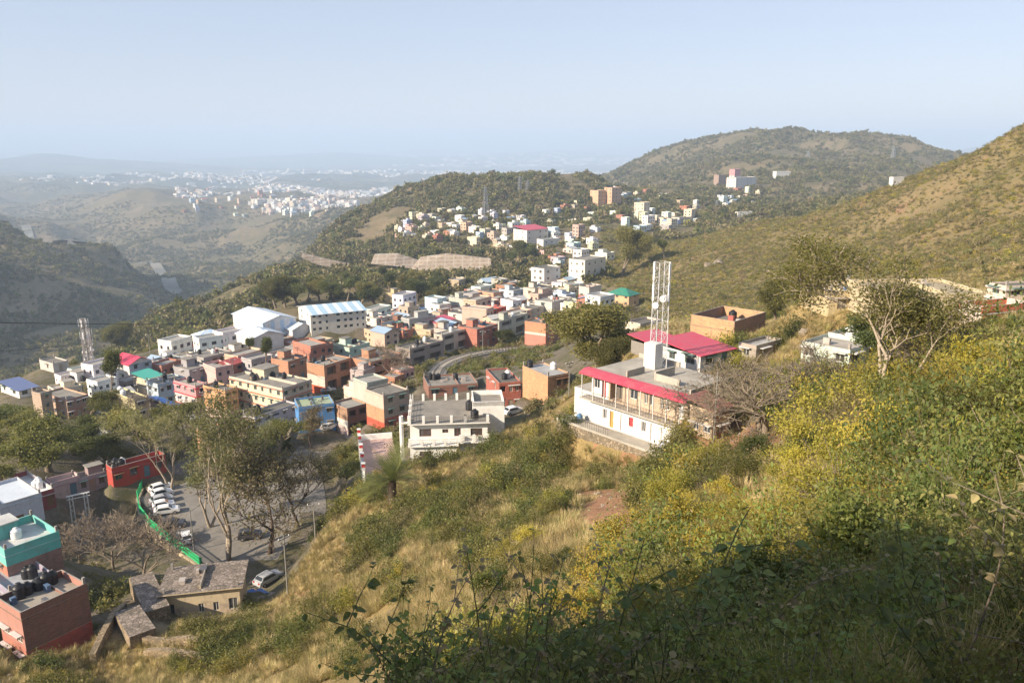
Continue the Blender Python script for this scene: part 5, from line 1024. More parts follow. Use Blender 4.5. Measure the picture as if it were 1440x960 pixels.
# stone terracing on the middle hill
def hill_wall(label, pts, r, back=4):
    q = [P(x, y, r + dr) for x, y, dr in pts]; n = len(q)//2; top = q[:n]; bot = q[n:][::-1]; mb = MB(); m = retain_mat(); base = q[0]; away = Vector((base.x, base.y, 0)).normalized()*back
    for i in range(n-1):
        a, b, c, d = bot[i]-base, bot[i+1]-base, top[i+1]-base, top[i]-base
        mb.face([a,b,c,d], m); mb.face([d,c,c+away,d+away], m); mb.face([b+away,a+away,d+away,c+away], m)
    mb.face([bot[0]-base, top[0]-base, top[0]-base+away, bot[0]-base+away], m); mb.face([bot[-1]-base+away, top[-1]-base+away, top[-1]-base, bot[-1]-base], m)
    return mb.build('retaining_wall', loc=base, label=label, cat='retaining wall')
@memo
def retain_mat():
    t = NT('terraced_stone'); s = t.n('ShaderNodeSeparateXYZ'); t.set(s.inputs[0], t.pos()); z = t.math('SINE', t.math('MULTIPLY', s.outputs[2], 2.6)); x = t.math('SINE', t.math('MULTIPLY', s.outputs[0], 1.0))
    n = t.noise(t.pos(), .5, 4, .7); a = t.mix(t.ramp(n, .35, .65), (.40,.32,.25), (.25,.19,.14)); a = t.mix(t.ramp(z, .6, .9, 0, .6), a, (.48,.43,.36)); a = t.mix(t.ramp(x, .85, .95, 0, .5), a, (.48,.43,.36)); return t.fin(a, .95)
hill_wall('broad stone faced retaining slope below the hillside settlement', [(592,362,12),(630,357,12),(690,364,12),(692,388,0),(635,384,0),(578,379,0)], 575)
hill_wall('narrower stone faced retaining slope left of the broad one', [(527,358,12),(560,357,12),(588,366,12),(590,380,0),(555,374,0),(522,371,0)], 590)
hill_wall('long pale retaining wall curving round the wooded hill foot', [(425,356,2),(445,361,2),(470,367,2),(492,371,2),(490,380,0),(465,377,0),(440,370,0),(424,362,0)], 640)
# ------------------------------------------------------------------ the hill settlements and far blocks
far = [
 ('house','tall white house with pink red roof in the heart of the hillside settlement',741,323,346,722,771,40,3,[(1,W((.80,.76,.70),.2))],2,4,'shed',sheet('pink_red_sheet', (.56,.06,.10))),
 ('house','white stepped house joined below the pink red roofed one in the hillside settlement',764,337,352,755,787,40,2,[(1,W((.82,.80,.76),.2))],1,3,'flat',None),
 ('apartment_block','left of the two orange tan blocks on the saddle behind the wooded hill',841,268,289,830,852,40,4,[(1,W((.70,.46,.30),.2))],2,3,'flat',None),
 ('apartment_block','right and taller of the two orange tan blocks on the saddle behind the wooded hill',860,264,290,850,874,40,5,[(1,W((.68,.44,.30),.2))],2,3,'flat',None),
 ('apartment_block','cream white upright block standing alone below the two orange tan blocks',905,285,307,892,914,55,4,[(1,W((.78,.68,.54),.2))],3,2,'flat',None),
 ('apartment_block','white apartment block with pink tower floors at the foot of the far broad hill',1034,250,269,1022,1064,40,5,[(1,W((.78,.74,.70),.2))],2,6,'flat',None),
 ('tower_block','pink topped tower rising behind the white block at the foot of the far broad hill',1032,238,262,1026,1042,45,6,[(.6,W((.76,.72,.70),.2)),(1,W((.66,.34,.36)))],1,2,'flat',None),
 ('unfinished_block','brown unfinished block left of the pink topped tower',1010,246,262,1004,1021,45,4,[(1,W((.42,.30,.24)))],2,2,'flat',None),
 ('school_block','long white three storey block on the shoulder of the far broad hill',1091,241,254,1087,1112,20,3,[(1,W((.80,.78,.74),.2))],0,6,'flat',None),
 ('white_hall','white windowless hall glimpsed above the crest of the grassy hill',1255,249,262,1251,1272,20,1,[(1,W((.82,.82,.80),.1))],0,3,'flat',None),
 ('house','white low house beside the pylon below the far broad hill',1037,298,306,1034,1058,20,1,[(1,W((.80,.78,.74),.2))],0,3,'flat',None),
 ('house','white three storey house with open floors on the slope left of the green roofed house',822,366,398,800,852,50,3,[(1,W((.80,.76,.66),.2))],3,3,'flat',None),
 ('house','stacked white house with shaded balconies above the crowded town roofs',765,378,406,747,788,45,3,[(1,W((.80,.76,.72),.2))],2,2,'flat',None),
 ('shed','pale blue sheet roofed shed among trees above the crowded town roofs',682,396,406,671,702,40,1,[(1,W((.66,.66,.64)))],1,2,'gablex',sheet('pale_blue_sheet2', (.50,.62,.74))),
 ('house','white house in the trees left of the pale blue shed',648,393,402,636,660,40,1,[(1,W((.80,.78,.74)))],1,2,'flat',None),
 ('green_roofed_house','orange walled house with dark green hipped roof right of the round dark tree',884,414,432,854,899,50,2,[(1,W((.70,.48,.28)))],3,1,'hip',sheet('dark_green_sheet', (.02,.22,.14))),
 ('house','red and white three storey house left of the dark green hipped roof',828,404,427,814,846,50,3,[(.5,W((.66,.20,.18))),(1,W((.74,.62,.56)))],2,2,'flat',None),
 ('house','white dome topped shrine house on the far left of the gabled school',240,478,496,236,244,50,2,[(1,W((.80,.78,.76)))],1,1,'hip',W((.8,.8,.8))),
 ('house','cream house on the shoulder between the grassy hill and the settlement',955,306,314,944,972,40,1,[(1,W((.74,.64,.52)))],2,2,'flat',None),
 ('house','pale house half sunk behind the shoulder scrub beside the telecom tower',900,455,466,880,930,40,1,[(1,W((.66,.56,.48)))],2,2,'flat',None),
]
for nm, lb, xc, yt, yb, xl, xr, yw, n, Lm, wl, wr, rf, rm in far:
    p = hit(xc, yb, 150, 5000); r = math.hypot(p.x, p.y)
    hs(nm, lb, xc, yt, yb, xl, xr, r, yaw=yw, n=n, L=Lm, wl=wl, wr=wr, roof=rf, rm=rm, win='plain', door=False, ph=.6, cat='apartment block' if 'block' in nm else 'house')
ORD = 'first second third fourth fifth sixth seventh eighth ninth tenth eleventh twelfth thirteenth fourteenth fifteenth sixteenth seventeenth eighteenth nineteenth twentieth'.split()
PAL = [('white',(.84,.82,.78)),('cream',(.76,.66,.50)),('pink',(.68,.44,.40)),('pale blue',(.55,.66,.76)),('grey',(.46,.44,.42)),('brick red',(.42,.18,.12)),('tan',(.58,.44,.32))]
PALW = [40,15,9,5,12,9,10]
TP = tint_paint('settlement_paint'); RC = concrete('settlement_roof', (.36,.34,.31), .5)
def small_variants():
    out = []; fm = flat('window_frame_paint', (.45,.42,.38)); gm = glass('window_glass')
    for feat, n in (('flat roofed',1),('flat roofed',2),('flat roofed',3),('roof room topped',1),('roof room topped',2),('sheet roofed',1),('sheet roofed',2)):
        w, d, h = 8.5, 7.5, 3.0*n + .5; hx, hy = w/2, d/2; m = MB(); wins = []
        for a, b, cols in (((-hx,-hy),(hx,-hy),3),((-hx,hy),(-hx,-hy),2),((hx,-hy),(hx,hy),0),((hx,hy),(-hx,hy),0)):
            L = (Vector(b)-Vector(a)).length; ops = []
            for f in range(n):
                for c in range(cols):
                    u = L*(c+.5)/cols; ops.append((u-.7,u+.7,3*f+.9,3*f+2.3,.2,None)); wins.append((a,b,u,3*f+.9))
            facade(m, a, b, -4, h, [(99,TP)], ops)
        parts = [('wall', m.mesh('wall'), (0,0,0), 0)]
        r = MB()
        if feat == 'sheet roofed':
            rm = tint_roof(); o = .5; X, Y = hx+o, hy+o; z = h; k = 1.5
            for f in ([(-X,-Y,z-.1),(X,-Y,z-.1),(X,0,z+k),(-X,0,z+k)],[(X,Y,z-.1),(-X,Y,z-.1),(-X,0,z+k),(X,0,z+k)]): r.face(f, rm); r.face([(a,b,c-.1) for a,b,c in f][::-1], rm)
            parts.append(('roof', r.mesh('roof'), (0,0,0), 0)); g = MB(); g.face([(hx,-hy,z),(hx,hy,z),(hx,0,z+k*.9)], TP); parts.append(('gable', g.mesh('gable'), (0,0,0), 0)); g = MB(); g.face([(-hx,hy,z),(-hx,-hy,z),(-hx,0,z+k*.9)], TP); parts.append(('gable', g.mesh('gable'), (0,0,0), 0))
        else:
            r.box(-hx-.25,-hy-.25,h,hx+.25,hy+.25,h+.15,TP,RC); parts.append(('roof', r.mesh('roof'), (0,0,0), 0))
            p = MB(); p.box(-hx,-hy,h+.15,hx,-hy+.15,h+.9,TP).box(-hx,hy-.15,h+.15,hx,hy,h+.9,TP).box(-hx,-hy+.15,h+.15,-hx+.15,hy-.15,h+.9,TP).box(hx-.15,-hy+.15,h+.15,hx,hy-.15,h+.9,TP); parts.append(('parapet', p.mesh('parapet'), (0,0,0), 0))
            if 'room' in feat: g = MB(); g.box(-.5,-1,h+.151,3,2.5,h+2.5,TP).box(-.7,-1.2,h+2.502,3.2,2.7,h+2.62,TP,RC); parts.append(('roof_room', g.mesh('roof_room'), (0,0,0), 0))
        fmh, _ = win_mesh(1.4, 1.4, 'grid', fm, gm)
        pm = MB().box(-.64,.02,.06,.64,.04,1.34,gm).mesh('pane')
        for a, b, u, z in wins:
            av = Vector((a[0],a[1],0)); dd = (Vector((b[0],b[1],0))-av).normalized(); nn = Vector((dd.y,-dd.x,0)); parts.append(('window', pm, av + dd*u - nn*.15 + Vector((0,0,z)), math.atan2(dd.y, dd.x)))
        out.append((feat, n, parts, h))
    return out
@memo
def tint_roof():
    t = NT('settlement_sheet'); oi = t.n('ShaderNodeObjectInfo').outputs['Random']; cr = t.n('ShaderNodeValToRGB'); cr.color_ramp.interpolation = 'CONSTANT'
    e = cr.color_ramp.elements; e[0].color = (.30,.40,.52,1); e[1].position = .45; e[1].color = (.46,.10,.09,1); q = e.new(.75); q.color = (.48,.47,.45,1); t.set(cr.inputs[0], oi); return t.fin(cr.outputs[0], .5)
SV = small_variants(); srnd = random.Random(42)
def in_poly(x, y, poly):
    c = False; n = len(poly)
    for i in range(n):
        (x1,y1),(x2,y2) = poly[i], poly[(i+1)%n]
        if (y1 > y) != (y2 > y) and x < (x2-x1)*(y-y1)/(y2-y1)+x1: c = not c
    return c
FARPOS = []
def settlement(poly, count, r0, where, group, scale=(.8,1.3), gap=10, yaw=45, pw=None, st_=(.8,1.35)):
    xs = [p[0] for p in poly]; ys = [p[1] for p in poly]; got = []; tries = 0
    while len(got) < count and tries < count*40:
        tries += 1; px = srnd.uniform(min(xs), max(xs)); py = srnd.uniform(min(ys), max(ys))
        if not in_poly(px, py, poly): continue
        p = hit(px, py, r0, 9000)
        if p is None or any((p.xy - q.xy).length < gap + (0) for q in FARPOS): continue
        if any((p.xy - h['cen'].xy).length < max(h['hx'], h['hy'])*.9 + 3.0 for h in HOUSES): continue
        FARPOS.append(p); got.append((px, p))
    got.sort(key=lambda t: t[0]); cnt = {}
    for px, p in got:
        cn, cc = srnd.choices(PAL, pw or PALW)[0]; feat, n, parts, h = srnd.choices(SV, [9,8,2,6,4,3,2])[0]
        k = (cn, feat, n); i = cnt.get(k, 0); cnt[k] = i+1
        st = ('single storey','two storey','three storey')[n-1]
        lb = f'{cn} {feat} {st} house {where}, {ORD[min(i,19)]} from the left of its kind'
        if len(lb.split()) > 16: lb = f'{cn} {feat} {st} house {where}, {ORD[min(i,19)]} from left'
        if len(lb.split()) > 16: lb = lb.replace(' of its kind', '').replace(' storey house', ' storey')
        s = srnd.uniform(*scale); th = R(yaw + srnd.choice((0,0,0,90)) + srnd.uniform(-14,14)); cz = [H(p.x+dx, p.y+dy) for dx, dy in ((0,0),(4,0),(-4,0),(0,4),(0,-4))]
        o = empty('small_house', (p.x, p.y, max(cz[0], sum(cz)/5)), th, label=lb, cat='house', group=group); o.scale = (s*srnd.uniform(*st_), s*srnd.uniform(.8,1.2), s*srnd.uniform(.9,1.1))
        col = tuple(min(1, v*srnd.uniform(.88,1.06)) for v in cc)
        for nm, me, loc, rz in parts: link(nm, me, o, loc, rz, color=col)
GS = 'houses of the hillside settlement'
settlement([(553,335),(565,312),(620,296),(650,297),(660,318),(640,345),(600,340)], 34, 450, 'on the western hillside', GS, (.6,.95), 9.5)
settlement([(655,300),(720,297),(745,320),(740,350),(700,352),(655,345)], 30, 450, 'below the lone pylon', GS, (.6,.95), 9.5)
settlement([(755,290),(815,285),(850,300),(840,350),(790,356),(775,330)], 26, 450, 'east of the pink red roof', 'houses east of the hillside settlement', (.6,.95), 9.5)
settlement([(860,268),(965,268),(1000,300),(960,325),(900,330),(860,315)], 34, 450, 'on the saddle', 'houses on the saddle', (.65,1.0), 11)
settlement([(1000,262),(1095,262),(1090,292),(1010,298)], 12, 600, 'under the far broad hill', 'houses under the far broad hill', (.7,1.0), 13)
settlement([(745,352),(850,345),(860,372),(830,398),(700,402),(690,390),(745,385)], 14, 350, 'above the town gardens', 'houses above the town', (.7,1.0), 10)
settlement([(636,405),(800,398),(850,440),(800,445),(740,430),(640,440)], 26, 200, 'at the crowded town back', 'houses at the back of the town', (.6,.85), 6.5, 52, [30,14,8,4,14,16,14], (1.0,1.7))
settlement([(500,470),(560,440),(700,425),(780,440),(740,465),(620,470),(540,485)], 40, 200, 'in the upper rows', 'small houses of the upper rows', (.6,.85), 6, 52, [14,10,4,3,16,32,24], (1.0,1.9))
settlement([(225,500),(300,505),(420,480),(470,470),(440,520),(300,540),(230,540)], 44, 200, 'in the lower rows', 'small houses of the lower rows', (.6,.85), 6, 55, [14,12,6,3,16,30,22], (1.0,1.8))
settlement([(60,545),(170,535),(250,560),(240,585),(120,575),(60,560)], 9, 150, 'by the yellow house', 'houses by the yellow house', (.5,.7), 6.5, 55)
settlement([(470,545),(560,520),(580,545),(520,575)], 5, 150, 'by the leafless tree', 'houses by the leafless tree', (.5,.7), 6.5, 52)
settlement([(250,302),(280,270),(330,262),(400,275),(470,300),(460,308),(350,306)], 44, 1500, 'on the brown plateau', 'houses on the brown plateau', (1.2,2.0), 26)
# everything beyond: the wide town on the plain, too many to count
def far_town():
    rnd = np.random.RandomState(5); V = []; Fc = []; MI = []
    def add(px0, px1, r0, r1, n, s0, s1, L, thr, seed):
        k = 0; t = 0
        while k < n and t < n*14:
            t += 1; px = rnd.uniform(px0, px1); r = math.exp(rnd.uniform(math.log(r0), math.log(r1))); x, y, _ = ray(px, 250); q = r/math.hypot(x, y); x *= q; y *= q
            if fbm(np.array([x]), np.array([y]), L, 3, seed)[0] < thr: continue
            z = H(x, y); s = rnd.uniform(s0, s1); w, d, h = s*rnd.uniform(.7,1.6), s*rnd.uniform(.7,1.2), rnd.choice([3.4,6.4,6.4,9.4,12])*rnd.uniform(.9,1.1)*(1+s/60); a = rnd.uniform(0, 1.57); ca, sa = math.cos(a), math.sin(a); b = len(V)
            for zz in (-3, h):
                for sx, sy in ((-1,-1),(1,-1),(1,1),(-1,1)): X = sx*w/2; Y = sy*d/2; V.append((x + X*ca - Y*sa, y + X*sa + Y*ca, z + zz))
            c = rnd.choice([0,0,0,1,2,3]); 
            for f in ((4,5,6,7),(0,1,5,4),(1,2,6,5),(2,3,7,6),(3,0,4,7)): Fc.append(tuple(b+i for i in f)); MI.append(c)
            k += 1
    add(245, 500, 2700, 4300, 600, 9, 17, 350, .0, 71)
    add(260, 860, 4300, 8500, 3200, 14, 30, 900, .0, 72)
    add(330, 1000, 6500, 10500, 1500, 18, 42, 1600, .06, 73); add(20, 330, 5400, 7500, 160, 16, 34, 1200, .1, 76)
    add(560, 1000, 12000, 19000, 260, 40, 110, 2500, .12, 74); add(60, 320, 5200, 8000, 90, 16, 40, 1500, .05, 75)
    me = bpy.data.meshes.new('distant_town'); me.from_pydata(V, [], Fc)
    for c in ((.84,.82,.79),(.72,.64,.54),(.60,.46,.40),(.62,.66,.70)): me.materials.append(W(c, .2))
    me.polygons.foreach_set('material_index', MI); me.update(); link('distant_town', me, kind='stuff')
far_town()
# ------------------------------------------------------------------ vegetation
def mesh_arrays(name, V, quads, tris, mats, mi=None, smooth=False):
    me = bpy.data.meshes.new(name); V = np.asarray(V, np.float32); nq, nt = len(quads), len(tris)
    me.vertices.add(len(V)); me.vertices.foreach_set('co', V.ravel()); me.loops.add(nq*4 + nt*3)
    lv = np.concatenate([np.asarray(quads, np.int32).ravel() if nq else np.zeros(0, np.int32), np.asarray(tris, np.int32).ravel() if nt else np.zeros(0, np.int32)])
    me.loops.foreach_set('vertex_index', lv); me.polygons.add(nq+nt); me.polygons.foreach_set('loop_start', np.concatenate([np.arange(nq)*4, nq*4 + np.arange(nt)*3]).astype(np.int32))
    for m in mats: me.materials.append(m)
    if mi is not None: me.polygons.foreach_set('material_index', np.asarray(mi, np.int32))
    me.update(calc_edges=True)
    if smooth: me.polygons.foreach_set('use_smooth', np.ones(nq+nt, bool))
    return me
def leaf_quads(cen, size, rs, aspect=.45, up=.25, out=None, fold=0.0):
    """kite shaped leaves round the given centres"""
    n = len(cen); d = rs.normal(size=(n,3)); d[:,2] += up
    if out is not None: d += out
    d /= np.linalg.norm(d, axis=1)[:,None]; e = rs.normal(size=(n,3)); e -= (e*d).sum(1)[:,None]*d; e /= np.linalg.norm(e, axis=1)[:,None]
    s = (size*rs.uniform(.6,1.3,n))[:,None]; V = np.stack([cen - d*s*.5, cen + e*s*aspect*.5 + d*s*.02, cen + d*s*.5, cen - e*s*aspect*.5 + d*s*.02], 1).reshape(-1,3)
    return V, np.arange(n*4).reshape(-1,4)
def crown_points(tips, rs, n, rad, flatz=.7):
    t = np.asarray(tips); k = rs.randint(0, len(t), n); w = rs.uniform(.5,1.25,len(t))[k]; v = rs.normal(size=(n,3)); v /= np.linalg.norm(v, axis=1)[:,None]; q = rs.uniform(0,1,n)**.5
    v *= (rad*w*q)[:,None]; v[:,2] *= flatz; return t[k] + v
def branches(mb, rs, m, base, d, length, rad, depth, tips, spread=.6, up=.15, kids=(2,4), gnarl=.18, sides=6, minr=.012, shrink=.68):
    n = 4; pts = [Vector(base)]; rr = [rad]; dd = Vector(d).normalized()
    for i in range(n):
        dd = (dd + Vector(rs.normal(size=3))*gnarl + Vector((0,0,up*.3))).normalized(); pts.append(pts[-1] + dd*length/n); rr.append(max(rad*(1-.5*(i+1)/n), minr))
    mb.tube(pts, rr, m, sides if depth > 1 else 4 if depth else 3)
    if depth == 0: tips.append(tuple(pts[-1])); tips.append(tuple(pts[2])); return
    for k in range(rs.randint(kids[0], kids[1]+1)):
        j = rs.randint(2, n+1) if k else n; a = rs.uniform(0, 6.283); ax = dd.orthogonal().normalized(); ax.rotate(Matrix.Rotation(a, 3, dd)); nd = (dd + ax*spread*rs.uniform(.6,1.5) + Vector((0,0,up))).normalized()
        branches(mb, rs, m, pts[j], nd, length*shrink*rs.uniform(.8,1.15), rr[j]*.8, depth-1, tips, spread, up, kids, gnarl, sides, minr, shrink)
BK = bark('grey_bark', (.30,.24,.18)); BKD = bark('dark_bark', (.14,.10,.075)); BKP = bark('pale_bark', (.46,.38,.29))
L_OL = leaf('olive_leaves', (.095,.100,.030), (.17,.155,.05)); L_DK = leaf('dark_green_leaves', (.035,.060,.020), (.075,.095,.030)); L_YG = leaf('yellow_green_leaves', (.20,.20,.035), (.36,.28,.05), .4); L_GR = leaf('fresh_green_leaves', (.085,.125,.030), (.16,.18,.045))
L_DRY = leaf('dry_leaves', (.20,.15,.08), (.30,.23,.12), .25); L_FT = leaf('feathery_leaves', (.13,.15,.06), (.20,.19,.09)); L_STRAW = leaf('straw_blades', (.36,.275,.135), (.50,.395,.21), .3); L_BR = leaf('brown_scrub_leaves', (.13,.105,.06), (.19,.15,.085), .25)
L_HILL = leaf('hill_scrub_leaves', (.070,.075,.030), (.125,.110,.048), .2)
def make_tree(seed, h, spread, nleaf, leafsz, lm, bk, clump=.8, depth=3, trunk=.35, lean=.0, kids=(2,4), up=.25, sp=.6, rad=.03, forks=1, flatz=.7, aspect=.5, shrink=.68):
    """trunk part and crown part of a tree about h tall"""
    rs = np.random.RandomState(seed); mb = MB(); tips = []
    for f in range(forks):
        a = 6.283*f/forks + seed; d = (lean + (.22 if forks > 1 else 0)*math.cos(a), (.22 if forks > 1 else 0)*math.sin(a), 1)
        branches(mb, rs, bk, (0,0,-.4), d, h*trunk, h*rad, depth, tips, sp*spread, up, kids, .12, 7, .012*h/6, shrink)
    T = np.array(tips); k = h/max(T[:,2].max() + clump*.5, .1); T *= 1
    tm = mb.mesh('trunk'); tm.vertices.foreach_get if 0 else None
    co = np.empty(len(tm.vertices)*3, np.float32); tm.vertices.foreach_get('co', co); tm.vertices.foreach_set('co', co*k); T = T*k; tm.update()
    cm = None
    if nleaf:
        c = crown_points(T, rs, nleaf, clump, flatz); V, Q = leaf_quads(c, leafsz, rs, aspect); cm = mesh_arrays('crown', V, Q, [], [lm])
    return tm, cm, h
def make_bush(seed, h, rad, nleaf, leafsz, lm, bk=None, twigs=14, aspect=.5, hollow=.35):
    """one mesh: leaves massed round a fan of twigs"""
    rs = np.random.RandomState(seed); tips = []; mb = MB(); bk = bk or BK
    for i in range(twigs):
        a = rs.uniform(0, 6.283); e = rs.uniform(.15, 1.0); d = Vector((math.cos(a)*e, math.sin(a)*e, 1.0 - e*.45)); L = h*rs.uniform(.65,1.1); pts = [Vector((0,0,-.15))]
        for j in range(4): d = (d + Vector(rs.normal(size=3))*.16).normalized(); pts.append(pts[-1] + Vector((d.x*rad/h*1.3, d.y*rad/h*1.3, d.z))*L/4)
        mb.tube(pts, [.013*h, .011*h, .008*h, .006*h, .003*h], bk, 3); tips += [tuple(p) for p in pts[2:]]
    V0 = np.array(mb.v); Q0 = [f for f in mb.f]; 
    c = crown_points(tips, rs, nleaf, h*hollow, .8) if nleaf else np.zeros((0,3)); c = c[c[:,2] > -.05*h] if nleaf else c
    V, Q = leaf_quads(c, leafsz, rs, aspect) if nleaf else (np.zeros((0,3)), np.zeros((0,4), int))
    me = mesh_arrays('bush', np.vstack([V0, V]), np.vstack([np.array(Q0), Q + len(V0)]), [], [bk, lm], [0]*len(Q0) + [1]*len(Q)); return me
def make_tuft(seed, h, rad, n, lm, w=.02, bend=.5):
    rs = np.random.RandomState(seed); a = rs.uniform(0, 6.283, n); r0 = rad*.4*rs.uniform(0,1,n); b = np.stack([np.cos(a)*r0, np.sin(a)*r0, np.full(n,-.05)], 1); a2 = a + rs.normal(size=n)*.6; hh = h*rs.uniform(.5,1.15,n); o = rad*rs.uniform(.3,1.2,n)
    tip = b + np.stack([np.cos(a2)*o, np.sin(a2)*o, hh], 1); mid = b*.5 + tip*.5; mid[:,2] += hh*.12*bend; s = np.stack([-np.sin(a2), np.cos(a2), np.zeros(n)], 1)*w
    V = np.stack([b-s*.6, b+s*.6, mid+s*.5, tip, mid-s*.5], 1).reshape(-1,3); i = np.arange(n)*5; me = mesh_arrays('tuft', V, np.stack([i,i+1,i+2,i+4],1), np.stack([i+4,i+2,i+3],1), [lm]); return me
def leafy_stem(seed, h, nl, lsz, lm, bk, lean=.3):
    """an upright stem carrying real pointed leaves on stalks"""
    rs = np.random.RandomState(seed); mb = MB(); p = Vector((0,0,-.1)); d = Vector((rs.normal()*lean, rs.normal()*lean, 1)).normalized(); pts = [p]
    for i in range(9): d = (d + Vector(rs.normal(size=3))*.10).normalized(); pts.append(pts[-1] + d*h/9)
    mb.tube(pts, [.007*(1-.7*i/9) for i in range(10)], bk, 5)
    for k in range(3):
        j = rs.randint(3,8); d2 = (Vector(rs.normal(size=3)) + Vector((0,0,.8))).normalized(); q = [pts[j]]
        for i in range(4): d2 = (d2 + Vector(rs.normal(size=3))*.15).normalized(); q.append(q[-1] + d2*h*.09)
        mb.tube(q, [.004,.0035,.003,.002,.0015], bk, 4); pts += q[1:]
    for i in range(nl):
        j = rs.randint(2, len(pts)); o = pts[j]; a = rs.uniform(0, 6.283); d = Vector((math.cos(a), math.sin(a), rs.uniform(-.7,.35))).normalized(); n = Vector((rs.normal()*.35, rs.normal()*.35, 1)).normalized(); s = d.cross(n).normalized(); n = s.cross(d); L = lsz*rs.uniform(.6,1.25); w = L*.36; b = o + d*L*.18
        c = [b, b + d*L*.35 - n*L*.01, b + d*L*.7 - n*L*.05, b + d*L*1.0 - n*L*.16]; l = [b + d*L*.12 + s*w*.55 + n*w*.25, b + d*L*.4 + s*w + n*w*.4, b + d*L*.75 + s*w*.6 - n*w*.05]; r = [b + d*L*.12 - s*w*.55 + n*w*.25, b + d*L*.4 - s*w + n*w*.4, b + d*L*.75 - s*w*.6 - n*w*.05]
        mb.face([c[0],l[0],l[1],c[1]], lm, True); mb.face([c[1],l[1],l[2],c[2]], lm, True); mb.face([c[2],l[2],c[3]], lm, True); mb.face([r[0],c[0],c[1],r[1]], lm, True); mb.face([r[1],c[1],c[2],r[2]], lm, True); mb.face([r[2],c[2],c[3]], lm, True)
    return mb.mesh('leafy_stem')
# ---- prototypes of the single trees
TR = dict(
 round=make_tree(1, 9, 1.1, 24000, .26, L_OL, BK, 1.5, 3, .30, kids=(3,4), up=.3),
 round2=make_tree(2, 8, 1.2, 13000, .30, L_DK, BKD, 1.4, 3, .26, kids=(3,4), up=.2),
 olive=make_tree(3, 8, 1.2, 9000, .28, L_OL, BK, 1.25, 3, .28, kids=(3,4), up=.15),
 feather=make_tree(4, 13, .8, 7500, .27, L_FT, BKP, 1.15, 4, .36, kids=(2,3), up=.35, rad=.014, forks=2, aspect=.3, shrink=.72),
 bare=make_tree(5, 8, 1.1, 0, .2, L_DRY, BK, .5, 6, .30, kids=(2,4), up=.10, rad=.017, sp=.75, shrink=.74),
 bared=make_tree(6, 9, 1.1, 4200, .20, L_BR, BKD, .8, 5, .30, kids=(3,4), up=.14, rad=.018, sp=.7, shrink=.75),
 thorn=make_tree(8, 7, 1.2, 3000, .10, L_FT, BK, .7, 5, .24, kids=(3,4), up=.02, rad=.024, sp=.85, aspect=.35, forks=2, shrink=.74),
 spread=make_tree(21, 10, .95, 30000, .15, L_OL, BKP, 1.15, 5, .36, kids=(3,4), up=.10, rad=.015, sp=.75, forks=1, flatz=.5, aspect=.4, shrink=.72),
 tall=make_tree(10, 10, .8, 8000, .34, L_DK, BK, 1.3, 3, .35, kids=(3,4), up=.5),
)
trnd = random.Random(3)
def tree(kind, px, py, hpx, label, r=None, nm='tree', name='tree', wide=1.0, group=None, r0=75):
    p = hit(px, py, r0, 6000) if r is None else P(px, py, r)
    if r is not None: p.z = H(p.x, p.y)
    sl = p.length; h = hpx*sl/F/math.cos(math.asin(min(1, -p.z/sl)))
    tm, cm, th = TR[kind]; s = h/th; o = empty(name, p, trnd.random()*6.28, label=label, cat=nm, group=group); o.scale = (s*wide, s*wide, s)
    link('trunk', tm, o); 
    if cm: link('crown', cm, o)
    return o
tree('round', 840, 514, 112, 'large round dense olive green tree left of the telecom tower', 126, wide=1.5, name='broadleaf_tree')
tree('round', 875, 498, 62, 'smaller dense tree leaning on the large round tree beside the pink canopy', 118, wide=1.2, name='broadleaf_tree')
tree('bare', 548, 540, 62, 'pale leafless tree with fan of branches beside the pink lower wall', None, name='leafless_tree', wide=1.1)
tree('spread', 1222, 606, 235, 'tall forked tree with flat spreading crown in front of the mint green house', 47, name='spreading_tree', wide=1.25)
tree('round2', 1262, 470, 66, 'dense flat topped tree standing before the long cream house', 80, name='spreading_tree', wide=1.5)
tree('thorn', 1075, 600, 105, 'tangled leafless thorn tree right of the rusty roofed annex', 66, name='thorn_tree', wide=1.5)
tree('thorn', 1030, 565, 95, 'grey tangled thorn tree behind the rusty roofed annex', 82, name='thorn_tree', wide=1.4)
tree('thorn', 1130, 560, 85, 'twiggy pale thorn tree between the grey roof and the mint green house', 76, name='thorn_tree', wide=1.5)
tree('thorn', 1320, 520, 85, 'thorny tree on the slope right of the tall forked tree', 55, name='thorn_tree', wide=1.4)
tree('feather', 322, 792, 188, 'tall pale trunked tree with feathery olive crown in the car park', None, name='feathery_tree', wide=1.15)
tree('feather', 296, 742, 110, 'feathery leaning tree behind the tall car park tree', None, name='feathery_tree', wide=1.3)
tree('bared', 380, 782, 150, 'dark brown half bare tree at the road corner of the car park', None, name='half_bare_tree', wide=1.15)
tree('bared', 418, 742, 105, 'dark shaded half bare tree over the upper lane', None, name='half_bare_tree', wide=1.1)
tree('bare', 204, 825, 92, 'leafless spreading tree between the road and the stone hut', None, name='leafless_tree', wide=1.25)
tree('bare', 160, 800, 70, 'pale leafless tree on the bank beside the shaded road', None, name='leafless_tree', wide=1.3)
tree('bare', 112, 790, 58, 'thin leafless tree right of the turquoise house wall', None, name='leafless_tree', wide=1.3)
tree('bare', 202, 600, 52, 'leafless grey tree right of the bright yellow house', None, name='leafless_tree', wide=1.1)
tree('tall', 156, 575, 75, 'dark leafy upright tree left of the pink red gable', None, name='broadleaf_tree', wide=.75)
tree('round', 182, 498, 42, 'round tree on the rim against the shaded valley', None, name='broadleaf_tree', wide=1.1)
tree('round', 72, 664, 68, 'broad pale green tree above the peach house', None, name='broadleaf_tree', wide=1.7)
tree('round2', 152, 655, 50, 'dark green tree above the bright red house', None, name='broadleaf_tree', wide=1.3)
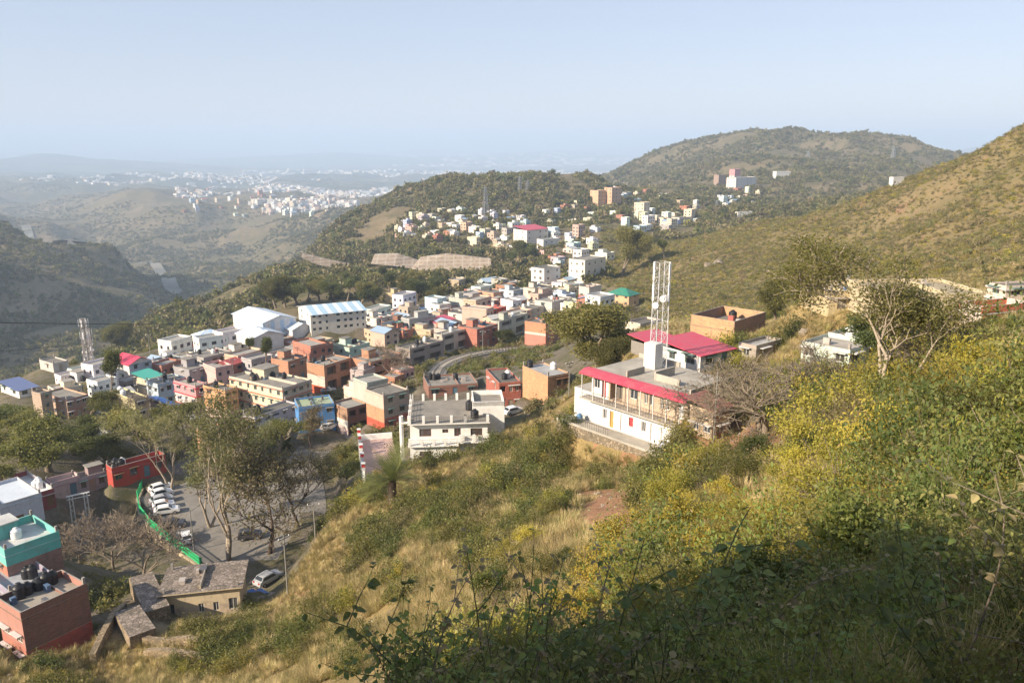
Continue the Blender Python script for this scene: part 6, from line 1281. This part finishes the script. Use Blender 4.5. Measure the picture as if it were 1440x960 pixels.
tree('round2', 12, 612, 45, 'dark tree at the left border below the valley rim', None, name='broadleaf_tree', wide=1.5)
tree('olive', 215, 645, 62, 'olive tree right behind the bright red house', None, name='broadleaf_tree', wide=1.4)
tree('olive', 262, 630, 52, 'olive tree below the parked cars of the pink balcony house', None, name='broadleaf_tree', wide=1.4)
tree('olive', 300, 668, 62, 'olive tree in front of the hidden orange house', None, name='broadleaf_tree', wide=1.3)
tree('feather', 345, 700, 90, 'feathery tree right of the hidden orange house', None, name='feathery_tree', wide=1.1)
tree('olive', 180, 668, 42, 'small olive tree between the dark green tree and the red house', None, name='broadleaf_tree', wide=1.3)
tree('round2', 104, 640, 44, 'dark rounded tree behind the grey lavender house', None, name='broadleaf_tree', wide=1.4)
tree('olive', 60, 625, 40, 'pale olive tree below the weathered plaster house', None, name='broadleaf_tree', wide=1.6)
tree('bared', 236, 612, 40, 'brown thin tree left of the pale parked cars', None, name='half_bare_tree', wide=1.2)
tree('feather', 330, 640, 40, 'feathery treetop beside the lavender white house', None, name='feathery_tree', wide=1.4)
tree('olive', 5, 690, 40, 'olive tree behind the white roofed house', None, name='broadleaf_tree', wide=1.5)
tree('feather', 240, 690, 95, 'feathery tree rising over the upper end of the car park', None, name='feathery_tree', wide=1.3)
tree('olive', 30, 650, 42, 'low olive tree at the left border', None, name='broadleaf_tree', wide=1.7)
tree('olive', 395, 640, 42, 'olive tree beside the narrow dusky pink house', None, name='broadleaf_tree', wide=1.5)
tree('bared', 438, 632, 62, 'brownish thin tree in front of the bright blue house', None, name='half_bare_tree', wide=1.0)
tree('tall', 372, 532, 56, 'tall dark shrub between the brown brick rows', None, name='broadleaf_tree', wide=.7)
tree('round2', 704, 487, 28, 'round dark tree at the railway side of the pale green grey row', None, name='broadleaf_tree', wide=1.3)
tree('tall', 352, 512, 34, 'dark tree beside the white plastered house', None, name='broadleaf_tree', wide=.8)
tree('olive', 130, 600, 45, 'brown green tree right of the weathered plaster house', None, name='broadleaf_tree', wide=1.4)
tree('round', 875, 388, 70, 'tall olive tree on the near shoulder above the dark green hipped roof', None, name='broadleaf_tree', wide=.9)
tree('tall', 935, 366, 28, 'dark tree on the crest where the grassy hill begins', None, name='broadleaf_tree', wide=1.2)
tree('round', 1090, 462, 60, 'dark leafy tree behind the bare orange brick house', 140, name='broadleaf_tree', wide=1.1)
tree('round2', 1130, 468, 52, 'dark leafy tree left of the cream yellow house', 128, name='broadleaf_tree', wide=1.2)
tree('round2', 1330, 405, 22, 'low dark green bushy tree behind the long cream house', 128, name='broadleaf_tree', wide=2.2)
GT = 'trees of the grove above the striped shed'
pos = ['in front of the shaded valley','above the striped hall','at the edge of the grove','behind the factory roof']
gi = 0
for px, py, h in ((372,432,36),(388,434,40),(402,432,44),(418,430,40),(432,424,36),(450,424,36),(470,424,34),(488,426,34),(508,430,34),(528,432,36),(548,418,34),(568,420,34),(588,424,38),(606,428,36),(622,432,30),(500,408,26),(540,402,26),(580,406,26),(620,408,26),(660,412,22),(726,372,34),(742,366,30),(715,384,30)):
    tree(('round2','tall','round')[gi % 3], px, py, h, f'{("dark rounded","dark narrow","olive rounded")[gi % 3]} tree of the grove above the striped shed, {ORD[gi] if gi < 20 else "near the far settlement"}' + (' counting rightwards' if gi < 20 else f', {("left","middle","right")[gi-20]} one'), None, name='grove_tree', wide=1.2, group=GT, r0=200); gi += 1
# date palm
def palm():
    p = hit(552, 708, 60, 300); o = empty('palm', p, 0, label='green date palm with arching fronds below the white villa', cat='palm tree'); rs = np.random.RandomState(3); s = p.length/F; o.scale = (1.95,)*3
    mb = MB(); mb.tube([(0,0,-.4),(0,0,.8),(.05,0,1.6)], [.32,.28,.24], BKD, 10); mb.build('trunk', o); lm = leaf('palm_fronds', (.07,.095,.025), (.13,.15,.045)); V = []; Q = []
    for i in range(54):
        a = rs.uniform(0,6.283); e = rs.uniform(-.1,1.35); L = rs.uniform(2.0,3.0); q = Vector((.05,0,1.6)); d = Vector((math.cos(a)*math.cos(e), math.sin(a)*math.cos(e), math.sin(e)))
        for k in range(16):
            d = (d + Vector((0,0,-.045))).normalized(); q2 = q + d*L/16; sd = d.cross(Vector((0,0,1))).normalized(); up = sd.cross(d)
            for sg in (-1,1):
                ll = .62*math.sin(math.pi*(k+1.5)/18); t = q2 + (sd*sg + d*.9 + up*.25).normalized()*ll; b = len(V); V += [q, q + d*.07, t, t - d*.02]; Q.append((b,b+1,b+2,b+3))
            q = q2
    link('fronds', mesh_arrays('fronds', [tuple(v) for v in V], Q, [], [lm]), o)
palm()
# ---- instancing of uncountable growth
def scatter_object(name, protos, pts, rots, scales, idx):
    me = bpy.data.meshes.new(name); me.vertices.add(len(pts)); me.vertices.foreach_set('co', np.asarray(pts, np.float32).ravel())
    for an, ty, arr in (('rot','FLOAT_VECTOR',rots),('siz','FLOAT_VECTOR',scales)):
        a = me.attributes.new(an, ty, 'POINT'); a.data.foreach_set('vector', np.asarray(arr, np.float32).ravel())
    a = me.attributes.new('idx', 'INT', 'POINT'); a.data.foreach_set('value', np.asarray(idx, np.int32)); me.update()
    o = link(name, me, kind='stuff'); ng = bpy.data.node_groups.new(name, 'GeometryNodeTree'); ng.interface.new_socket('Geometry', in_out='INPUT', socket_type='NodeSocketGeometry'); ng.interface.new_socket('Geometry', in_out='OUTPUT', socket_type='NodeSocketGeometry')
    N = ng.nodes; Lk = ng.links.new; gi = N.new('NodeGroupInput'); go = N.new('NodeGroupOutput'); jn = N.new('GeometryNodeJoinGeometry')
    for m in reversed(protos):
        src = bpy.data.objects.new(name + '_plant', m); oi = N.new('GeometryNodeObjectInfo'); oi.inputs['Object'].default_value = src; oi.inputs['As Instance'].default_value = True; Lk(oi.outputs['Geometry'], jn.inputs[0])
    ip = N.new('GeometryNodeInstanceOnPoints'); ip.inputs['Pick Instance'].default_value = True
    def na(n, t): q = N.new('GeometryNodeInputNamedAttribute'); q.data_type = t; q.inputs[0].default_value = n; return q.outputs[0]
    Lk(gi.outputs[0], ip.inputs['Points']); Lk(jn.outputs[0], ip.inputs['Instance']); Lk(na('idx','INT'), ip.inputs['Instance Index']); Lk(na('siz','FLOAT_VECTOR'), ip.inputs['Scale'])
    er = N.new('FunctionNodeEulerToRotation'); Lk(na('rot','FLOAT_VECTOR'), er.inputs[0]); Lk(er.outputs[0], ip.inputs['Rotation']); Lk(ip.outputs[0], go.inputs[0])
    md = o.modifiers.new('growth', 'NODES'); md.node_group = ng; return o
_line = [p for L in (road_main, road_low) for p in L]; _rail = list(rail_pts)
def free_mask(x, y, road=5.0, padk=.82, rail=3.5):
    ok = np.ones(len(x), bool)
    for cx, cy, rad in PADSPOTS: ok &= (x-cx)**2 + (y-cy)**2 > (max(rad-3,1)*padk)**2
    for L, w in ((_line, road), (_rail, rail)):
        for a, b in zip(L[:-1], L[1:]):
            if (a-b).length < .01: continue
            ab = (b-a).xy; t = np.clip(((x-a.x)*ab.x + (y-a.y)*ab.y)/ab.length_squared, 0, 1); ok &= (x-a.x-t*ab.x)**2 + (y-a.y-t*ab.y)**2 > w*w
    q = [Vector(p) for p in park_poly]; s = 1 if (q[1]-q[0]).cross(q[2]-q[1]) > 0 else -1; ins = np.ones(len(x), bool)
    for i in range(len(q)): a, b = q[i], q[(i+1)%len(q)]; ins &= ((b.x-a.x)*(y-a.y) - (b.y-a.y)*(x-a.x))*s > 0
    return ok & ~ins
def sample(rs, n, r0, r1, az0=-40, az1=40, power=1.0):
    """points spread over a wedge: power 2 = even over the ground, 1 = even per ring, 0 = even in log distance"""
    u = rs.uniform(0, 1, n); r = np.exp(np.log(r0) + u*(np.log(r1)-np.log(r0))) if power == 0 else (r0**power + u*(r1**power - r0**power))**(1/power)
    a = np.radians(rs.uniform(az0, az1, n)); return r*np.sin(a), r*np.cos(a), r
def place(name, protos, x, y, smin, smax, rs, sink=.0, zs=(.8,1.2), tilt=.12, weights=None, sk=None):
    z = HV(x, y); n = len(x); s = rs.uniform(smin, smax, n) if sk is None else sk; w = rs.uniform(.85,1.2,n)
    scatter_object(name, protos, np.stack([x, y, z - sink*s], 1), np.stack([rs.normal(size=n)*tilt, rs.normal(size=n)*tilt, rs.uniform(0,6.283,n)], 1), np.stack([s*w, s*w, s*rs.uniform(zs[0],zs[1],n)], 1), rs.choice(len(protos), n, p=weights))
rs = np.random.RandomState(77)
def pxy(x, y): return proj(x, y, HV(x, y))
# woodland and scrub of the middle and far hills
far_b = [make_bush(100+i, 1.0, .8, 90, .34, m, BK, 3, .7, .45) for i, m in enumerate((L_HILL, L_HILL, L_OL, L_BR, L_DK))]
# grassy hill on the right: grass tussocks and scrub
x, y, r = sample(rs, 100000, 165, 700, -3, 40, 1.8); px, py = pxy(x, y); k = (px > 845) & (px < 1480) & free_mask(x, y) & ((TOWN_ := _sampler(TOWN)(x, y)) < .4); x, y, r = x[k], y[k], r[k]
nz = fbm(x, y, 30, 3, 5) + rs.uniform(-.3,.3,len(x)); k = nz > -.42; x1, y1, r1 = x[k], y[k], r[k]; dryb = [make_bush(120+i, 1.0, .9, 110, .26, m, BK, 4, .45, .5) for i, m in enumerate((L_BR, L_FT, L_YG, L_OL, L_DRY))]
place('hillside_scrub', dryb, x1, y1, 1.0, 2.6, rs, .15, (.6,1.1), weights=[.22,.24,.22,.22,.10], sk=rs.uniform(.6,1.7,len(x1))*(1+.8*(rs.uniform(0,1,len(x1))>.95)))
# mid hill, far hill, valley sides
x, y, r = sample(rs, 150000, 400, 2600, -46, 32, 1.1); px, py = pxy(x, y)
ok = (_sampler(TOWN)(x, y) < .3) & ~((px > 860) & (r < 640)) & (px > -60) & (px < 1450)
dens = fbm(x, y, 70, 4, 9) + np.where(py < 300, .10, 0) + .10 + rs.uniform(-.12,.12,len(x)); ok &= dens > -.05
hp = np.array([[h['cen'].x, h['cen'].y] for h in HOUSES if h['cen'].length > 380] + [[p.x, p.y] for p in FARPOS if p.length > 380])
cell = {}
for q in hp: cell.setdefault((int(q[0]//30), int(q[1]//30)), []).append(q)
near = np.zeros(len(x), bool)
for i in np.nonzero(ok)[0]:
    cx, cy = int(x[i]//30), int(y[i]//30)
    for a in (-1,0,1):
        for b in (-1,0,1):
            for q in cell.get((cx+a, cy+b), ()):
                if (x[i]-q[0])**2 + (y[i]-q[1])**2 < 30: near[i] = True
ok &= ~near; x, y, r = x[ok], y[ok], r[ok]; sc = (1.6 + 4.6*rs.uniform(0,1,len(x))**2.2)*(1+.35*np.clip(r/1500,0,1))
place('hill_woodland', far_b, x, y, 3, 5, rs, .1, (.8,1.35), weights=[.28,.24,.18,.2,.10], sk=sc)
x, y, r = sample(rs, 60000, 2400, 7500, -40, 20, 1.0); k = (fbm(x, y, 300, 3, 19) > 0.10); x, y, r = x[k], y[k], r[k]
place('distant_groves', [far_b[0], far_b[3], far_b[3], far_b[2]], x, y, 6, 12, rs, .1, (.5,.8), sk=rs.uniform(5,11,len(x))*(r/3500)**.5)
# town greenery
tb = [make_bush(140+i, 1.0, .9, 420, .2, m, BK, 8, .5, .45) for i, m in enumerate((L_OL, L_FT, L_DK, L_BR, L_GR))]
x, y, r = sample(rs, 13000, 74, 420, -42, 12, 1.5); k = (_sampler(TOWN)(x, y) > .15) & free_mask(x, y, 4.6, 1.0) ; nz = fbm(x, y, 26, 3, 23); k &= nz > -.02
for h in FARPOS: k &= (x-h.x)**2 + (y-h.y)**2 > 25
x, y, r = x[k], y[k], r[k]; place('town_shrubs', tb, x, y, .6, 1.9, rs, .1, (.7,1.2), weights=[.34,.22,.12,.24,.08], sk=rs.uniform(.6,2.0,len(x)))
# ---- the near hillside
_fgm = lambda x, y: (_sampler(TOWN)(x, y) < .5)
tuf = [make_tuft(200+i, .55, .4, 70, L_STRAW, .013) for i in range(3)] + [make_tuft(210, .5, .4, 60, leaf('olive_blades', (.16,.16,.05), (.26,.24,.09), .3), .013)]
x, y, r = sample(rs, 110000, 4.0, 200, -55, 60, 1.25); k = _fgm(x, y) & free_mask(x, y, 3.6, .95); px, py = pxy(x, y)
k &= (_sampler(SOIL)(x, y) < .3 + .3*rs.uniform(0,1,len(x))) & (fbm(x, y, 9, 3, 51) > -.30) & ~((px < 560) & (r < 44)) & ~((px > 950) & (r < 55) & (rs.uniform(0,1,len(x)) < .35)); x, y, r = x[k], y[k], r[k]
lx = rs.uniform(-6, AL+3, 900); ly = rs.uniform(-8.5, -3.0, 900); q = np.array([list((AO + AM @ Vector((a, b, 0))).xy) for a, b in zip(lx, ly)]); x = np.append(x, q[:,0]); y = np.append(y, q[:,1]); r = np.hypot(x, y)
place('dry_grass', tuf, x, y, .5, 1.2, rs, 0, (.7,1.3), .18, [.34,.3,.2,.16], sk=rs.uniform(.55,1.25,len(x))*np.clip(r/30,.55,1.5))
gb = [make_bush(220+i, 1.0, .95, n, s, m, BK, 14, a, .42) for i, (m, n, s, a) in enumerate(((L_OL,1500,.10,.5),(L_YG,1500,.10,.5),(L_DK,1700,.11,.5),(L_GR,1300,.11,.45),(L_BR,900,.09,.4),(L_DRY,160,.09,.4)))]
x, y, r = sample(rs, 26000, 22, 175, -40, 42, 1.35); px, py = pxy(x, y); k = _fgm(x, y) & free_mask(x, y, 4, 1.0)
n1 = fbm(x, y, 7, 3, 61); n2 = fbm(x, y, 18, 2, 62)
right = np.clip((px - 880)/160, 0, 1)*np.clip((py-430)/80, 0, 1)
k &= ~((px < 500) & (r < 44)); k &= ~((px > 1185) & (px < 1262) & (py > 585) & (py < 660)); thr = .22 - .34*right; k &= rs.uniform(0,1,len(x)) < np.where(r < 60, .20, .55) + np.where((px > 560) & (px < 900) & (py < 780), -.10, 0) - np.where(r > 110, .15, 0)
k &= (n1*.6 + n2*.6) > thr; k &= ~((px > 800) & (px < 905) & (py > 680) & (py < 770)); k &= ~((px > 985) & (px < 1110) & (py > 590) & (py < 660))
x, y, r, px, py, right = x[k], y[k], r[k], px[k], py[k], right[k]
W1 = np.array([.34,.05,.24,.10,.17,.10]); W2 = np.array([.20,.44,.08,.13,.08,.07]); Wc = np.cumsum(W1[None]*(1-right[:,None]) + W2[None]*right[:,None], 1); ix = (rs.uniform(0,1,len(x))[:,None]*Wc[:,-1:] > Wc).sum(1)
s = (.55 + 1.5*rs.uniform(0,1,len(x))**1.7)*np.clip(r/45,.75,1.2)*(1+.15*right); s = s*np.where((px > 1290) & (py < 530), .6, 1.0)
lx = rs.uniform(-7, AL+3, 60); ly = rs.uniform(-9.5, -3.8, 60); q = np.array([list((AO + AM @ Vector((a, b, 0))).xy) for a, b in zip(lx, ly)]); x = np.append(x, q[:,0]); y = np.append(y, q[:,1]); s = np.append(s, rs.uniform(.6,1.5,60)); ix = np.append(ix, rs.choice([0,2,3,4], 60))
for cx_, cy_, rr_, n_ in ((780,640,60,46),(835,620,40,18),(730,665,50,30),(640,712,48,30),(690,790,50,26),(660,755,40,18),(600,742,30,12),(530,772,30,12),(560,832,34,12),(470,862,28,10),(350,882,34,12),(300,922,60,22),(60,942,60,16),(500,922,44,14),(760,852,50,14),(850,820,50,10),(620,900,44,10),(520,690,30,15),(950,705,55,22),(480,655,30,22),(450,695,20,16),(740,725,44,18),(900,790,60,14),(420,905,30,10)):
    for _ in range(int(n_*1.5)):
        a_ = rs.uniform(0, 6.28); d_ = rr_*rs.uniform(0,1)**.5; h_ = hit(cx_ + d_*math.cos(a_), cy_ + d_*.7*math.sin(a_), 14, 140)
        if h_ is None or not free_mask(np.array([h_.x]), np.array([h_.y]), 3, .9)[0]: continue
        x = np.append(x, h_.x); y = np.append(y, h_.y); s = np.append(s, rs.uniform(.6,1.75)*min(1.15, max(.45, h_.length/70))); ix = np.append(ix, rs.choice([0,1,2,3,4,5], p=[.36,.08,.32,.10,.08,.06]))
z = HV(x, y); n = len(x)
scatter_object('undergrowth', gb, np.stack([x,y,z-.08*s],1), np.stack([rs.normal(size=n)*.12, rs.normal(size=n)*.12, rs.uniform(0,6.28,n)],1), np.stack([s*1.05,s*1.05,s*rs.uniform(.75,1.5,n)],1), ix)
print('counts: undergrowth', n)
def combine(a, b, name):
    def arr(m):
        v = np.empty(len(m.vertices)*3, np.float32); m.vertices.foreach_get('co', v); q = np.empty(len(m.loops), np.int32); m.loops.foreach_get('vertex_index', q); return v.reshape(-1,3), q.reshape(-1,4)
    v1, q1 = arr(a); mats = [a.materials[0]]
    if b is None: return mesh_arrays(name, v1, q1, [], mats)
    v2, q2 = arr(b); return mesh_arrays(name, np.vstack([v1, v2]), np.vstack([q1, q2 + len(v1)]), [], mats + [b.materials[0]], [0]*len(q1) + [1]*len(q2))
def big_shrub(seed, h, n, ls, lm, bk, clump, sp, forks=4, depth=3, **kw):
    t, c, _ = make_tree(seed, h, sp, n, ls, lm, bk, clump, depth, .42, 0, (2,3), .12, .75, .014, forks, .75, .5, .74); return combine(t, c, 'shrub')
YB = leaf('golden_leaves', (.30,.25,.04), (.44,.34,.06), .4)
TH = [big_shrub(301, 2.0, 5200, .085, L_YG, BK, .42, 1.0), big_shrub(302, 2.2, 6000, .075, L_OL, BKD, .45, 1.0), big_shrub(303, 1.8, 6500, .08, L_DK, BKD, .42, 1.1), big_shrub(304, 1.9, 4200, .095, YB, BK, .4, 1.0),
      big_shrub(305, 1.8, 900, .07, L_DRY, BKP, .4, 1.2, 6, 4), big_shrub(306, 2.0, 3600, .11, L_GR, BK, .42, 1.0), big_shrub(307, 1.6, 1500, .06, L_BR, BK, .35, 1.1, 6, 4)]
x, y, r = sample(rs, 9000, 8.5, 95, -20, 60, 1.5); px, py = pxy(x, y); right = np.clip((px - 820)/160, 0, 1)
k = (px > 620) & (py > 380) & _fgm(x, y) & free_mask(x, y, 4, 1.0) & (_sampler(SOIL)(x, y) < .3) & ~((px > 1190) & (px < 1258) & (r > 29) & (r < 50)) & ~((px > 1105) & (px < 1275) & (r > 47) & (r < 84)); k &= (fbm(x, y, 6, 3, 88)*.8 + .34*right - .17) > 0
# keep a minimum distance so that every shrub has its own shape
acc = []; cells = {}
for i in np.nonzero(k)[0]:
    g_ = (int(x[i]//1.5), int(y[i]//1.5)); d_ = 1.25 if r[i] < 30 else 1.7
    if any((x[i]-x[j])**2 + (y[i]-y[j])**2 < d_*d_ for a_ in (-2,-1,0,1,2) for b_ in (-2,-1,0,1,2) for j in cells.get((g_[0]+a_, g_[1]+b_), ())): continue
    cells.setdefault(g_, []).append(i); acc.append(i)
x, y, r, px, py = x[acc], y[acc], r[acc], px[acc], py[acc]; n = len(x); s = (.38 + .75*rs.uniform(0,1,n)**1.4)*np.clip(r/26,.55,1.1)*np.where((px > 1290) & (r > 22) & (py < 560), .6, 1.0)
kd = fbm(x, y, 9, 2, 93); ix = np.where(kd > .16, rs.choice([0,3,0], n), np.where(kd < -.16, rs.choice([2,1,5], n), rs.choice(7, n, p=[.22,.16,.10,.18,.14,.10,.10]))); z = HV(x, y)
scatter_object('thicket', TH, np.stack([x,y,z-.05],1), np.stack([rs.normal(size=n)*.15, rs.normal(size=n)*.15, rs.uniform(0,6.28,n)],1), np.stack([s*1.1,s*1.1,s*rs.uniform(.8,1.35,n)],1), ix)
print('thicket', n)
# close to the camera: dense finer growth, most of it in shade
N1 = leaf('lightened_olive_leaves', (.13,.15,.045), (.22,.21,.07), .4); N2 = leaf('lightened_dark_leaves', (.06,.10,.035), (.12,.16,.05), .35); N3 = leaf('lightened_fresh_leaves', (.11,.18,.045), (.20,.24,.07), .45)  # leaf colours lightened to brighten the shaded bank
nb = [make_bush(240+i, .8, .7, n, s, m, BK, 18, a, .4) for i, (m, n, s, a) in enumerate(((N1,2600,.042,.55),(N2,2800,.046,.5),(N3,2400,.046,.5),(L_DRY,300,.045,.3),(L_YG,2600,.042,.5)))]
x, y, r = sample(rs, 3600, 1.6, 26, -75, 85, 1.35); px, py = pxy(x, y); k = ((px > 640) | (px < -500)) & ((r < 18) | (px > 900)) & free_mask(x, y, 3, 1) & ((fbm(x, y, 2.2, 3, 71) > np.where(r < 7, -.28, .10))); k_ = k; x, y, r = x[k], y[k], r[k]
farn = np.clip((r-9)/5, 0, 1); ix = np.where(rs.uniform(0,1,len(x)) < farn*.42, 4, rs.choice(4, len(x), p=[.30,.31,.20,.19])); s = (.45 + .85*rs.uniform(0,1,len(x))**1.5)*np.clip(r/10,.5,1.9)*np.where((px[k_]>1290)&(py[k_]<530),.6,1.0); z = HV(x, y); n = len(x)
scatter_object('near_undergrowth', nb, np.stack([x,y,z-.1*s],1), np.stack([rs.normal(size=n)*.2, rs.normal(size=n)*.2, rs.uniform(0,6.28,n)],1), np.stack([s*1.1,s*1.1,s*rs.uniform(.7,1.7,n)],1), ix)
SG = bark('green_stem', (.16,.17,.07))
stm = [leafy_stem(260+i, .9+.12*i, 44+4*i, (.043,.062,.05,.043,.045)[i], m, b) for i, (m, b) in enumerate(((N3,SG),(N2,SG),(N3,SG),(N1,SG),(L_DRY,BK)))]
x, y, r = sample(rs, 3600, 2.6, 12, -70, 80, 1.3); px, py = pxy(x, y); k = ((px > 560) | (px < -500)) & ((r > 3.4) | (px > 1500) | (px < 0)) & (fbm(x, y, 1.6, 2, 73) > -.2); x, y, r = x[k], y[k], r[k]
place('leafy_weeds', stm, x, y, .5, 1.2, rs, .02, (.8,1.2), .22, [.3,.28,.16,.18,.08], sk=rs.uniform(.45,1.1,len(x)))
# single tall weeds that stand up in front of the slope
for i, (px_, py_, r_, hh, k_, lb) in enumerate(((560,1060,5.6,1.35,0,'tall drooping leafy weed standing alone at the lower middle of the slope'),(625,1080,5.2,1.45,1,'dark leafy weed right of the drooping one'),(690,1040,5.6,1.5,0,'slender leafy weed in front of the red soil patch'),(760,1060,5.2,1.6,3,'upright weed whose top leaves reach the red soil patch'),(915,1040,5.4,1.95,1,'tallest weed with dark leaves up the stem, below the stone terrace'),(965,1030,5.2,1.5,2,'weed with round light green leaves beside the tallest one'),(850,1060,4.9,1.4,0,'broad leaved weed at the bottom centre'),(1080,1020,4.4,1.1,3,'leafy weed among the shaded undergrowth'),(1250,1010,4.6,.95,2,'pale leafed weed in the shaded corner'))):
    x_, y_, z_ = ray(px_, min(py_, 1000)); q = r_/math.hypot(x_, y_); x_ *= q; y_ *= q; z_ = H(x_, y_)
    o = empty('weed', (x_, y_, z_), i*1.3, label=lb, cat='weed'); sc_ = hh/(.9+.12*k_); o.scale = (sc_,)*3; link('stem', stm[k_], o)
# trees behind the viewer whose shade falls on the near bank
for i, (x_, y_, s_) in enumerate(((-7.5,-1.0,.85),(-7.6,.3,.75),(-11.5,.2,.95),(-5.0,-3.6,.8),(-9.5,-3.4,1.0))):
    o = empty('shade_tree', (x_, y_, H(x_, y_)), i, label='broad leafy tree on the bank behind the viewpoint', cat='tree', group='trees behind the viewpoint'); tm, cm, h_ = TR['round']; o.scale = (s_*1.2, s_*1.2, s_); link('trunk', tm, o); link('crown', cm, o)

# loose stones on the slope
def stone_mesh(seed):
    q = np.random.RandomState(seed); m = MB(); V = [Vector(v) for v in ((-1,-1,-.6),(1,-1,-.6),(1,1,-.6),(-1,1,-.6),(-.7,-.7,.5),(.7,-.8,.6),(.6,.7,.45),(-.8,.6,.6),(0,-1.3,0),(1.3,0,.1),(0,1.2,0),(-1.25,.1,0),(0,0,.85))]
    V = [v + Vector(q.normal(size=3))*.14 for v in V]; mm = stonework('field_stone', (.40,.33,.26), 5.0)
    for f in ((4,8,5),(5,9,6),(6,10,7),(7,11,4),(4,5,12),(5,6,12),(6,7,12),(7,4,12),(0,1,8),(1,2,9),(2,3,10),(3,0,11),(0,8,4),(8,1,5),(1,9,5),(9,2,6),(2,10,6),(10,3,7),(3,11,7),(11,0,4)): m.face([V[i] for i in f], mm)
    return m.mesh('stone')
x, y, r = sample(rs, 2600, 18, 130, -38, 40, 1.3); k = free_mask(x, y, 3, .9) & ((_sampler(SOIL)(x, y) > .15) | (rs.uniform(0,1,len(x)) < .35)); x, y, r = x[k], y[k], r[k]
place('loose_stones', [stone_mesh(i) for i in range(4)], x, y, .06, .3, rs, .1, (.5,1.0), .4, sk=rs.uniform(.05,.22,len(x))*(1+2*(rs.uniform(0,1,len(x)) > .95)))
# ------------------------------------------------------------------ terrain mesh
def build_terrain():
    na, nr = GZ.shape
    co = np.stack([GX, GY, GZ], -1).reshape(-1, 3)
    i = np.arange(na)[:, None]; j = np.arange(nr - 1)[None]
    a = i*nr + j; b = a + 1; i2 = (i + 1) % na; c = i2*nr + j + 1; d = i2*nr + j
    q = np.stack([a, b, c, d], -1).reshape(-1, 4)
    # centre
    co = np.vstack([co, [[0, 0, float(GZ[:, 0].mean())]]]); ctr = len(co) - 1
    tri = np.stack([np.full(na, ctr), np.arange(na)*nr, ((np.arange(na)+1) % na)*nr], -1)
    me = bpy.data.meshes.new('ground')
    nl = len(q)*4 + len(tri)*3
    me.vertices.add(len(co)); me.vertices.foreach_set('co', co.ravel())
    me.loops.add(nl); me.loops.foreach_set('vertex_index', np.concatenate([q.ravel(), tri.ravel()]).astype(np.int32))
    me.polygons.add(len(q)+len(tri))
    ls = np.concatenate([np.arange(len(q))*4, len(q)*4 + np.arange(len(tri))*3]).astype(np.int32)
    me.polygons.foreach_set('loop_start', ls)
    me.update(calc_edges=True)
    me.polygons.foreach_set('use_smooth', np.ones(len(me.polygons), bool))
    col = np.ones((len(co), 4), np.float32)
    z = zone_weights()
    col[:-1, :3] = z.reshape(-1, 3); col[:-1, 3] = SOIL.reshape(-1)
    at = me.color_attributes.new('zone', 'FLOAT_COLOR', 'POINT'); at.data.foreach_set('color', col.ravel())
    o = bpy.data.objects.new('ground', me); COL.objects.link(o)
    me.materials.append(ground_material())
    o['kind'] = 'structure'
    return o
build_terrain()
make_haze()
